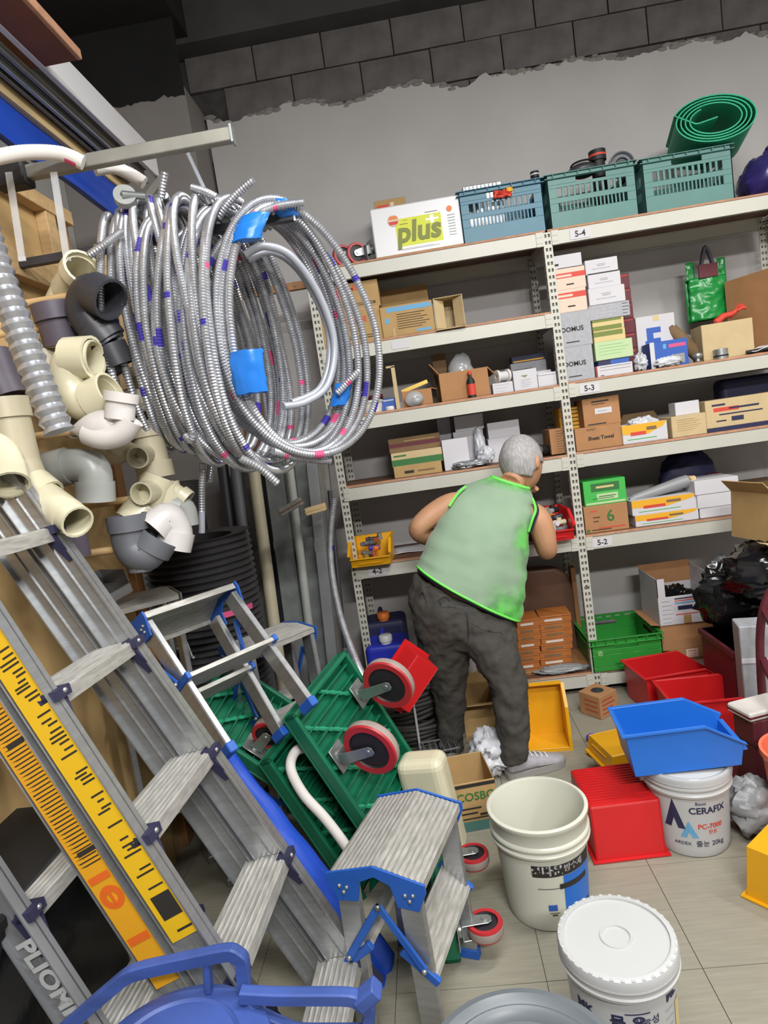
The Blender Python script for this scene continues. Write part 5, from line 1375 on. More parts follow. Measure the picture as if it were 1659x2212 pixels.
# vest
rings = densify([ring_lr(pl, pr, Y, dv, 36) for pl, pr, Y, dv in VR], 8)
nR = len(rings)
vr = []
for i, r_ in enumerate(rings):
    c = sum(r_, Vector()) / len(r_); row = []
    for k, p in enumerate(r_):
        q = (p - c); f_ = 1 + .035 * noise.noise((p.x * 9 + p.z * 5, p.y * 6, p.z * 16)) + .014 * max(0, math.cos(2 * PI * k / 36)) * math.sin((p.z + .55 * p.x) * 62 + 3 * noise.noise((p.x * 5, 0, p.z * 5))) + .018 * noise.noise((p.x * 22 + p.z * 16, 3, p.z * 30))
        row.append(c + q * f_)
    vr.append(row)
mb = MB(); mb.loft(vr, 0, True, False)
vest = mb.build('vest', ['vest_mesh'], man, True, solid=.004)
at = vest.data.attributes.new('damp', 'FLOAT', 'POINT')
for i in range(nR):
    for k in range(36):
        p = vr[i][k]; side = math.cos(2 * PI * k / 36); front_ = -math.sin(2 * PI * k / 36)
        v = (side - .28 - .85 * (i / nR)) * 2.6 + 1.1 * noise.noise((p.x * 8, p.y * 4, p.z * 8)) + .5 * noise.noise((p.x * 19, 1, p.z * 19))
        e = max(0, (i - (nR - 7)) / 6) * 1.2
        at.data[i * 36 + k].value = max(0, min(1, max(v, e)))
def surf_tube(name, pts, r, mat, target, off=.002, n=6, m=6):
    o = MB().tube(bez(pts, m), r, n).build(name, mat, man, True)
    return o
hem = [c for c in vr[0]] + [vr[0][0]]
MB().tube(vr[0], .006, 6, closed=True).build('hem_binding', 'vest_trim', man, True)
MB().tube(vr[-1], .008, 6, closed=True).build('neck_binding', 'vest_trim', man, True)
# arm-hole bindings
for pts in () or ([(1150, 1077, 3.03 - .09), (1157, 1100, 2.90), (1150, 1122, 2.88), (1142, 1148, 2.89)], [(1006, 1050, 2.96), (986, 1070, 2.93), (970, 1094, 2.90)]):
    q = [W(a, b, c) for a, b, c in pts]
    MB().tube(bez(q, 6), .006, 6).build('arm_binding', 'vest_trim', man, True)
    md = bpy.data.objects[-1] if False else None
MB().tube(bez([W(1153, 1082, 2.955), W(1161, 1103, 2.915), W(1154, 1126, 2.895), W(1146, 1150, 2.905)], 6), .008, 6).build('undershirt_edge', 'collar_black', man, True)
r2 = [ring_lr((902, 1232), (1118, 1342), 2.86, .135, 28), ring_lr((904, 1218), (1120, 1328), 2.865, .132, 28)]
MB().loft(r2, 0, True, False).build('undershirt', 'collar_black', man, True, solid=.004)
# trousers
mb = MB()
P = [((896, 1240), (1114, 1340), 2.86, .128), ((886, 1272), (1112, 1352), 2.85, .135), ((884, 1305), (1110, 1362), 2.84, .135), ((893, 1345), (1108, 1385), 2.84, .125), ((915, 1385), (1095, 1405), 2.84, .09)]
mb.loft(densify([ring_lr(*p, n=24) for p in P], 4))
LL = [((886, 1300), (1020, 1330), 2.85, .115), ((893, 1350), (1030, 1375), 2.855, .115), ((908, 1410), (1016, 1420), 2.87, .10), ((928, 1470), (1008, 1475), 2.89, .085), ((938, 1530), (1006, 1533), 2.91, .078), ((944, 1575), (1003, 1578), 2.92, .074), ((946, 1612), (1001, 1614), 2.93, .073)]
mb.loft(densify([ring_lr(*p, n=20) for p in LL], 4))
RL = [((960, 1310), (1112, 1352), 2.83, .115), ((985, 1372), (1118, 1388), 2.80, .112), ((1022, 1430), (1128, 1436), 2.765, .098), ((1056, 1480), (1139, 1480), 2.73, .085), ((1066, 1530), (1143, 1528), 2.71, .08), ((1074, 1580), (1144, 1576), 2.69, .076), ((1080, 1645), (1142, 1634), 2.665, .074)]
mb.loft(densify([ring_lr(*p, n=20) for p in RL], 4))
tr = mb.build('trousers', 'trousers', man, True); remesh(tr, .009, 4)
tx = bpy.data.textures.new('cloth_folds', 'CLOUDS'); tx.noise_scale = .055; tx.noise_depth = 2
md = tr.modifiers.new('folds', 'DISPLACE'); md.texture = tx; md.strength = .03; md.mid_level = .5; md.texture_coords = 'LOCAL'
for pts, r_, nm in (([(945, 1298, 2.7), (968, 1292, 2.7), (1000, 1297, 2.7), (1020, 1302, 2.7)], .004, 'pocket_slit'), ([(948, 1303, 2.7), (985, 1311, 2.7), (1018, 1305, 2.7)], .003, 'pocket_slit'),
                    ([(884, 1286, 2.72), (905, 1290, 2.7)], .004, 'pocket_slit'), ([(890, 1252, 2.72), (940, 1260, 2.7), (1000, 1276, 2.7), (1060, 1305, 2.7)], .003, 'waist_seam'),
                    ([(1020, 1345, 2.70), (1060, 1362, 2.68), (1095, 1368, 2.7)], .004, 'cloth_crease'), ([(1005, 1300, 2.70), (1010, 1340, 2.7), (1012, 1385, 2.72)], .003, 'seat_seam')):
    o = MB().tube(bez([W(*p) for p in pts], 8), r_, 6).build(nm, 'belt' if 'crease' not in nm else 'trousers', man, True)
    md = o.modifiers.new('wrap', 'SHRINKWRAP'); md.target = tr; md.wrap_method = 'NEAREST_SURFACEPOINT'; md.wrap_mode = 'ABOVE_SURFACE'; md.offset = .002
# shoes
def shoe(heel, toe, name='shoe'):
    heel = Vector(heel); toe = Vector(toe); d = (toe - heel); L = d.length; d.normalize(); s_ = d.cross(Vector((0, 0, 1)))
    up, so = [], []
    for (l, w, h0, h1) in ((0.0, .022, .03, .075), (.05, .036, .022, .09), (.2, .04, .02, .095), (.4, .041, .02, .085), (.6, .046, .02, .068), (.8, .048, .02, .052), (.93, .038, .022, .042), (1.0, .016, .026, .034)):
        c = heel + d * L * l
        rg = []
        for k in range(16):
            a = 2 * PI * k / 16
            z = (h0 + h1) / 2 + (h1 - h0) / 2 * math.sin(a); w_ = w * math.cos(a) * (1.0 if math.sin(a) < 0 else .9)
            rg.append(c + s_ * w_ + Vector((0, 0, z)))
        up.append(rg)
    MB().loft(densify(up, 4)).build(name, 'shoe_grey', man, True)
    pl = []
    for (l, w) in ((-.03, .018), (.0, .03), (.06, .04), (.2, .044), (.4, .043), (.6, .049), (.8, .051), (.95, .04), (1.03, .012)): pl.append((l, w))
    poly = [heel + d * L * l + s_ * w for l, w in pl] + [heel + d * L * l - s_ * w for l, w in pl[::-1]]
    n = len(poly); mb = MB()
    mb.add([p + Vector((0, 0, .002)) for p in poly] + [p + Vector((0, 0, .028)) for p in poly], [tuple(range(n)), tuple(range(2 * n - 1, n - 1, -1))] + [(i, (i + 1) % n, n + (i + 1) % n, n + i) for i in range(n)])
    mb.build('shoe_sole', 'shoe_sole', man, True, fix=True)
    for k in range(4):
        c = heel + d * L * (.42 + .09 * k) + Vector((0, 0, .092 - .008 * k))
        MB().tube([c - s_ * .026 - Vector((0, 0, .012)), c, c + s_ * .026 - Vector((0, 0, .012))], .0035, 6).build('lace', 'white_gloss', man, True)
ha = W(1100, 1676, 2.66); ha.z = 0
shoe((ha.x - .005, 2.65, 0), (ha.x + .245, 2.735, 0))
hb_ = W(968, 1628, 2.93)
shoe((hb_.x - .01, 2.88, 0), (hb_.x + .09, 3.12, 0))
# ================================================================== left side: timber store, loft stock, ladders
def PX(px, py, X):
    d = ray(px, py); return EYE + d * (X / d.x)
XW = -1.20                                  # face of the plywood store
za = PX(150, 488, XW).z; zb = PX(60, 590, XW).z; ZST = za + .03
st = thing('timber_store', 'pine-framed plywood partition along the left wall', 'partition', (XW, 2.1, 0))
MB().box((XW - .02, .9, 0), (XW, 2.42, ZST)).build('plywood_panel', 'plywood', st, True)
MB().box((XW - .06, 2.42, 0), (XW + .0, 2.46, ZST)).build('end_board', 'plywood_brown', st, True)
za = PX(150, 488, XW).z; zb = PX(60, 590, XW).z
for z, h in ((za, .05), (zb, .085)):
    MB().box((XW, .95, z - h / 2), (XW + .045, 2.42, z + h / 2)).build('rail', 'pine', st, True, bevel=.002)
for px, py in ((100, 480), (-40, 480), (225, 560)):
    y = PX(px, py, XW + .02).y
    MB().box((XW, y - .03, zb + .05 - .4), (XW + .04, y + .03, za - .02)).build('stud', 'pine', st, True, bevel=.002)
MB().box((XW - .02, 2.40, 0), (XW + .03, 2.46, 1.75)).build('corner_post', 'plywood_brown', st, True, bevel=.003)
MB().box((XW, 1.0, .0), (XW + .02, 2.3, .9)).build('lower_panel', 'plywood', st, True)
# loft stock: long pieces lying along the wall under the ceiling, carried on steel brackets
lf = thing('loft_bracket', 'steel angle brackets carrying the loft stock on the left wall', 'bracket', (-1.5, 2.2, 2.55))
for y in (.8, 2.92):
    MB().bar((XL + .03, y, 2.12), (-.96, y, 2.77), .02, .03).build('arm', 'steel_bar', lf, True)
    MB().box((XL + .002, y - .03, 2.05), (XL + .03, y + .03, 2.35)).build('wall_plate', 'steel_bar', lf, True)
def long_piece(name, label, cat, x0, x1, z0, z1, y0, y1, mat, edge=None, emat=None):
    t = thing(name, label, cat, ((x0 + x1) / 2, (y0 + y1) / 2, z0))
    MB().box((x0, y0, z0), (x1, y1, z1)).build('board', mat, t, True, bevel=.002)
    if edge: MB().box((x1, y0, z0 + .001), (x1 + edge, y1, z1 - .001)).build('edge_strip', emat or mat, t, True)
    return t
p1_ = PX(325, 352, -.98)
zt = p1_.z
# white fascia profile, grey channels, cream plank, blue sheet, stepped down towards the wall
t = thing('fascia_profile', 'long white fascia profile on the loft stock', 'profile', (-.99, 2.2, zt))
MB().box((-1.0, .6, zt - .03), (-.98, 2.94, zt + .085)).build('face', 'white_gloss', t, True, bevel=.002)
MB().box((-1.06, .6, zt + .08), (-1.0, 2.86, zt + .086)).build('return_lip', 'white_gloss', t, True)
for k, (xa, z0_, z1_, m_, lb) in enumerate(((-1.03, -.06, -.002, 'channel_grey', 'dull grey channel beside the white fascia profile'), (-1.058, -.074, -.035, 'channel_light', 'pale shiny rail in the middle of the loft stock'), (-1.08, -.08, -.045, 'grey_wood', 'narrow greyish rail next to the cream plank'))):
    t = thing('metal_channel', lb, 'channel', (xa, 1.8, zt + z0_), 0, 'metal channels in the loft')
    y1_ = 2.9 - .04 * k
    MB().box((xa - .003, .6, zt + z0_), (xa, y1_, zt + z1_)).box((xa - .003, .6, zt + z0_), (xa + .012, y1_, zt + z0_ + .003)).box((xa - .003, .6, zt + z1_ - .003), (xa + .01, y1_, zt + z1_)).build('channel', m_, t, True)
    MB().box((xa, .6, zt + (z0_ + z1_) / 2 - .004), (xa + .006, y1_, zt + (z0_ + z1_) / 2 + .004)).build('rib', m_, t, True)
long_piece('cream_plank', 'cream painted plank in the loft stock above the blue sheet', 'plank', -1.14, -1.10, zt - .11, zt - .03, .5, 2.86, 'pale_plank', .003, 'pale_plank')
t = thing('blue_board', 'bright blue sheet hanging under the loft planks', 'sheet', (-1.115, 1.8, zt - .25))
def bl(u, v):
    y = .6 + 2.25 * u; x = -1.115 + .012 * noise.noise((u * 6, v * 3, 0)); z = zt - .10 - .15 * v + .012 * noise.noise((u * 7, v * 4, 5))
    return Vector((x, y, z))
MB().grid(bl, 30, 10).build('sheet', 'tarp_blue', t, True, solid=.004)
MB().grid(lambda u, v: bl(u, 1) + Vector((.04 * v, 0, -.02 * v)), 30, 3).build('hem', 'tarp_blue', t, True, solid=.004)
c0 = PX(178, 128, -.86)
t = thing('brown_board', 'reddish brown veneered board jutting from the loft top', 'board', (-1.0, c0.y - .6, c0.z))
MB().box((-1.42, .2, c0.z), (-.875, c0.y, c0.z + .022)).build('board', 'red_board', t, True)
MB().box((-.875, .2, c0.z - .002), (-.86, c0.y, c0.z + .028)).build('edge_strip', 'board_edge', t, True, bevel=.002)
MB().box((-1.3, 1.3, zt + .087), (-1.22, 1.4, c0.z)).build('spacer_block', 'pine', t, True)
# ---- steel bars that carry the hose coils
YC = 2.02
def rod(label, p0, p1, w, h, mat='steel_bar'):
    t = thing('hanging_bar', label, 'bar', p0)
    d = Vector(p1) - Vector(p0)
    MB().bar(p0, p1, w, h).build('bar', mat, t, True, bevel=.002)
    e = Vector(p1); dn = d.normalized()
    MB().bar(e, e + dn * .006, w * 1.15, h * 1.3).build('end_plate', 'zinc', t, True)
    return t
b0 = W(0, 396, 1.9); b1 = W(500, 292, 1.9)
rod('long flat steel bar sticking out of the left wall above the hoses', (XL, 1.9, b1.z), (b1.x, 1.9, b1.z), .03, .036)
zr = W(590, 475, YC).z
rod('round-ended dark bar threaded through the hose coils', (XW - .02, YC, zr), (W(635, 470, YC).x, YC, zr), .022, .026, 'pvc_dark')
q = W(20, 385, 1.88)
t = thing('bar_clamp', 'black rubber clamp on the left end of the long flat bar', 'clamp', (q.x, 1.9, b1.z))
MB().box((-.05, -.03, -.035), (.05, .03, .035)).build('jaw', 'rubber_black', t, bevel=.008, seg=2); MB().tube([(0, 0, .035), (0, 0, .06)], .008, 8).build('bolt', 'zinc', t)
for px, lb in ((25, 'flat translucent strap hanging from the long bar near the left edge'), (122, 'second translucent strap hanging from the long bar')):
    a = W(px - 6, 372, 1.87); b = W(px + 22, 555, 1.87)
    t = thing('hanging_strap', lb, 'strap', a, 0, 'straps under the long bar')
    MB().bar(a, b, .02, .004, (0, 1, 0)).build('strap', 'clear_plastic', t, True); MB().bar(b, b + (b - a).normalized() * .012, .02, .006, (0, 1, 0)).build('hem', 'bag_white', t, True)

# ================================================================== coils of corrugated silver hose
def corr_tube(mb, path, r, seed, marks=(1,), pitch=.0042, n=8, amp=.8):
    # resample the path at even pitch, alternate the radius
    L = [0.0]
    for a, b in zip(path, path[1:]): L.append(L[-1] + (b - a).length)
    N = max(4, int(L[-1] / pitch)); pts = []; j = 0
    for i in range(N + 1):
        s_ = L[-1] * i / N
        while j < len(L) - 2 and L[j + 1] < s_: j += 1
        t_ = (s_ - L[j]) / max(L[j + 1] - L[j], 1e-9)
        pts.append(path[j].lerp(path[j + 1], t_))
    rr = [r if i % 2 else r * amp for i in range(N + 1)]
    rnd = random.Random(seed); bands = {}
    s_ = rnd.uniform(10, 80)
    while s_ < N:
        w = rnd.choice((4, 6, 8, 12)); c = rnd.choice(marks); k0 = rnd.randint(0, n - 1)
        for i in range(int(s_), int(s_ + w)): bands[i] = (c, k0)
        s_ += rnd.uniform(45, 170)
    def mis(i, k):
        b = bands.get(i)
        return b[0] if b and ((k - b[1]) % n) < 5 else 0
    mb.tube(pts, rr, n, mis=mis)
def loop_path(c, Rz, Rh, phi, turns, seed, lat=.035, step=90):
    rnd = random.Random(seed)
    h = Vector((math.cos(phi), math.sin(phi), 0)); nn = Vector((-math.sin(phi), math.cos(phi), 0))
    out = []; ph = [rnd.uniform(0, 6) for _ in range(4)]
    N = int(step * turns)
    for i in range(N + 1):
        a = 2 * PI * i / step; k = i / step
        rz = Rz * (1 + .03 * math.sin(1.7 * k + ph[0])); rh = Rh * (1 + .09 * math.sin(2.1 * k + ph[1]))
        z = rz * math.cos(a); x = rh * math.sin(a) * (1 - .12 * math.cos(a))
        w = lat * (1.0 - .55 * max(0, math.cos(a))) * math.sin(2.3 * k + ph[2]) + lat * .5 * math.sin(a * 1.0 + ph[3] + k)
        z += (1 - math.cos(a)) * .5 * .02 * math.sin(k * 3 + ph[2])
        out.append(Vector(c) + h * x + nn * w + Vector((0, 0, z)))
    return out
def coil(label, pxm, Y, pyt, pyb, Rh, phi, turns, seed, r=.0128, marks=(1,), ends=(), tapes=(), lat=.035):
    ct = W(pxm[0], pyt, Y); cb = W(pxm[1], pyb, Y)
    c = (ct + cb) / 2; c.x = (ct.x + cb.x) / 2; Rz = (ct.z - cb.z) / 2 - r
    t = thing('hose_coil', label, 'hose', (c.x, Y, c.z - Rz), 0, 'coils of silver corrugated hose on the bar')
    for k in range(turns):
        mb = MB()
        pth = loop_path(c, Rz * (1 - .012 * k), Rh * (1 - .02 * ((k * 3) % 5) + .02), phi + .05 * math.sin(k * 2.1 + seed), 1.03, seed * 13 + k, lat)
        nn = Vector((-math.sin(phi), math.cos(phi), 0))
        off = nn * (k - (turns - 1) / 2) * lat * .62
        pth = [p + off * (1 - .35 * max(0, (p.z - c.z) / Rz)) for p in pth]
        corr_tube(mb, pth, r, seed * 31 + k, marks)
        mb.build('hose_loop', ['silver_foil', 'ink_purple', 'ink_pink'], t, True)
    for e in ends:
        mb = MB(); corr_tube(mb, bez([W(*p) for p in e], 12), r * .95, seed * 7 + len(e), marks); mb.build('hose_end', ['silver_foil', 'ink_purple', 'ink_pink'], t, True)
    for (pts, rw) in tapes:
        pth = bez([W(*p) for p in pts], 5); rings = []
        for i, p in enumerate(pth):
            rings.append([p + Vector((rw * math.cos(2 * PI * k / 16) * (1 + .18 * noise.noise((k * .9, i * .5, rw * 90))), rw * .5 * math.sin(2 * PI * k / 16) * (1 + .3 * noise.noise((k * 1.3, i * .4, rw * 50))), .008 * noise.noise((k * .8, i, 3)))) for k in range(16)])
        MB().loft(rings, 0, True).build('blue_tape', 'tape_blue', t, True)
    return t
coil('leftmost coil of silver hose with purple marks, seen edge-on', (300, 388), YC + .06, 428, 985, .21, R(97), 10, 1, ends=([(348, 428, 1.95), (352, 400, 1.94), (357, 372, 1.93)], [(262, 500, 1.9), (225, 528, 1.86), (192, 552, 1.84)], [(400, 940, 1.85), (412, 952, 1.84), (418, 938, 1.83)]))
coil('second coil of silver hose with purple marks', (388, 482), YC + .03, 420, 1010, .24, R(86), 10, 2, ends=([(415, 405, 1.95), (445, 415, 1.93), (470, 428, 1.92)],))
coil('third coil of silver hose with purple marks, beside the taped coil', (470, 560), YC, 435, 1030, .24, R(70), 10, 3, marks=(1, 1, 2), ends=([(470, 470, 1.93), (505, 425, 1.92), (548, 388, 1.91)], [(520, 990, 1.78), (560, 1010, 1.8), (600, 1045, 1.82)]))
coil('rightmost coil of silver hose bound with blue tape', (575, 665), YC - .0, 440, 985, .235, R(45), 8, 4, marks=(1, 2, 2), lat=.03,
     ends=([(560, 460, 1.93), (600, 445, 1.96), (655, 437, 2.0)], [(728, 850, 2.1), (752, 825, 2.1), (776, 800, 2.1)], [(590, 975, 1.86), (650, 990, 1.95), (715, 996, 2.0)]),
     tapes=([[(532, 520, 1.845), (540, 490, 1.85), (552, 465, 1.865)], .042], [[(598, 432, 1.99), (612, 452, 2.0), (625, 470, 2.02)], .03], [[(532, 758, 1.79), (536, 800, 1.79), (545, 850, 1.80)], .046], [[(742, 828, 2.13), (738, 852, 2.13), (732, 876, 2.13)], .028]))
t = thing('hose_coil', 'smooth grey hose looped inside the taped coil', 'hose', W(630, 880, 2.04), 0)
mb = MB(); pth = bez([W(*p) for p in ((528, 552, 1.95), (570, 532, 1.97), (630, 555, 2.02), (690, 640, 2.1), (722, 740, 2.14), (708, 830, 2.12), (660, 868, 2.06), (612, 878, 2.0))], 10)
mb.tube(pth, .012, 10).build('hose_loop', 'hose_grey', t, True)
pth = bez([W(*p) for p in ((535, 560, 2.0), (590, 545, 2.03), (650, 590, 2.08), (702, 690, 2.15), (712, 770, 2.16), (690, 840, 2.13), (630, 870, 2.05))], 10)
MB().tube(pth, .011, 10).build('hose_loop', 'hose_grey', t, True)
# single hoses
def hose(label, pts, r, marks=(1,), mat='silver_foil', pitch=.0042, cap=None, name='flexible_hose', amp=.8):
    q = [W(*p) for p in pts]
    t = thing(name, label, 'hose', q[-1])
    mb = MB(); corr_tube(mb, bez(q, 14), r, int(pts[0][0]), marks, pitch, amp=amp); mb.build('hose_body', [mat, 'ink_purple', 'ink_pink'], t, True)
    if cap: MB().tube([q[-1], q[-1] + (q[-1] - q[-2]).normalized() * cap[0]], r * .9, 10).build('smooth_end', cap[1], t, True)
    return t
hose('single silver hose dangling beside the rack post down to the trolley', [(722, 1078, 2.9), (714, 1150, 2.85), (716, 1230, 2.75), (735, 1330, 2.6), (770, 1430, 2.45), (792, 1478, 2.35)], .016)
hose('short silver hose hanging straight below the coils', [(437, 1000, 2.05), (436, 1050, 2.05), (436, 1105, 2.05)], .012, cap=(.07, 'hose_grey'))
hose('stub of silver hose beside the hanging hose end', [(456, 985, 2.1), (454, 1010, 2.1), (452, 1042, 2.1)], .013)
hose('fat accordion silver duct hanging at the left edge', [(-40, 480, 1.42), (0, 600, 1.42), (52, 740, 1.42), (98, 860, 1.42), (128, 932, 1.42)], .036, (0,), pitch=.012, amp=.8)
hose('white striped hose bent over the bar at the top left', [(-30, 345, 1.75), (50, 330, 1.8), (130, 332, 1.84), (180, 352, 1.86)], .021, (2,), 'foam_white', amp=.97)
hose('second striped hose looping behind the long bar', [(205, 366, 1.97), (245, 362, 2.0), (285, 378, 2.02), (312, 395, 2.03)], .02, (1, 2), 'foam_white', amp=.97)
t = thing('thin_cord', 'thin grey cord running from the long bar to the coils', 'cord', W(452, 430, 1.95))
MB().tube([W(405, 330, 1.9), W(428, 380, 1.93), W(452, 432, 1.95)], .006, 6).build('cord', 'hose_grey', t, True); MB().tube([W(444, 415, 1.945), W(456, 440, 1.955)], .014, 8).build('sleeve', 'silver_foil', t, True)
q = W(270, 425, 1.96)
t = thing('bar_roller', 'small grey roller on the wall end of the coil bar', 'roller', (q.x, 1.96, q.z))
MB().lathe([(.012, -.012), (.032, -.012), (.032, .012), (.012, .012), (.012, -.012)], 20, 0, Matrix.Rotation(R(75), 4, 'X') @ Matrix.Rotation(R(20), 4, 'Y')).build('wheel', 'pvc_light', t, fix=True); MB().tube([(-.0, -.02, 0), (.05, .02, 0)], .011, 8).build('pin', 'zinc', t)
# ================================================================== the big step ladders leaning at the left
UPZ = Vector((0, 0, 1))
def ladder(label, O, az, tilt, w0, tp, SP, k0, nsteps, kfoot, braces=True, labels=False, letters=None, steps_from=0, rear=True, tread=.112, kstart=-2.4, railmat='aluminium'):
    s_ = Vector((math.sin(az), math.cos(az), 0)); t_ = Vector((math.cos(az), -math.sin(az), 0))
    d = math.cos(tilt) * t_ - math.sin(tilt) * UPZ; n_ = math.sin(tilt) * t_ + math.cos(tilt) * UPZ
    def pt(k, side): return Vector(O) + d * SP * k + s_ * side * (w0 / 2 + tp * k)
    foot = pt(kfoot, 0)
    t = thing('step_ladder', label, 'ladder', (foot.x, foot.y, 0))
    def rail(side, off, depth, web_out):
        a = pt(kstart, side) - n_ * off; b = pt(kfoot, side) - n_ * off
        rd = (b - a).normalized(); so = s_ * side
        mb = MB()
        def slab(u0, u1, v0, v1):     # u along outward side, v along -n
            q = lambda p: [p + so * u0 - n_ * v0, p + so * u1 - n_ * v0, p + so * u1 - n_ * v1, p + so * u0 - n_ * v1]
            mb.hexa(q(a), q(b))
        slab(-.002, .002, 0, depth); slab(-.014, .022, 0, .004); slab(-.014, .016, depth - .004, depth); slab(-.006, .004, depth * .50, depth * .54)
        mb.build('rail', railmat, t, True, fix=True)
        fb = MB(); q = lambda p, e: [p + so * (-.014 - e) + n_ * (.002 + e), p + so * (.016 + e) + n_ * (.002 + e), p + so * (.016 + e) - n_ * (depth + .002 + e), p + so * (-.014 - e) - n_ * (depth + .002 + e)]
        c = b + (b - a).normalized() * .0
        fb.hexa(q(b - rd * .05, .0), q(b, .004)); fb.build('rubber_foot', 'navy_plastic', t, True, fix=True)
        return a, b
    for side in (-1, 1):
        rail(side, 0, .078, True)
        if rear: rail(side, .088, .078, True)
    g = (t_ * math.cos(R(8)) + UPZ * math.sin(R(8))).normalized(); gu = s_.cross(g); gu = gu if gu.z > 0 else -gu
    for k in range(steps_from, nsteps):
        a = pt(k, -1) + s_ * .004; b = pt(k, 1) - s_ * .004
        prof = [(0, 0), (-.003, .004)]
        nr = 7
        for j in range(nr):
            u = -.006 - (tread - .012) * j / nr
            prof += [(u, .004), (u - .004, .0065), (u - .008, .004)]
        prof += [(-tread, .004), (-tread, -.028), (-tread + .003, -.028), (-tread + .003, 0), (-.003, 0), (-.003, -.03), (0, -.03)]
        rg = lambda p: [p + g * u + gu * v for u, v in prof]
        mb = MB(); mb.loft([rg(a), rg(b)], 0, False, True); mb.build('step', 'aluminium_worn', t, True, fix=True)
        if braces:
            for side in (-1, 1):
                c = pt(k, side); so = s_ * side
                mb = MB()
                mb.hexa([c - so * .03 - gu * .002, c + so * .016 - gu * .002, c + so * .016 - g * .03 - gu * .002, c - so * .03 - g * .03 - gu * .002],
                        [c - so * .004 + d * .085 , c + so * .016 + d * .085, c + so * .016 + d * .085 - n_ * .02, c - so * .004 + d * .085 - n_ * .02])
                mb.box((-.03, -.02, -.012), (.016, .014, .008), 0, basis(so, g, gu, c))
                mb.build('corner_brace', 'navy_plastic', t, True, fix=True)
                MB().ball((0, 0, 0), .0065, 8, 0, Matrix.Translation(c + g * .012 - so * .012)).build('rivet', 'zinc', t, True)
    if labels:
        for off, ka, kb, base, kind in ((0, .45, 2.62, 'label_yellow', 0), (.088, .6, 2.82, 'label_amber', 1)):
            def P(k, v, e=.0155): return pt(k, -1) - n_ * (off + v) - s_ * e
            lb = MB(); m_ = 12
            for j in range(m_):
                k1 = ka + (kb - ka) * j / m_; k2 = ka + (kb - ka) * (j + 1) / m_
                lb.add([P(k1, .008), P(k2, .008), P(k2, .070), P(k1, .070)], [(0, 1, 2, 3)])
            lab = lb.build('warning_label', base, t, True, solid=.0006)
            pr = MB(); rnd = random.Random(4 + kind)
            k = ka + .06
            if kind == 0:
                while k < kb - .35:
                    if rnd.random() < .2: k += .07
                    v0 = .014 + rnd.choice((0, 0, .008)); v1 = rnd.uniform(.036, .06)
                    pr.add([P(k, v0, .0165), P(k + .012, v0, .0165), P(k + .012, v1, .0165), P(k, v1, .0165)], [(0, 1, 2, 3)]); k += rnd.uniform(.022, .045)
                pr.add([P(kb - .3, .012, .0165), P(kb - .14, .012, .0165), P(kb - .14, .058, .0165), P(kb - .3, .058, .0165)], [(0, 1, 2, 3)])
                pr.add([P(kb - .06, .010, .0165), P(kb - .045, .010, .0165), P(kb - .045, .046, .0165), P(kb - .06, .046, .0165)], [(0, 1, 2, 3)])
                pp = pr.build('fine_print', 'print_black', lab); 
            else:
                while k < kb - .85:
                    pr.add([P(k, .012, .0165), P(k + .008, .012, .0165), P(k + .008, rnd.uniform(.045, .064), .0165), P(k, .064, .0165)], [(0, 1, 2, 3)]); k += .026
                for kk in (ka + .5, kb - .95): pr.add([P(kk, .008, .0166), P(kk + .03, .008, .0166), P(kk + .03, .053, .0166), P(kk, .053, .0166)], [(0, 1, 2, 3)])
                pp = pr.build('fine_print', 'print_black', lab)
            pp['kind'] = 'stuff'
            # lab is a child of t: bring the print into the same frame
            pp.data.transform(INV[t.name])
            if kind == 1:
                for kk, r_ in ((kb - .62, .026),):
                    c = P(kk, .038, .0172); mb = MB()
                    mb.lathe([(.012, 0), (r_, 0)], 24, 0, basis(d, n_, -s_, c)); mb.build('warning_sign', 'label_orange', t, True)
                    MB().bar(c - d * .016 - n_ * .0, c + d * .016, .006, .0015, s_).build('warning_sign', 'label_orange', t, True)
                for kk, hk in ((kb - .78, .045), (kb - .35, .05), (kb - .12, .02)):
                    MB().add([P(kk, .014, .017), P(kk + hk, .014, .017), P(kk + hk, .064, .017), P(kk, .064, .017)], [(0, 1, 2, 3)]).build('warning_bar', 'label_orange', t, True, solid=.0005)
    if letters:
        txt, size, k, v, mt = letters
        c = pt(k, -1) - n_ * v - s_ * .0155
        T = basis(d, n_, -s_, c)
        lettering(txt, size, T, mt, t, True, bold=.002)
    return t
LP = dict(az=.058, tilt=1.139, SP=.33)
OA = Vector((-.906, 1.341, 1.424))
ladder('tall aluminium step ladder with yellow warning labels leaning left in front', OA, .058, 1.139, .298, .012, .33, 0, 5, 4.30, labels=True)
nA = Vector((math.sin(1.139), 0, math.cos(1.139)))
ladder('dull aluminium ladder with large white rail lettering behind the labelled one', OA - nA * .275 + Vector((0, -.03, 0)), .058, 1.139, .30, .012, .33, 0, 5, 4.1, labels=False, letters=('PLIOMM', .056, 2.42, .031, 'pail_bright'), rear=False, railmat='aluminium_dull')
# dark totes in the bottom left corner
t = thing('black_tote', 'black plastic tote in the bottom left corner behind the ladders', 'tote', (-1.06, 1.1, 0))
MB().box((-.125, -.35, 0), (.11, .42, .70)).build('body', 'bag_black', t, bevel=.02, seg=2); MB().box((-.13, -.36, .68), (.12, .43, .71)).build('rim', 'rubber_black', t, bevel=.006)

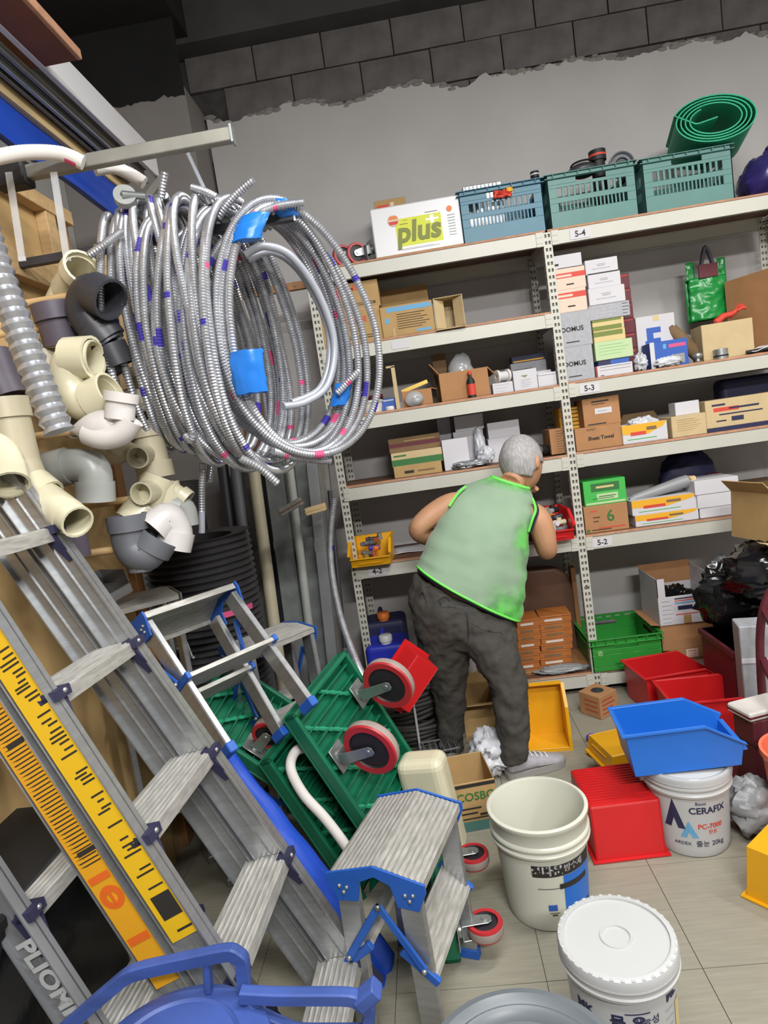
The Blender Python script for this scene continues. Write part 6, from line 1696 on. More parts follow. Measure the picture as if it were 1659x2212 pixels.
# ================================================================== folding work stools with blue caps
def stool(label, Tm, H, Lw, hw, nst=1, spread=0.0, drop=.03, cap='cap_blue', group='folding aluminium step stools', legtop=.055, tilt_step=0.0, legs=True):
    t = thing('step_stool', label, 'step stool', Tm.translation, Tm.to_3x3().to_4x4(), group)
    y0, y1 = -Lw / 2, Lw / 2
    for s_ in (-1, 1):
        # half top: ridged plate sloping from the ridge
        prof = []
        nr = 9
        for j in range(nr + 1):
            u = hw * j / nr; prof += [(u, -drop * u / hw + .002), (min(u + hw / nr * .5, hw), -drop * min(u + hw / nr * .5, hw) / hw + .0045)]
        prof += [(hw, -drop - .016), (hw - .004, -drop - .016), (hw - .004, -drop - .002), (.002, -.004)]
        rg = lambda y: [Vector((s_ * u, y, H + v)) for u, v in prof]
        MB().loft([rg(y0 + .004), rg(y1 - .004)], 0, False, True).build('top_plate', 'aluminium_worn', t, fix=True)
        for y, e in ((y0, -1), (y1, 1)):
            mb = MB(); ya, yb = sorted((y, y + e * .006))
            T = basis((1, 0, 0), (0, 0, 1), (0, -1, 0))
            pl = [(0, .006), (s_ * (hw + .006), -drop + .006), (s_ * (hw + .006), -drop - .016), (s_ * hw * .86, -drop - .066), (s_ * hw * .42, -drop - .062), (s_ * hw * .32, -.04), (0, -.022)]
            if s_ < 0: pl = pl[::-1]
            mb.prism(pl, -yb, -ya, 0, Matrix.Translation((0, 0, H)) @ T); mb.build('end_cap', cap, t, bevel=.001, fix=True)
            for (u, v) in ((.62, -.052), (.78, -.05), (.70, -.066)):
                MB().ball((s_ * hw * u, y + e * .007, H - drop * .8 + v + .02), .0055, 6).build('rivet', 'zinc', t)
            # leg
            xt = s_ * hw * .66; xb = s_ * (hw * .66 + spread)
            lg = MB(); yl = y - e * .012
            lg.hexa([(xt - .03, yl - .010, H - drop - .02), (xt + .03, yl - .010, H - drop - .02), (xt + .03, yl + .010, H - drop - .02), (xt - .03, yl + .010, H - drop - .02)],
                    [(xb - .03, yl - .010, .012), (xb + .03, yl - .010, .012), (xb + .03, yl + .010, .012), (xb - .03, yl + .010, .012)])
            lg.box((xb - .026, yl - .013, 0), (xb + .026, yl + .013, .028), 1)
            lgo = MB(); lgo.v, lgo.f, lgo.mi, lgo.sm = lg.v[:8], lg.f[:6], [0] * 6, [False] * 6
            lgo.build('leg', 'aluminium', t, bevel=.003, fix=True)
            MB().box((xb - .034, yl - .014, 0), (xb + .034, yl + .014, .03)).build('foot', cap, t, bevel=.003)
            # spreader link
            p0 = Vector((0, y - e * .004 + e * .008, H - .10)); p1 = Vector((s_ * hw * .8, y + e * .008, H - .25))
            MB().bar(p0, p1, .008, .02, (0, 0, 1)).build('spreader_link', cap, t, bevel=.002)
            MB().ball(tuple(p1 + Vector((0, e * .005, 0))), .007, 6).build('rivet', 'zinc', t)
        MB().ball((0, y0 - .008, H - .10), .009, 8).build('rivet', 'zinc', t)
        for k in range(nst):
            z = H - (H / (nst + 1)) * (k + 1); f_ = (H - z) / H; xc = s_ * (hw * .66 + spread * f_)
            ST = Matrix.Translation((xc, 0, z)) @ Matrix.Rotation(s_ * tilt_step, 4, 'Y')
            prof = [(-.05, -.012), (-.05, 0)] + [q for j in range(6) for q in ((-.045 + .016 * j, .001), (-.038 + .016 * j, .004))] + [(.05, 0), (.05, -.012)]
            rg = lambda y: [ST @ Vector((u, y, v)) for u, v in prof]
            MB().loft([rg(y0 + .012), rg(y1 - .012)], 0, False, True).build('step', 'aluminium_worn', t, fix=True)
            for y, e in ((y0, -1), (y1, 1)):
                ya, yb = sorted((y + e * .002, y - e * .012)); MB().box((-.056, ya, -.016), (.056, yb, .006), 0, ST).build('step_cap', cap, t, bevel=.002)
    return t
P0 = Vector((-.261, 1.455, 0)); P1 = Vector((-.16, 1.76, 0)); cst = (P0 + P1) / 2; azs = math.atan2(P1.x - P0.x, P1.y - P0.y)
stool('aluminium step stool with blue caps standing in the foreground by the bucket', Matrix.Translation((cst.x, cst.y, 0)) @ Matrix.Rotation(-azs, 4, 'Z'), .50, .335, .125, 1, .01, .032, tilt_step=R(40))
# stool leaning to the left behind the big ladder
az2 = R(38); s2 = Vector((math.sin(az2), math.cos(az2), 0)); t2 = Vector((math.cos(az2), -math.sin(az2), 0)); til = R(50)
dn = math.cos(til) * t2 - math.sin(til) * UPZ
def lean(top_px, Y, H, az, tl):
    s_ = Vector((math.sin(az), math.cos(az), 0)); t_ = Vector((math.cos(az), -math.sin(az), 0)); z_ = -(math.cos(tl) * t_ - math.sin(tl) * UPZ); x_ = s_.cross(z_)
    x_ = s_.cross(z_).normalized(); o = W(top_px[0], top_px[1], Y) - z_ * H
    return basis(x_, s_, z_, o)
stool('aluminium step stool with blue caps tipped over behind the labelled ladder', lean((382, 1322), 1.98, .5, R(36), R(52)), .5, .33, .11, 1, .03, .02)
q = W(578, 1372, 2.36)
stool('small upright step stool with blue caps in front of the leaning pipes', Matrix.Translation((q.x, 2.36, 0)) @ Matrix.Rotation(R(-40), 4, 'Z'), q.z, .3, .1, 2, .03, .01)
q = W(285, 1290, 2.15)
stool('pale grey step stool without blue caps beside the corrugated roll', Matrix.Translation((q.x, 2.15, 0)) @ Matrix.Rotation(R(-50), 4, 'Z'), q.z, .26, .11, 2, .02, .012, cap='aluminium')
q = W(225, 1275, 2.05)
t = thing('metal_tray', 'folded grey sheet-metal tray on the pale grey stool side', 'tray', (q.x, 2.02, q.z - .0), Matrix.Rotation(R(-30), 4, 'Z') @ Matrix.Rotation(R(12), 4, 'X'))
MB().box((-.07, -.07, 0), (.07, .07, .003)).box((-.07, -.07, 0), (-.067, .07, .05)).box((-.07, .067, 0), (.07, .07, .05)).build('tray', 'aluminium_dull', t); MB().box((.067, -.07, -.03), (.07, .07, .003)).build('lip', 'aluminium', t)

# ================================================================== green platform trolleys
def trolley(label, Tm, L, Wd, wheels=((.1, 0), (.1, 1), (.9, 0), (.9, 1)), r=.07, fork_yaw=0.0, strap=True):
    """deck in local xy (x length, y width), upper side -z, underside with ribs +z"""
    t = thing('platform_trolley', label, 'trolley', Tm.translation, Tm.to_3x3().to_4x4(), 'green plastic platform trolleys')
    MB().box((0, 0, -.012), (L, Wd, 0)).build('deck', 'cart_green', t, bevel=.004)
    mb = MB()
    mb.box((0, 0, 0), (L, .018, .045)).box((0, Wd - .018, 0), (L, Wd, .045)).box((0, 0, 0), (.018, Wd, .045)).box((L - .018, 0, 0), (L, Wd, .045))
    mb.build('skirt', 'cart_green', t, bevel=.005, seg=2)
    for k in range(1, 16):
        x = L * k / 16
        MB().box((x - .003, .018, 0), (x + .003, Wd - .018, .026)).build('rib', 'cart_green', t)
    # knotted diagonal ribs
    for k in range(-2, 5):
        a = Vector((L * (.08 + .22 * k), .02, .02)); b = Vector((L * (.08 + .22 * k) + Wd * .75, Wd - .02, .02))
        n = 13; mbk = MB(); pts = []
        for j in range(n + 1):
            p = a.lerp(b, j / n)
            if .015 < p.x < L - .015: pts.append(p)
        if len(pts) > 2:
            mbk.tube([q_ for p in pts for q_ in (p, p + (b - a).normalized() * .009)][:-1], [(.009 if j % 2 == 0 else .0055) for j in range(2 * len(pts) - 1)], 6); mbk.build('knotted_rib', 'cart_green_pale', t)
    for (u, v) in wheels:
        c = Vector((L * u, Wd * (.18 + .64 * v), 0))
        T = Matrix.Translation(c + Vector((0, 0, .045 + r * 1.28 + .016))) @ Matrix.Rotation(PI, 4, 'X') @ Matrix.Rotation(PI / 2 + fork_yaw, 4, 'Z')
        w = bpy.data.objects.new('caster', None); COL.objects.link(w); w.parent = t; w.empty_display_size = .03
        caster_parts(w, r, .036, T)
    return t
A_ = W(612, 1553, 1.95); B_ = W(735, 1420, 2.30); C_ = Vector((-.27, 1.98, 0.01))
ex = (C_ - A_).normalized(); ey = (B_ - A_); ey = (ey - ex * ey.dot(ex)).normalized(); ez = ex.cross(ey)
LT = (C_ - A_).length
if ez.x < 0: ey = -ey; ez = ex.cross(ey); A_ = B_
trolley('green platform trolley propped up with its red casters facing out', basis(ex, ey, ez, A_), LT, .385, ((.30, 0), (.20, 1)), .094)
trolley('green platform trolley behind the propped one, seen by its edge', basis(ex, ey, ez, A_ - ez * .17 - ey * .04 + ex * .10), LT - .12, .37, (), .06)
o2 = W(395, 1560, 2.05); ex2 = Vector((.72, .05, -.69)).normalized(); ey2 = Vector((.25, .95, .2)); ey2 = (ey2 - ex2 * ey2.dot(ex2)).normalized(); ez2 = ex2.cross(ey2)
trolley('third green platform trolley half hidden under the tipped stool', basis(ex2, ey2, ez2, o2 + ez2 * -.02), .62, .34, ((.42, 0),), .055)
ex3 = Vector((0, 0, 1)); ey3 = Vector((.04, -1, 0)).normalized(); ez3 = ex3.cross(ey3)
if ez3.x < 0: ey3 = -ey3; ez3 = ex3.cross(ey3)
r3 = .052; w1 = W(1020, 1852, 1.97); w2 = W(1032, 2003, 1.71); off3 = .045 + r3 * 1.28 + .016; L3, W3 = .22, .46
o3 = Vector(((w1.x + w2.x) / 2 - off3 - .0, 2.15 if ey3.y < 0 else 1.69, .008))
sp3 = [((p - o3).dot(ex3) / L3, ((p - o3).dot(ey3) / W3 - .18) / .64) for p in (w1, w2)]
trolley('green trolley standing on its side behind the foreground stool', basis(ex3, ey3, ez3, o3), L3, W3, sp3, r3, fork_yaw=PI / 2)
# ---- blue sheet behind the ladder, white pipe, ivory case
t = thing('blue_sheet', 'folded bright blue plastic sheet lying along the back of the big ladder', 'sheet', W(790, 2075, 1.62))
a = [W(x, y, Y) for x, y, Y in ((470, 1665, 1.78), (560, 1780, 1.74), (660, 1905, 1.70), (760, 2035, 1.66), (850, 2150, 1.62))]
def bs(u, v):
    p = bez(a, 6)[min(int(u * 24), 24)]
    return p + Vector((.02 * v - .02 + .012 * noise.noise((u * 7, v * 3, 0)), .12 * v, .05 * v - .03 + .02 * noise.noise((u * 5, v * 5, 2))))
MB().grid(bs, 24, 8).build('sheet', 'tarp_blue', t, True, solid=.006)
MB().grid(lambda u, v: bs(u, 0) + Vector((.05 * v, -.01 * v, -.10 * v + .012 * noise.noise((u * 9, v * 2, 4)))), 24, 5).build('folded_edge', 'tarp_blue', t, True, solid=.006)
t = thing('white_pipe', 'bent white plastic pipe tucked between the green trolleys', 'pipe', W(765, 1840, 1.9))
MB().tube(bez([W(*p) for p in ((672, 1615, 2.05), (640, 1622, 2.0), (628, 1660, 1.95), (655, 1715, 1.93), (700, 1765, 1.92), (735, 1810, 1.91), (762, 1850, 1.9))], 8), .0165, 12).build('bent_tube', 'foam_white', t, True)
MB().tube([W(672, 1615, 2.05), W(684, 1616, 2.07)], .019, 12).build('collar', 'pvc_white', t, True)
q = W(950, 1745, 2.12)
t = thing('ivory_case', 'ivory plastic case standing behind the foreground stool', 'case', (q.x - .01, 2.2, 0), Matrix.Rotation(R(-6), 4, 'Y') @ Matrix.Rotation(R(-15), 4, 'Z'))
hh = ZAT(1655, q.x, 2.12)
MB().box((-.09, -.05, 0), (.085, .07, hh)).build('shell', 'pvc_ivory', t, bevel=.035, seg=4); MB().box((-.05, -.053, hh * .3), (.05, -.048, hh * .32)).build('seam', 'pvc_beige', t)
# ---- red bin, black cable coil and basket by the man's feet
yl_ = Vector((.66, .25, .70)).normalized(); zl_ = Vector((-.45, .85, .15)); zl_ = (zl_ - yl_ * zl_.dot(yl_)).normalized()
picking_bin('small red picking bin tipped on the black cable coil', .24, .13, .12, 'bin_red', W(893, 1478, 2.56), basis(yl_.cross(zl_), yl_, zl_))
q = G(905, 1640)
t = thing('cable_coil', 'coil of thick black cable bound with pale ties on the floor', 'cable', (q.x, q.y + .18, .02))
rnd = random.Random(2)
for k in range(14):
    rr = .12 + .035 * rnd.random(); z = .02 + .018 * k; ox, oy = rnd.uniform(-.012, .012), rnd.uniform(-.012, .012)
    MB().tube([(ox + rr * 1.12 * math.cos(2 * PI * j / 36), oy + rr * math.sin(2 * PI * j / 36), z + .012 * math.sin(2 * PI * j / 36 + k) + .04 * math.cos(2 * PI * j / 36 + .5) * (k / 14)) for j in range(36)], .0115, 8, closed=True).build('cable_turn', 'cable_black', t)
for a in (-1.5, -.6, .4, 2.2, 3.6):
    c = Vector((.152 * math.cos(a), .14 * math.sin(a), .145)); e = Vector((math.cos(a), math.sin(a), 0))
    MB().tube(bez([c - e * .035 + Vector((0, 0, -.15)), c + e * .022 + Vector((0, 0, -.13)), c + e * .025 + Vector((0, 0, .12)), c - e * .03 + Vector((0, 0, .15)), c - e * .05 + Vector((0, 0, .12))], 6), .006, 6).build('tie', 'bag_white', t)
t = thing('wire_basket', 'small dark wire basket on the floor before the cable coil', 'basket', G(955, 1650), R(10))
for k in range(6): MB().tube([(-.07 + .028 * k, -.05, .0), (-.07 + .028 * k, -.05, .09), (-.07 + .028 * k, .05, .09), (-.07 + .028 * k, .05, .0)], .0025, 5).build('wire', 'pvc_grey', t)
MB().tube([(-.08, -.055, .09), (.08, -.055, .09), (.08, .055, .09), (-.08, .055, .09)], .004, 6, closed=True).build('rim_wire', 'pvc_grey', t)
MB().box((-.075, -.05, .0), (.075, .05, .004)).build('base', 'rubber_black', t)

# ================================================================== blue plastic tub with carrying frame in the foreground
cx = W(345, 2200, .90).x; cy = .90; rt_ = .165
zt_ = ZAT(2140, cx, cy + rt_ * .9)
t = thing('blue_tub', 'blue plastic tub with frame handles in the bottom left foreground', 'tub', (cx, cy, 0))
k_ = rt_ / .165
MB().lathe([(0, .02), (.11, 0), (.125, .04), (.15, zt_ - .09), (.16, zt_ - .075), (.155, zt_ - .066), (.162, zt_ - .056), (.156, zt_ - .046), (.163, zt_ - .034), (.157, zt_ - .024), (.165, zt_ - .012), (.163, zt_), (.14, zt_ + .012), (.10, zt_ + .018), (0, zt_ + .02)], 64, 0, Matrix.Translation((cx, cy, 0))).build('body', 'tub_blue', t, True)
for k in range(3): MB().lathe([(.1575, zt_ - .062 + .022 * k), (.1665, zt_ - .056 + .022 * k), (.1575, zt_ - .05 + .022 * k)], 64, 0, Matrix.Translation((cx, cy, 0))).build('rim_bead', 'tub_blue', t, True)
MB().lathe([(.118, zt_ + .014), (.112, zt_ + .021), (.106, zt_ + .016)], 64, 0, Matrix.Translation((cx, cy, 0))).build('lid_ring', 'tub_blue', t, True)
def strip(name, pts, wpx, Y, th, mat):
    q = []
    for a, b in zip(pts, pts[1:]):
        q += [(a[0] + (b[0] - a[0]) * j / 8, a[1] + (b[1] - a[1]) * j / 8) for j in range(8)]
    q.append(pts[-1])
    for _ in range(2): q = [q[0]] + [((q[i - 1][0] + q[i][0] * 2 + q[i + 1][0]) / 4, (q[i - 1][1] + q[i][1] * 2 + q[i + 1][1]) / 4) for i in range(1, len(q) - 1)] + [q[-1]]
    path = [W(px, py, Y) for px, py in q]; mb = MB(); rings = []
    for i, p in enumerate(path):
        a = path[max(i - 1, 0)]; b = path[min(i + 1, len(path) - 1)]; d = (b - a).normalized(); s_ = d.cross(Vector((0, 1, 0))).normalized() * (wpx / F_PX * Y / 2)
        e = Vector((0, th / 2, 0))
        rings.append([p - s_ * .88 - e, p + s_ * .88 - e, p + s_ - e * .6, p + s_ + e * .6, p + s_ * .88 + e, p - s_ * .88 + e, p - s_ + e * .6, p - s_ - e * .6])
    mb.loft(rings, 0, False); return mb.build(name, mat, t, True, fix=True, bevel=.002)
YT = 1.03
strip('handle', [(120, 2240), (205, 2165), (282, 2100), (498, 2054), (524, 2072), (530, 2160)], 32, YT, .022, 'tub_blue')
strip('handle_strut', [(447, 2072), (452, 2140)], 17, YT, .02, 'tub_blue')
YT = 1.0
strip('handle', [(520, 2148), (600, 2152), (760, 2152), (800, 2178), (790, 2240)], 30, YT, .022, 'tub_blue')
strip('handle_strut', [(535, 2165), (560, 2188), (640, 2225), (780, 2225)], 20, YT, .02, 'tub_blue')
strip('handle_knob', [(775, 2165), (815, 2132)], 36, YT, .035, 'tub_blue')
# ================================================================== drainage fittings hung on the plywood
def hollow(mb, path, r, wall=.12, n=18, m0=0, m1=1):
    path = [Vector(p) for p in path]; m = len(path); rr = r if isinstance(r, list) else [r] * m
    a = MB(); a.tube(path, rr, n, cap=False); b = MB(); b.tube(path, [x * (1 - wall) for x in rr], n, cap=False)
    o = len(mb.v)
    mb.add(a.v, a.f, m0, True); mb.add(b.v, [f[::-1] for f in b.f], m1, True)
    for i in (0, m - 1):
        for k in range(n):
            k2 = (k + 1) % n; q = (o + i * n + k, o + i * n + k2, o + m * n + i * n + k2, o + m * n + i * n + k)
            mb.f.append(q if i == 0 else q[::-1]); mb.mi.append(m0); mb.sm.append(False)
GRP = 'drainage fittings hung on the left'
def fitting(label, parts, mat, name='pipe_fitting'):
    """parts: list of (kind, pts[(px,py,Y)], r px at that depth) ; body pieces and sockets are parts"""
    q0 = W(*parts[0][1][-1])
    t = thing(name, label, 'fitting', q0, 0, GRP)
    for kind, pts, rp in parts:
        Y = pts[0][2]; r = rp / F_PX * Y * 1.03
        q = [W(*p) for p in pts]; path = bez(q, 6) if len(q) > 2 else [q[0].lerp(q[1], j / 4) for j in range(5)]
        mb = MB()
        if kind == 'ball':
            c = (q[0] + q[-1]) / 2; mb.tube([q[0].lerp(q[-1], j / 12) for j in range(13)], [max(.004, r * math.sin(PI * (j + .4) / 12.8)) for j in range(13)], 18); mb.build('trap_bowl', mat, t, True)
        else:
            hollow(mb, path, r, .11 if kind == 'bend' else .14)
            mb.build({'bend': 'bend', 'pipe': 'pipe', 'socket': 'socket', 'branch': 'branch'}[kind], [mat, mat], t, True)
    return t
fitting('ivory translucent reducer with wide rim at the top of the fittings', [('bend', [(150, 620, 1.95), (132, 655, 1.97)], 32), ('pipe', [(176, 585, 1.88), (148, 625, 1.95)], 36), ('socket', [(180, 578, 1.87), (170, 592, 1.89)], 41)], 'pvc_ivory')
fitting('black double elbow below the ivory reducer', [('bend', [(222, 640, 1.82), (196, 632, 1.84), (182, 668, 1.86), (206, 708, 1.87), (236, 745, 1.88)], 38), ('socket', [(205, 632, 1.83), (240, 648, 1.81)], 43), ('socket', [(205, 705, 1.87), (232, 738, 1.88)], 43), ('pipe', [(236, 745, 1.88), (258, 790, 1.89)], 34)], 'pvc_dark')
fitting('violet-grey straight coupling left of the black elbow', [('pipe', [(112, 660, 1.88), (136, 745, 1.9)], 38), ('socket', [(111, 655, 1.88), (122, 692, 1.885)], 43)], 'pvc_violet')
fitting('glossy ivory elbow pair under the black elbow', [('bend', [(205, 775, 1.80), (160, 780, 1.80), (150, 830, 1.80), (185, 872, 1.80), (232, 850, 1.79)], 40), ('socket', [(150, 775, 1.80), (202, 772, 1.79)], 45), ('socket', [(198, 868, 1.80), (240, 846, 1.79)], 45)], 'pvc_ivory')
fitting('dark grey stub between the ivory elbow and the hoses', [('pipe', [(228, 780, 1.92), (252, 810, 1.93)], 32), ('socket', [(240, 760, 1.92), (262, 775, 1.93)], 28)], 'pvc_grey')
fitting('milky white bottle trap with round bowl', [('pipe', [(262, 855, 1.72), (258, 905, 1.72)], 31), ('socket', [(263, 848, 1.72), (261, 868, 1.72)], 36), ('ball', [(152, 930, 1.74), (302, 915, 1.74)], 37), ('bend', [(190, 935, 1.73), (225, 945, 1.72), (262, 935, 1.72), (285, 905, 1.72)], 26)], 'pvc_white')
fitting('beige coupling stacked behind the accordion duct', [('pipe', [(100, 770, 1.92), (118, 860, 1.92)], 40), ('socket', [(98, 760, 1.92), (106, 800, 1.92)], 45), ('bend', [(118, 850, 1.92), (135, 900, 1.92), (165, 910, 1.9)], 38)], 'pvc_beige')
fitting('beige elbow with dark mouth right of the milky trap', [('bend', [(305, 800, 2.15), (322, 835, 2.15), (318, 880, 2.13)], 32), ('socket', [(300, 795, 2.15), (309, 815, 2.15)], 36), ('branch', [(322, 895, 2.12), (316, 918, 2.02)], 34)], 'pvc_beige')
fitting('long beige pipe with socket at the left edge', [('pipe', [(10, 870, 1.6), (40, 1000, 1.6)], 44), ('socket', [(8, 862, 1.6), (18, 905, 1.6)], 49), ('bend', [(40, 1000, 1.6), (62, 1050, 1.6), (88, 1075, 1.6)], 44)], 'pvc_beige')
fitting('ivory elbow with wide mouth at the far left edge', [('bend', [(-30, 960, 1.5), (8, 985, 1.5), (20, 1035, 1.46)], 36), ('socket', [(14, 1012, 1.48), (22, 1048, 1.45)], 41)], 'pvc_ivory')
fitting('ivory branch piece ending in an oval mouth above the ladder top', [('pipe', [(80, 1065, 1.58), (150, 1118, 1.5)], 38), ('socket', [(70, 1050, 1.58), (100, 1075, 1.57)], 44), ('socket', [(140, 1108, 1.51), (168, 1128, 1.48)], 36)], 'pvc_ivory')
fitting('light grey elbow left of the plywood edge', [('bend', [(110, 1015, 1.78), (165, 1005, 1.78), (202, 1015, 1.78), (206, 1072, 1.78)], 36), ('socket', [(100, 1018, 1.78), (150, 1006, 1.78)], 41), ('socket', [(205, 1040, 1.78), (207, 1082, 1.78)], 41)], 'pvc_light')
fitting('violet-grey open cup hanging beside the ladder top', [('pipe', [(142, 1130, 1.72), (158, 1205, 1.72)], 38), ('socket', [(141, 1125, 1.72), (146, 1148, 1.72)], 42)], 'pvc_violet')
fitting('beige tee with small round outlet in the right column', [('pipe', [(312, 915, 2.0), (338, 1030, 2.0)], 34), ('socket', [(310, 912, 2.0), (318, 945, 2.0)], 38), ('socket', [(331, 998, 2.0), (339, 1032, 2.0)], 39), ('branch', [(322, 978, 2.0), (297, 988, 1.9)], 23)], 'pvc_beige')
fitting('cream wye with round outlet and flared mouth', [('pipe', [(345, 1030, 1.98), (310, 1120, 1.95)], 37), ('branch', [(335, 1060, 1.96), (304, 1066, 1.87)], 24), ('socket', [(318, 1098, 1.95), (288, 1135, 1.92)], 45), ('bend', [(352, 1045, 1.99), (362, 1085, 1.99), (360, 1120, 1.98)], 34)], 'pvc_ivory')
fitting('grey trap with upright cup and capped bottom', [('bend', [(275, 1125, 1.84), (284, 1180, 1.84), (312, 1200, 1.84), (340, 1165, 1.86)], 38), ('socket', [(272, 1112, 1.84), (278, 1146, 1.84)], 43), ('socket', [(303, 1205, 1.84), (307, 1232, 1.84)], 28), ('socket', [(326, 1190, 1.85), (345, 1160, 1.86)], 43)], 'pvc_grey')
fitting('off-white elbow with big mouth right of the grey trap', [('bend', [(336, 1140, 1.88), (362, 1118, 1.90), (382, 1150, 1.91), (376, 1182, 1.90)], 34), ('socket', [(330, 1146, 1.87), (350, 1126, 1.89)], 38), ('socket', [(383, 1148, 1.91), (374, 1186, 1.90)], 38)], 'pvc_white')
fitting('small grey elbow peeping right of the cream wye', [('bend', [(372, 1092, 1.98), (400, 1098, 2.0), (408, 1135, 2.0)], 22), ('socket', [(368, 1090, 1.98), (388, 1095, 1.99)], 26)], 'pvc_light')
fitting('small ivory stub beside the small grey elbow', [('pipe', [(362, 1052, 1.98), (398, 1074, 2.0)], 18), ('socket', [(390, 1068, 2.0), (406, 1080, 2.0)], 22)], 'pvc_ivory')
fitting('dark grey pipe end cut off by the left edge under the accordion duct', [('pipe', [(-20, 760, 1.7), (15, 850, 1.7)], 36), ('socket', [(0, 820, 1.7), (18, 858, 1.7)], 40)], 'pvc_violet')
fitting('beige bend half hidden behind the milky trap', [('bend', [(215, 960, 1.95), (250, 975, 1.95), (275, 945, 1.95)], 30), ('socket', [(255, 972, 1.95), (278, 942, 1.95)], 34)], 'pvc_beige')
fitting('beige ring socket between the ivory elbow and the right column', [('socket', [(285, 850, 2.1), (300, 890, 2.1)], 34), ('pipe', [(300, 885, 2.1), (310, 930, 2.1)], 30)], 'pvc_beige')
# pegs carrying them
for k, (px, py, Y) in enumerate(((150, 640, 1.9), (200, 690, 1.88), (170, 820, 1.82), (230, 920, 1.76), (60, 950, 1.62), (170, 1010, 1.8), (325, 960, 2.02), (340, 1070, 2.0), (300, 1180, 1.86))):
    p = W(px, py, Y)
    t = thing('wooden_peg', 'wooden peg behind the ' + ['ivory reducer', 'black double elbow', 'glossy ivory elbow', 'milky trap', 'long beige pipe', 'light grey elbow', 'beige tee', 'cream wye', 'grey trap'][k] + ' on the plywood', 'peg', (XW, p.y, p.z), 0, 'pegs on the plywood')
    MB().tube([(0, 0, 0), (p.x - XW, 0, 0)], .012, 8).build('peg', 'pine', t); MB().tube([(0, 0, 0), (.01, 0, 0)], .025, 10).build('base_flange', 'pine', t)

# ================================================================== corner: leaning pipes and the black corrugated roll
def pole(label, px_top, py_top, px_bot, Y, Yt, r, mat, kind='pipe', cat='pipe'):
    a = W(px_top, py_top, Yt); b = Vector((XAT(px_bot, Y, 0), Y, .005))
    t = thing('leaning_pole', label, cat, b, 0, 'poles leaning in the corner')
    if kind == 'pipe':
        mb = MB(); hollow(mb, [a.lerp(b, j / 3) for j in range(4)], r, .12, 16); mb.build('tube', [mat, mat], t, True)
        MB().tube([a.lerp(b, .62), a.lerp(b, .64)], r * 1.06, 14).build('band', 'pvc_grey', t, True)
    else:
        MB().bar(a, b, r * 2, r, (0, 1, 0)).build('bar', mat, t, True, bevel=.003)
        MB().bar(a.lerp(b, .3), a.lerp(b, .33), r * 2.06, r * 1.06, (0, 1, 0)).build('binding', 'zinc', t, True)
    return t
pole('leftmost dark pipe leaning in the corner', 478, 985, 560, 3.25, 3.45, .03, 'pvc_dark')
pole('second dark pipe leaning beside the leftmost one', 505, 985, 585, 3.2, 3.42, .028, 'pvc_grey')
pole('stained cement-grey pipe leaning in the corner', 545, 990, 628, 3.15, 3.4, .032, 'pvc_beige')
pole('wide galvanised channel leaning in the corner', 588, 985, 672, 3.2, 3.45, .05, 'galvanised', 'bar', 'channel')
pole('thin grey pipe between the galvanised channels', 622, 980, 700, 3.1, 3.3, .022, 'pvc_light')
pole('second galvanised channel with clamped block', 652, 975, 722, 3.2, 3.4, .045, 'galvanised', 'bar', 'channel')
pole('weathered plank leaning next to the rack post', 690, 970, 752, 3.25, 3.45, .04, 'grey_wood', 'bar', 'plank')
pole('thin dark rod nearest the rack post', 712, 1060, 765, 3.1, 3.3, .012, 'pvc_dark')
pole('dark pipe right behind the stained cement-grey pipe', 565, 988, 648, 3.3, 3.5, .03, 'pvc_dark')
pole('slim galvanised conduit beside the wide channel', 612, 985, 690, 3.28, 3.48, .02, 'galvanised')
pole('dull aluminium angle bar in front of the plank', 672, 985, 738, 3.12, 3.32, .028, 'aluminium_dull', 'bar', 'channel')
pole('grey timber batten in the shadow of the leaning pipes', 530, 985, 606, 3.35, 3.52, .05, 'grey_wood', 'bar', 'batten')
pole('black pipe behind the second galvanised channel', 640, 985, 716, 3.34, 3.52, .034, 'pvc_dark')
q = W(628, 1095, 3.1)
t = thing('wood_block', 'short weathered wood block clamped across the leaning channels', 'block', q, Matrix.Rotation(R(-22), 4, 'Y'))
MB().box((-.06, -.03, -.02), (.06, .03, .02)).build('block', 'grey_wood', t, bevel=.003); MB().box((-.062, -.032, -.004), (.062, .032, .002)).build('saw_line', 'shelf_board', t)
q = W(682, 1100, 3.15)
t = thing('wood_block', 'pale end block behind the leaning plank', 'block', q, Matrix.Rotation(R(-8), 4, 'Y'))
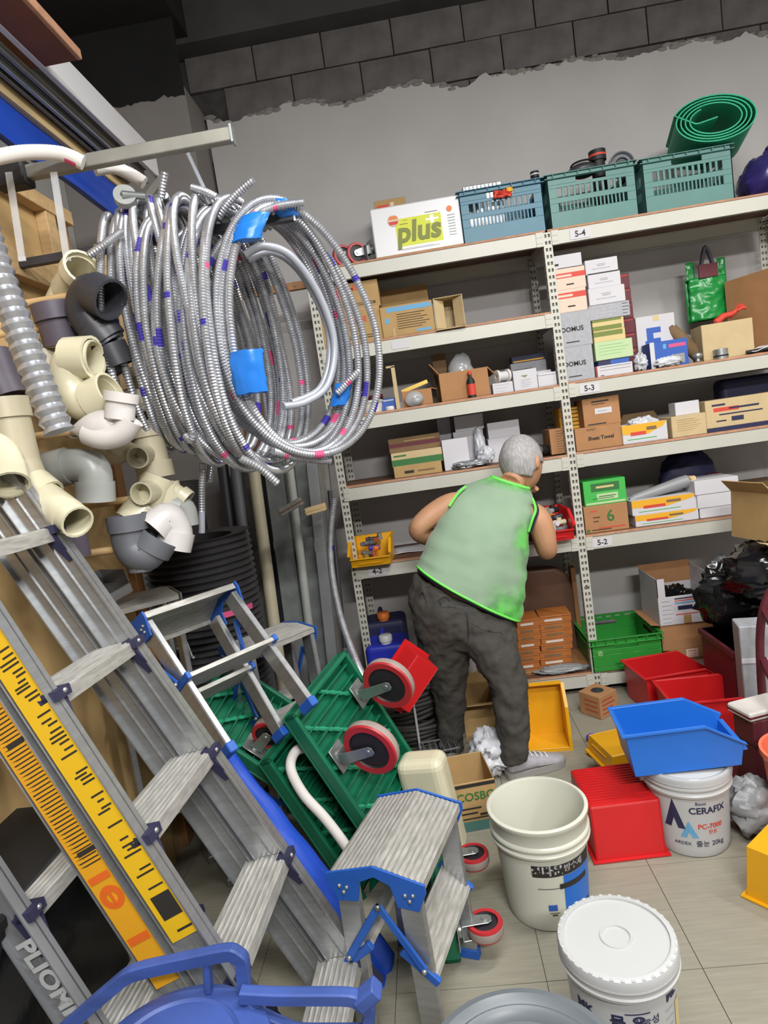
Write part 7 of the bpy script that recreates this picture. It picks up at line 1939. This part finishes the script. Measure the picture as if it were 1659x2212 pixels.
MB().box((-.05, -.03, -.018), (.05, .03, .018)).build('block', 'pale_plank', t, bevel=.003); MB().box((-.051, -.031, -.002), (.051, .031, .002)).build('saw_line', 'pine', t)
Yq = 2.62
xc = XAT(478, Yq, .6); ztop = ZAT(1165, xc, Yq)
t = thing('corrugated_roll', 'big black corrugated pipe coil standing behind the stools', 'pipe', (xc, Yq, 0))
pr = []
nrow = 46
for k in range(nrow + 1):
    z = ztop * k / nrow; pr += [(.205, z), (.225, z + ztop / nrow * .45)]
pr += [(.2, ztop + .002), (.15, ztop + .004), (.148, ztop - .3)]
MB().lathe(pr, 48).build('ridged_wall', 'ridged_black', t)
zb_ = ZAT(1340, xc, Yq - .2)
MB().lathe([(.227, zb_ - .012), (.229, zb_ + .012)], 24, 0, None, True, None, R(-80), R(-20)).build('pink_tape', 'ink_pink', t)
# dark rolls put in to darken the corner behind the corrugated roll
for k, (px, Y, r, h, lb) in enumerate(((420, 2.95, .12, 1.45, 'tall dark filler roll standing behind the corrugated coil'), (375, 3.12, .1, 1.3, 'shorter dark filler roll near the plywood edge'))):
    t = thing('filler_roll', lb, 'roll', (XAT(px, Y, .9), Y, 0))
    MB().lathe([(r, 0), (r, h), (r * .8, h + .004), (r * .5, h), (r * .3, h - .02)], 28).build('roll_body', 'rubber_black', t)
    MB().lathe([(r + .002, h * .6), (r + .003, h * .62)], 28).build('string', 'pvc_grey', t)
t = thing('brown_door_leaf', 'brown door leaf standing behind the coils', 'door leaf', (-.93, 3.56, 0), Matrix.Rotation(R(-4), 4, 'X'))
MB().box((-.09, -.02, 0), (.09, .02, 2.02)).build('leaf', 'red_board', t, bevel=.003); MB().box((.09, -.02, 0), (.097, .02, 2.02)).build('edge_strip', 'board_edge', t)
# orange-brown rail running behind the coils to the rack
t = thing('timber_rail', 'narrow orange timber rail fixed from the pillar to the rack', 'rail', (-.75, 3.5, ZAT(622, -.6, 3.5)))
MB().box((-.32, -.015, -.02), (.27, .015, .02)).build('lath', 'plywood_brown', t, bevel=.002); MB().ball((.2, -.016, 0), .006, 6).build('screw', 'zinc', t)
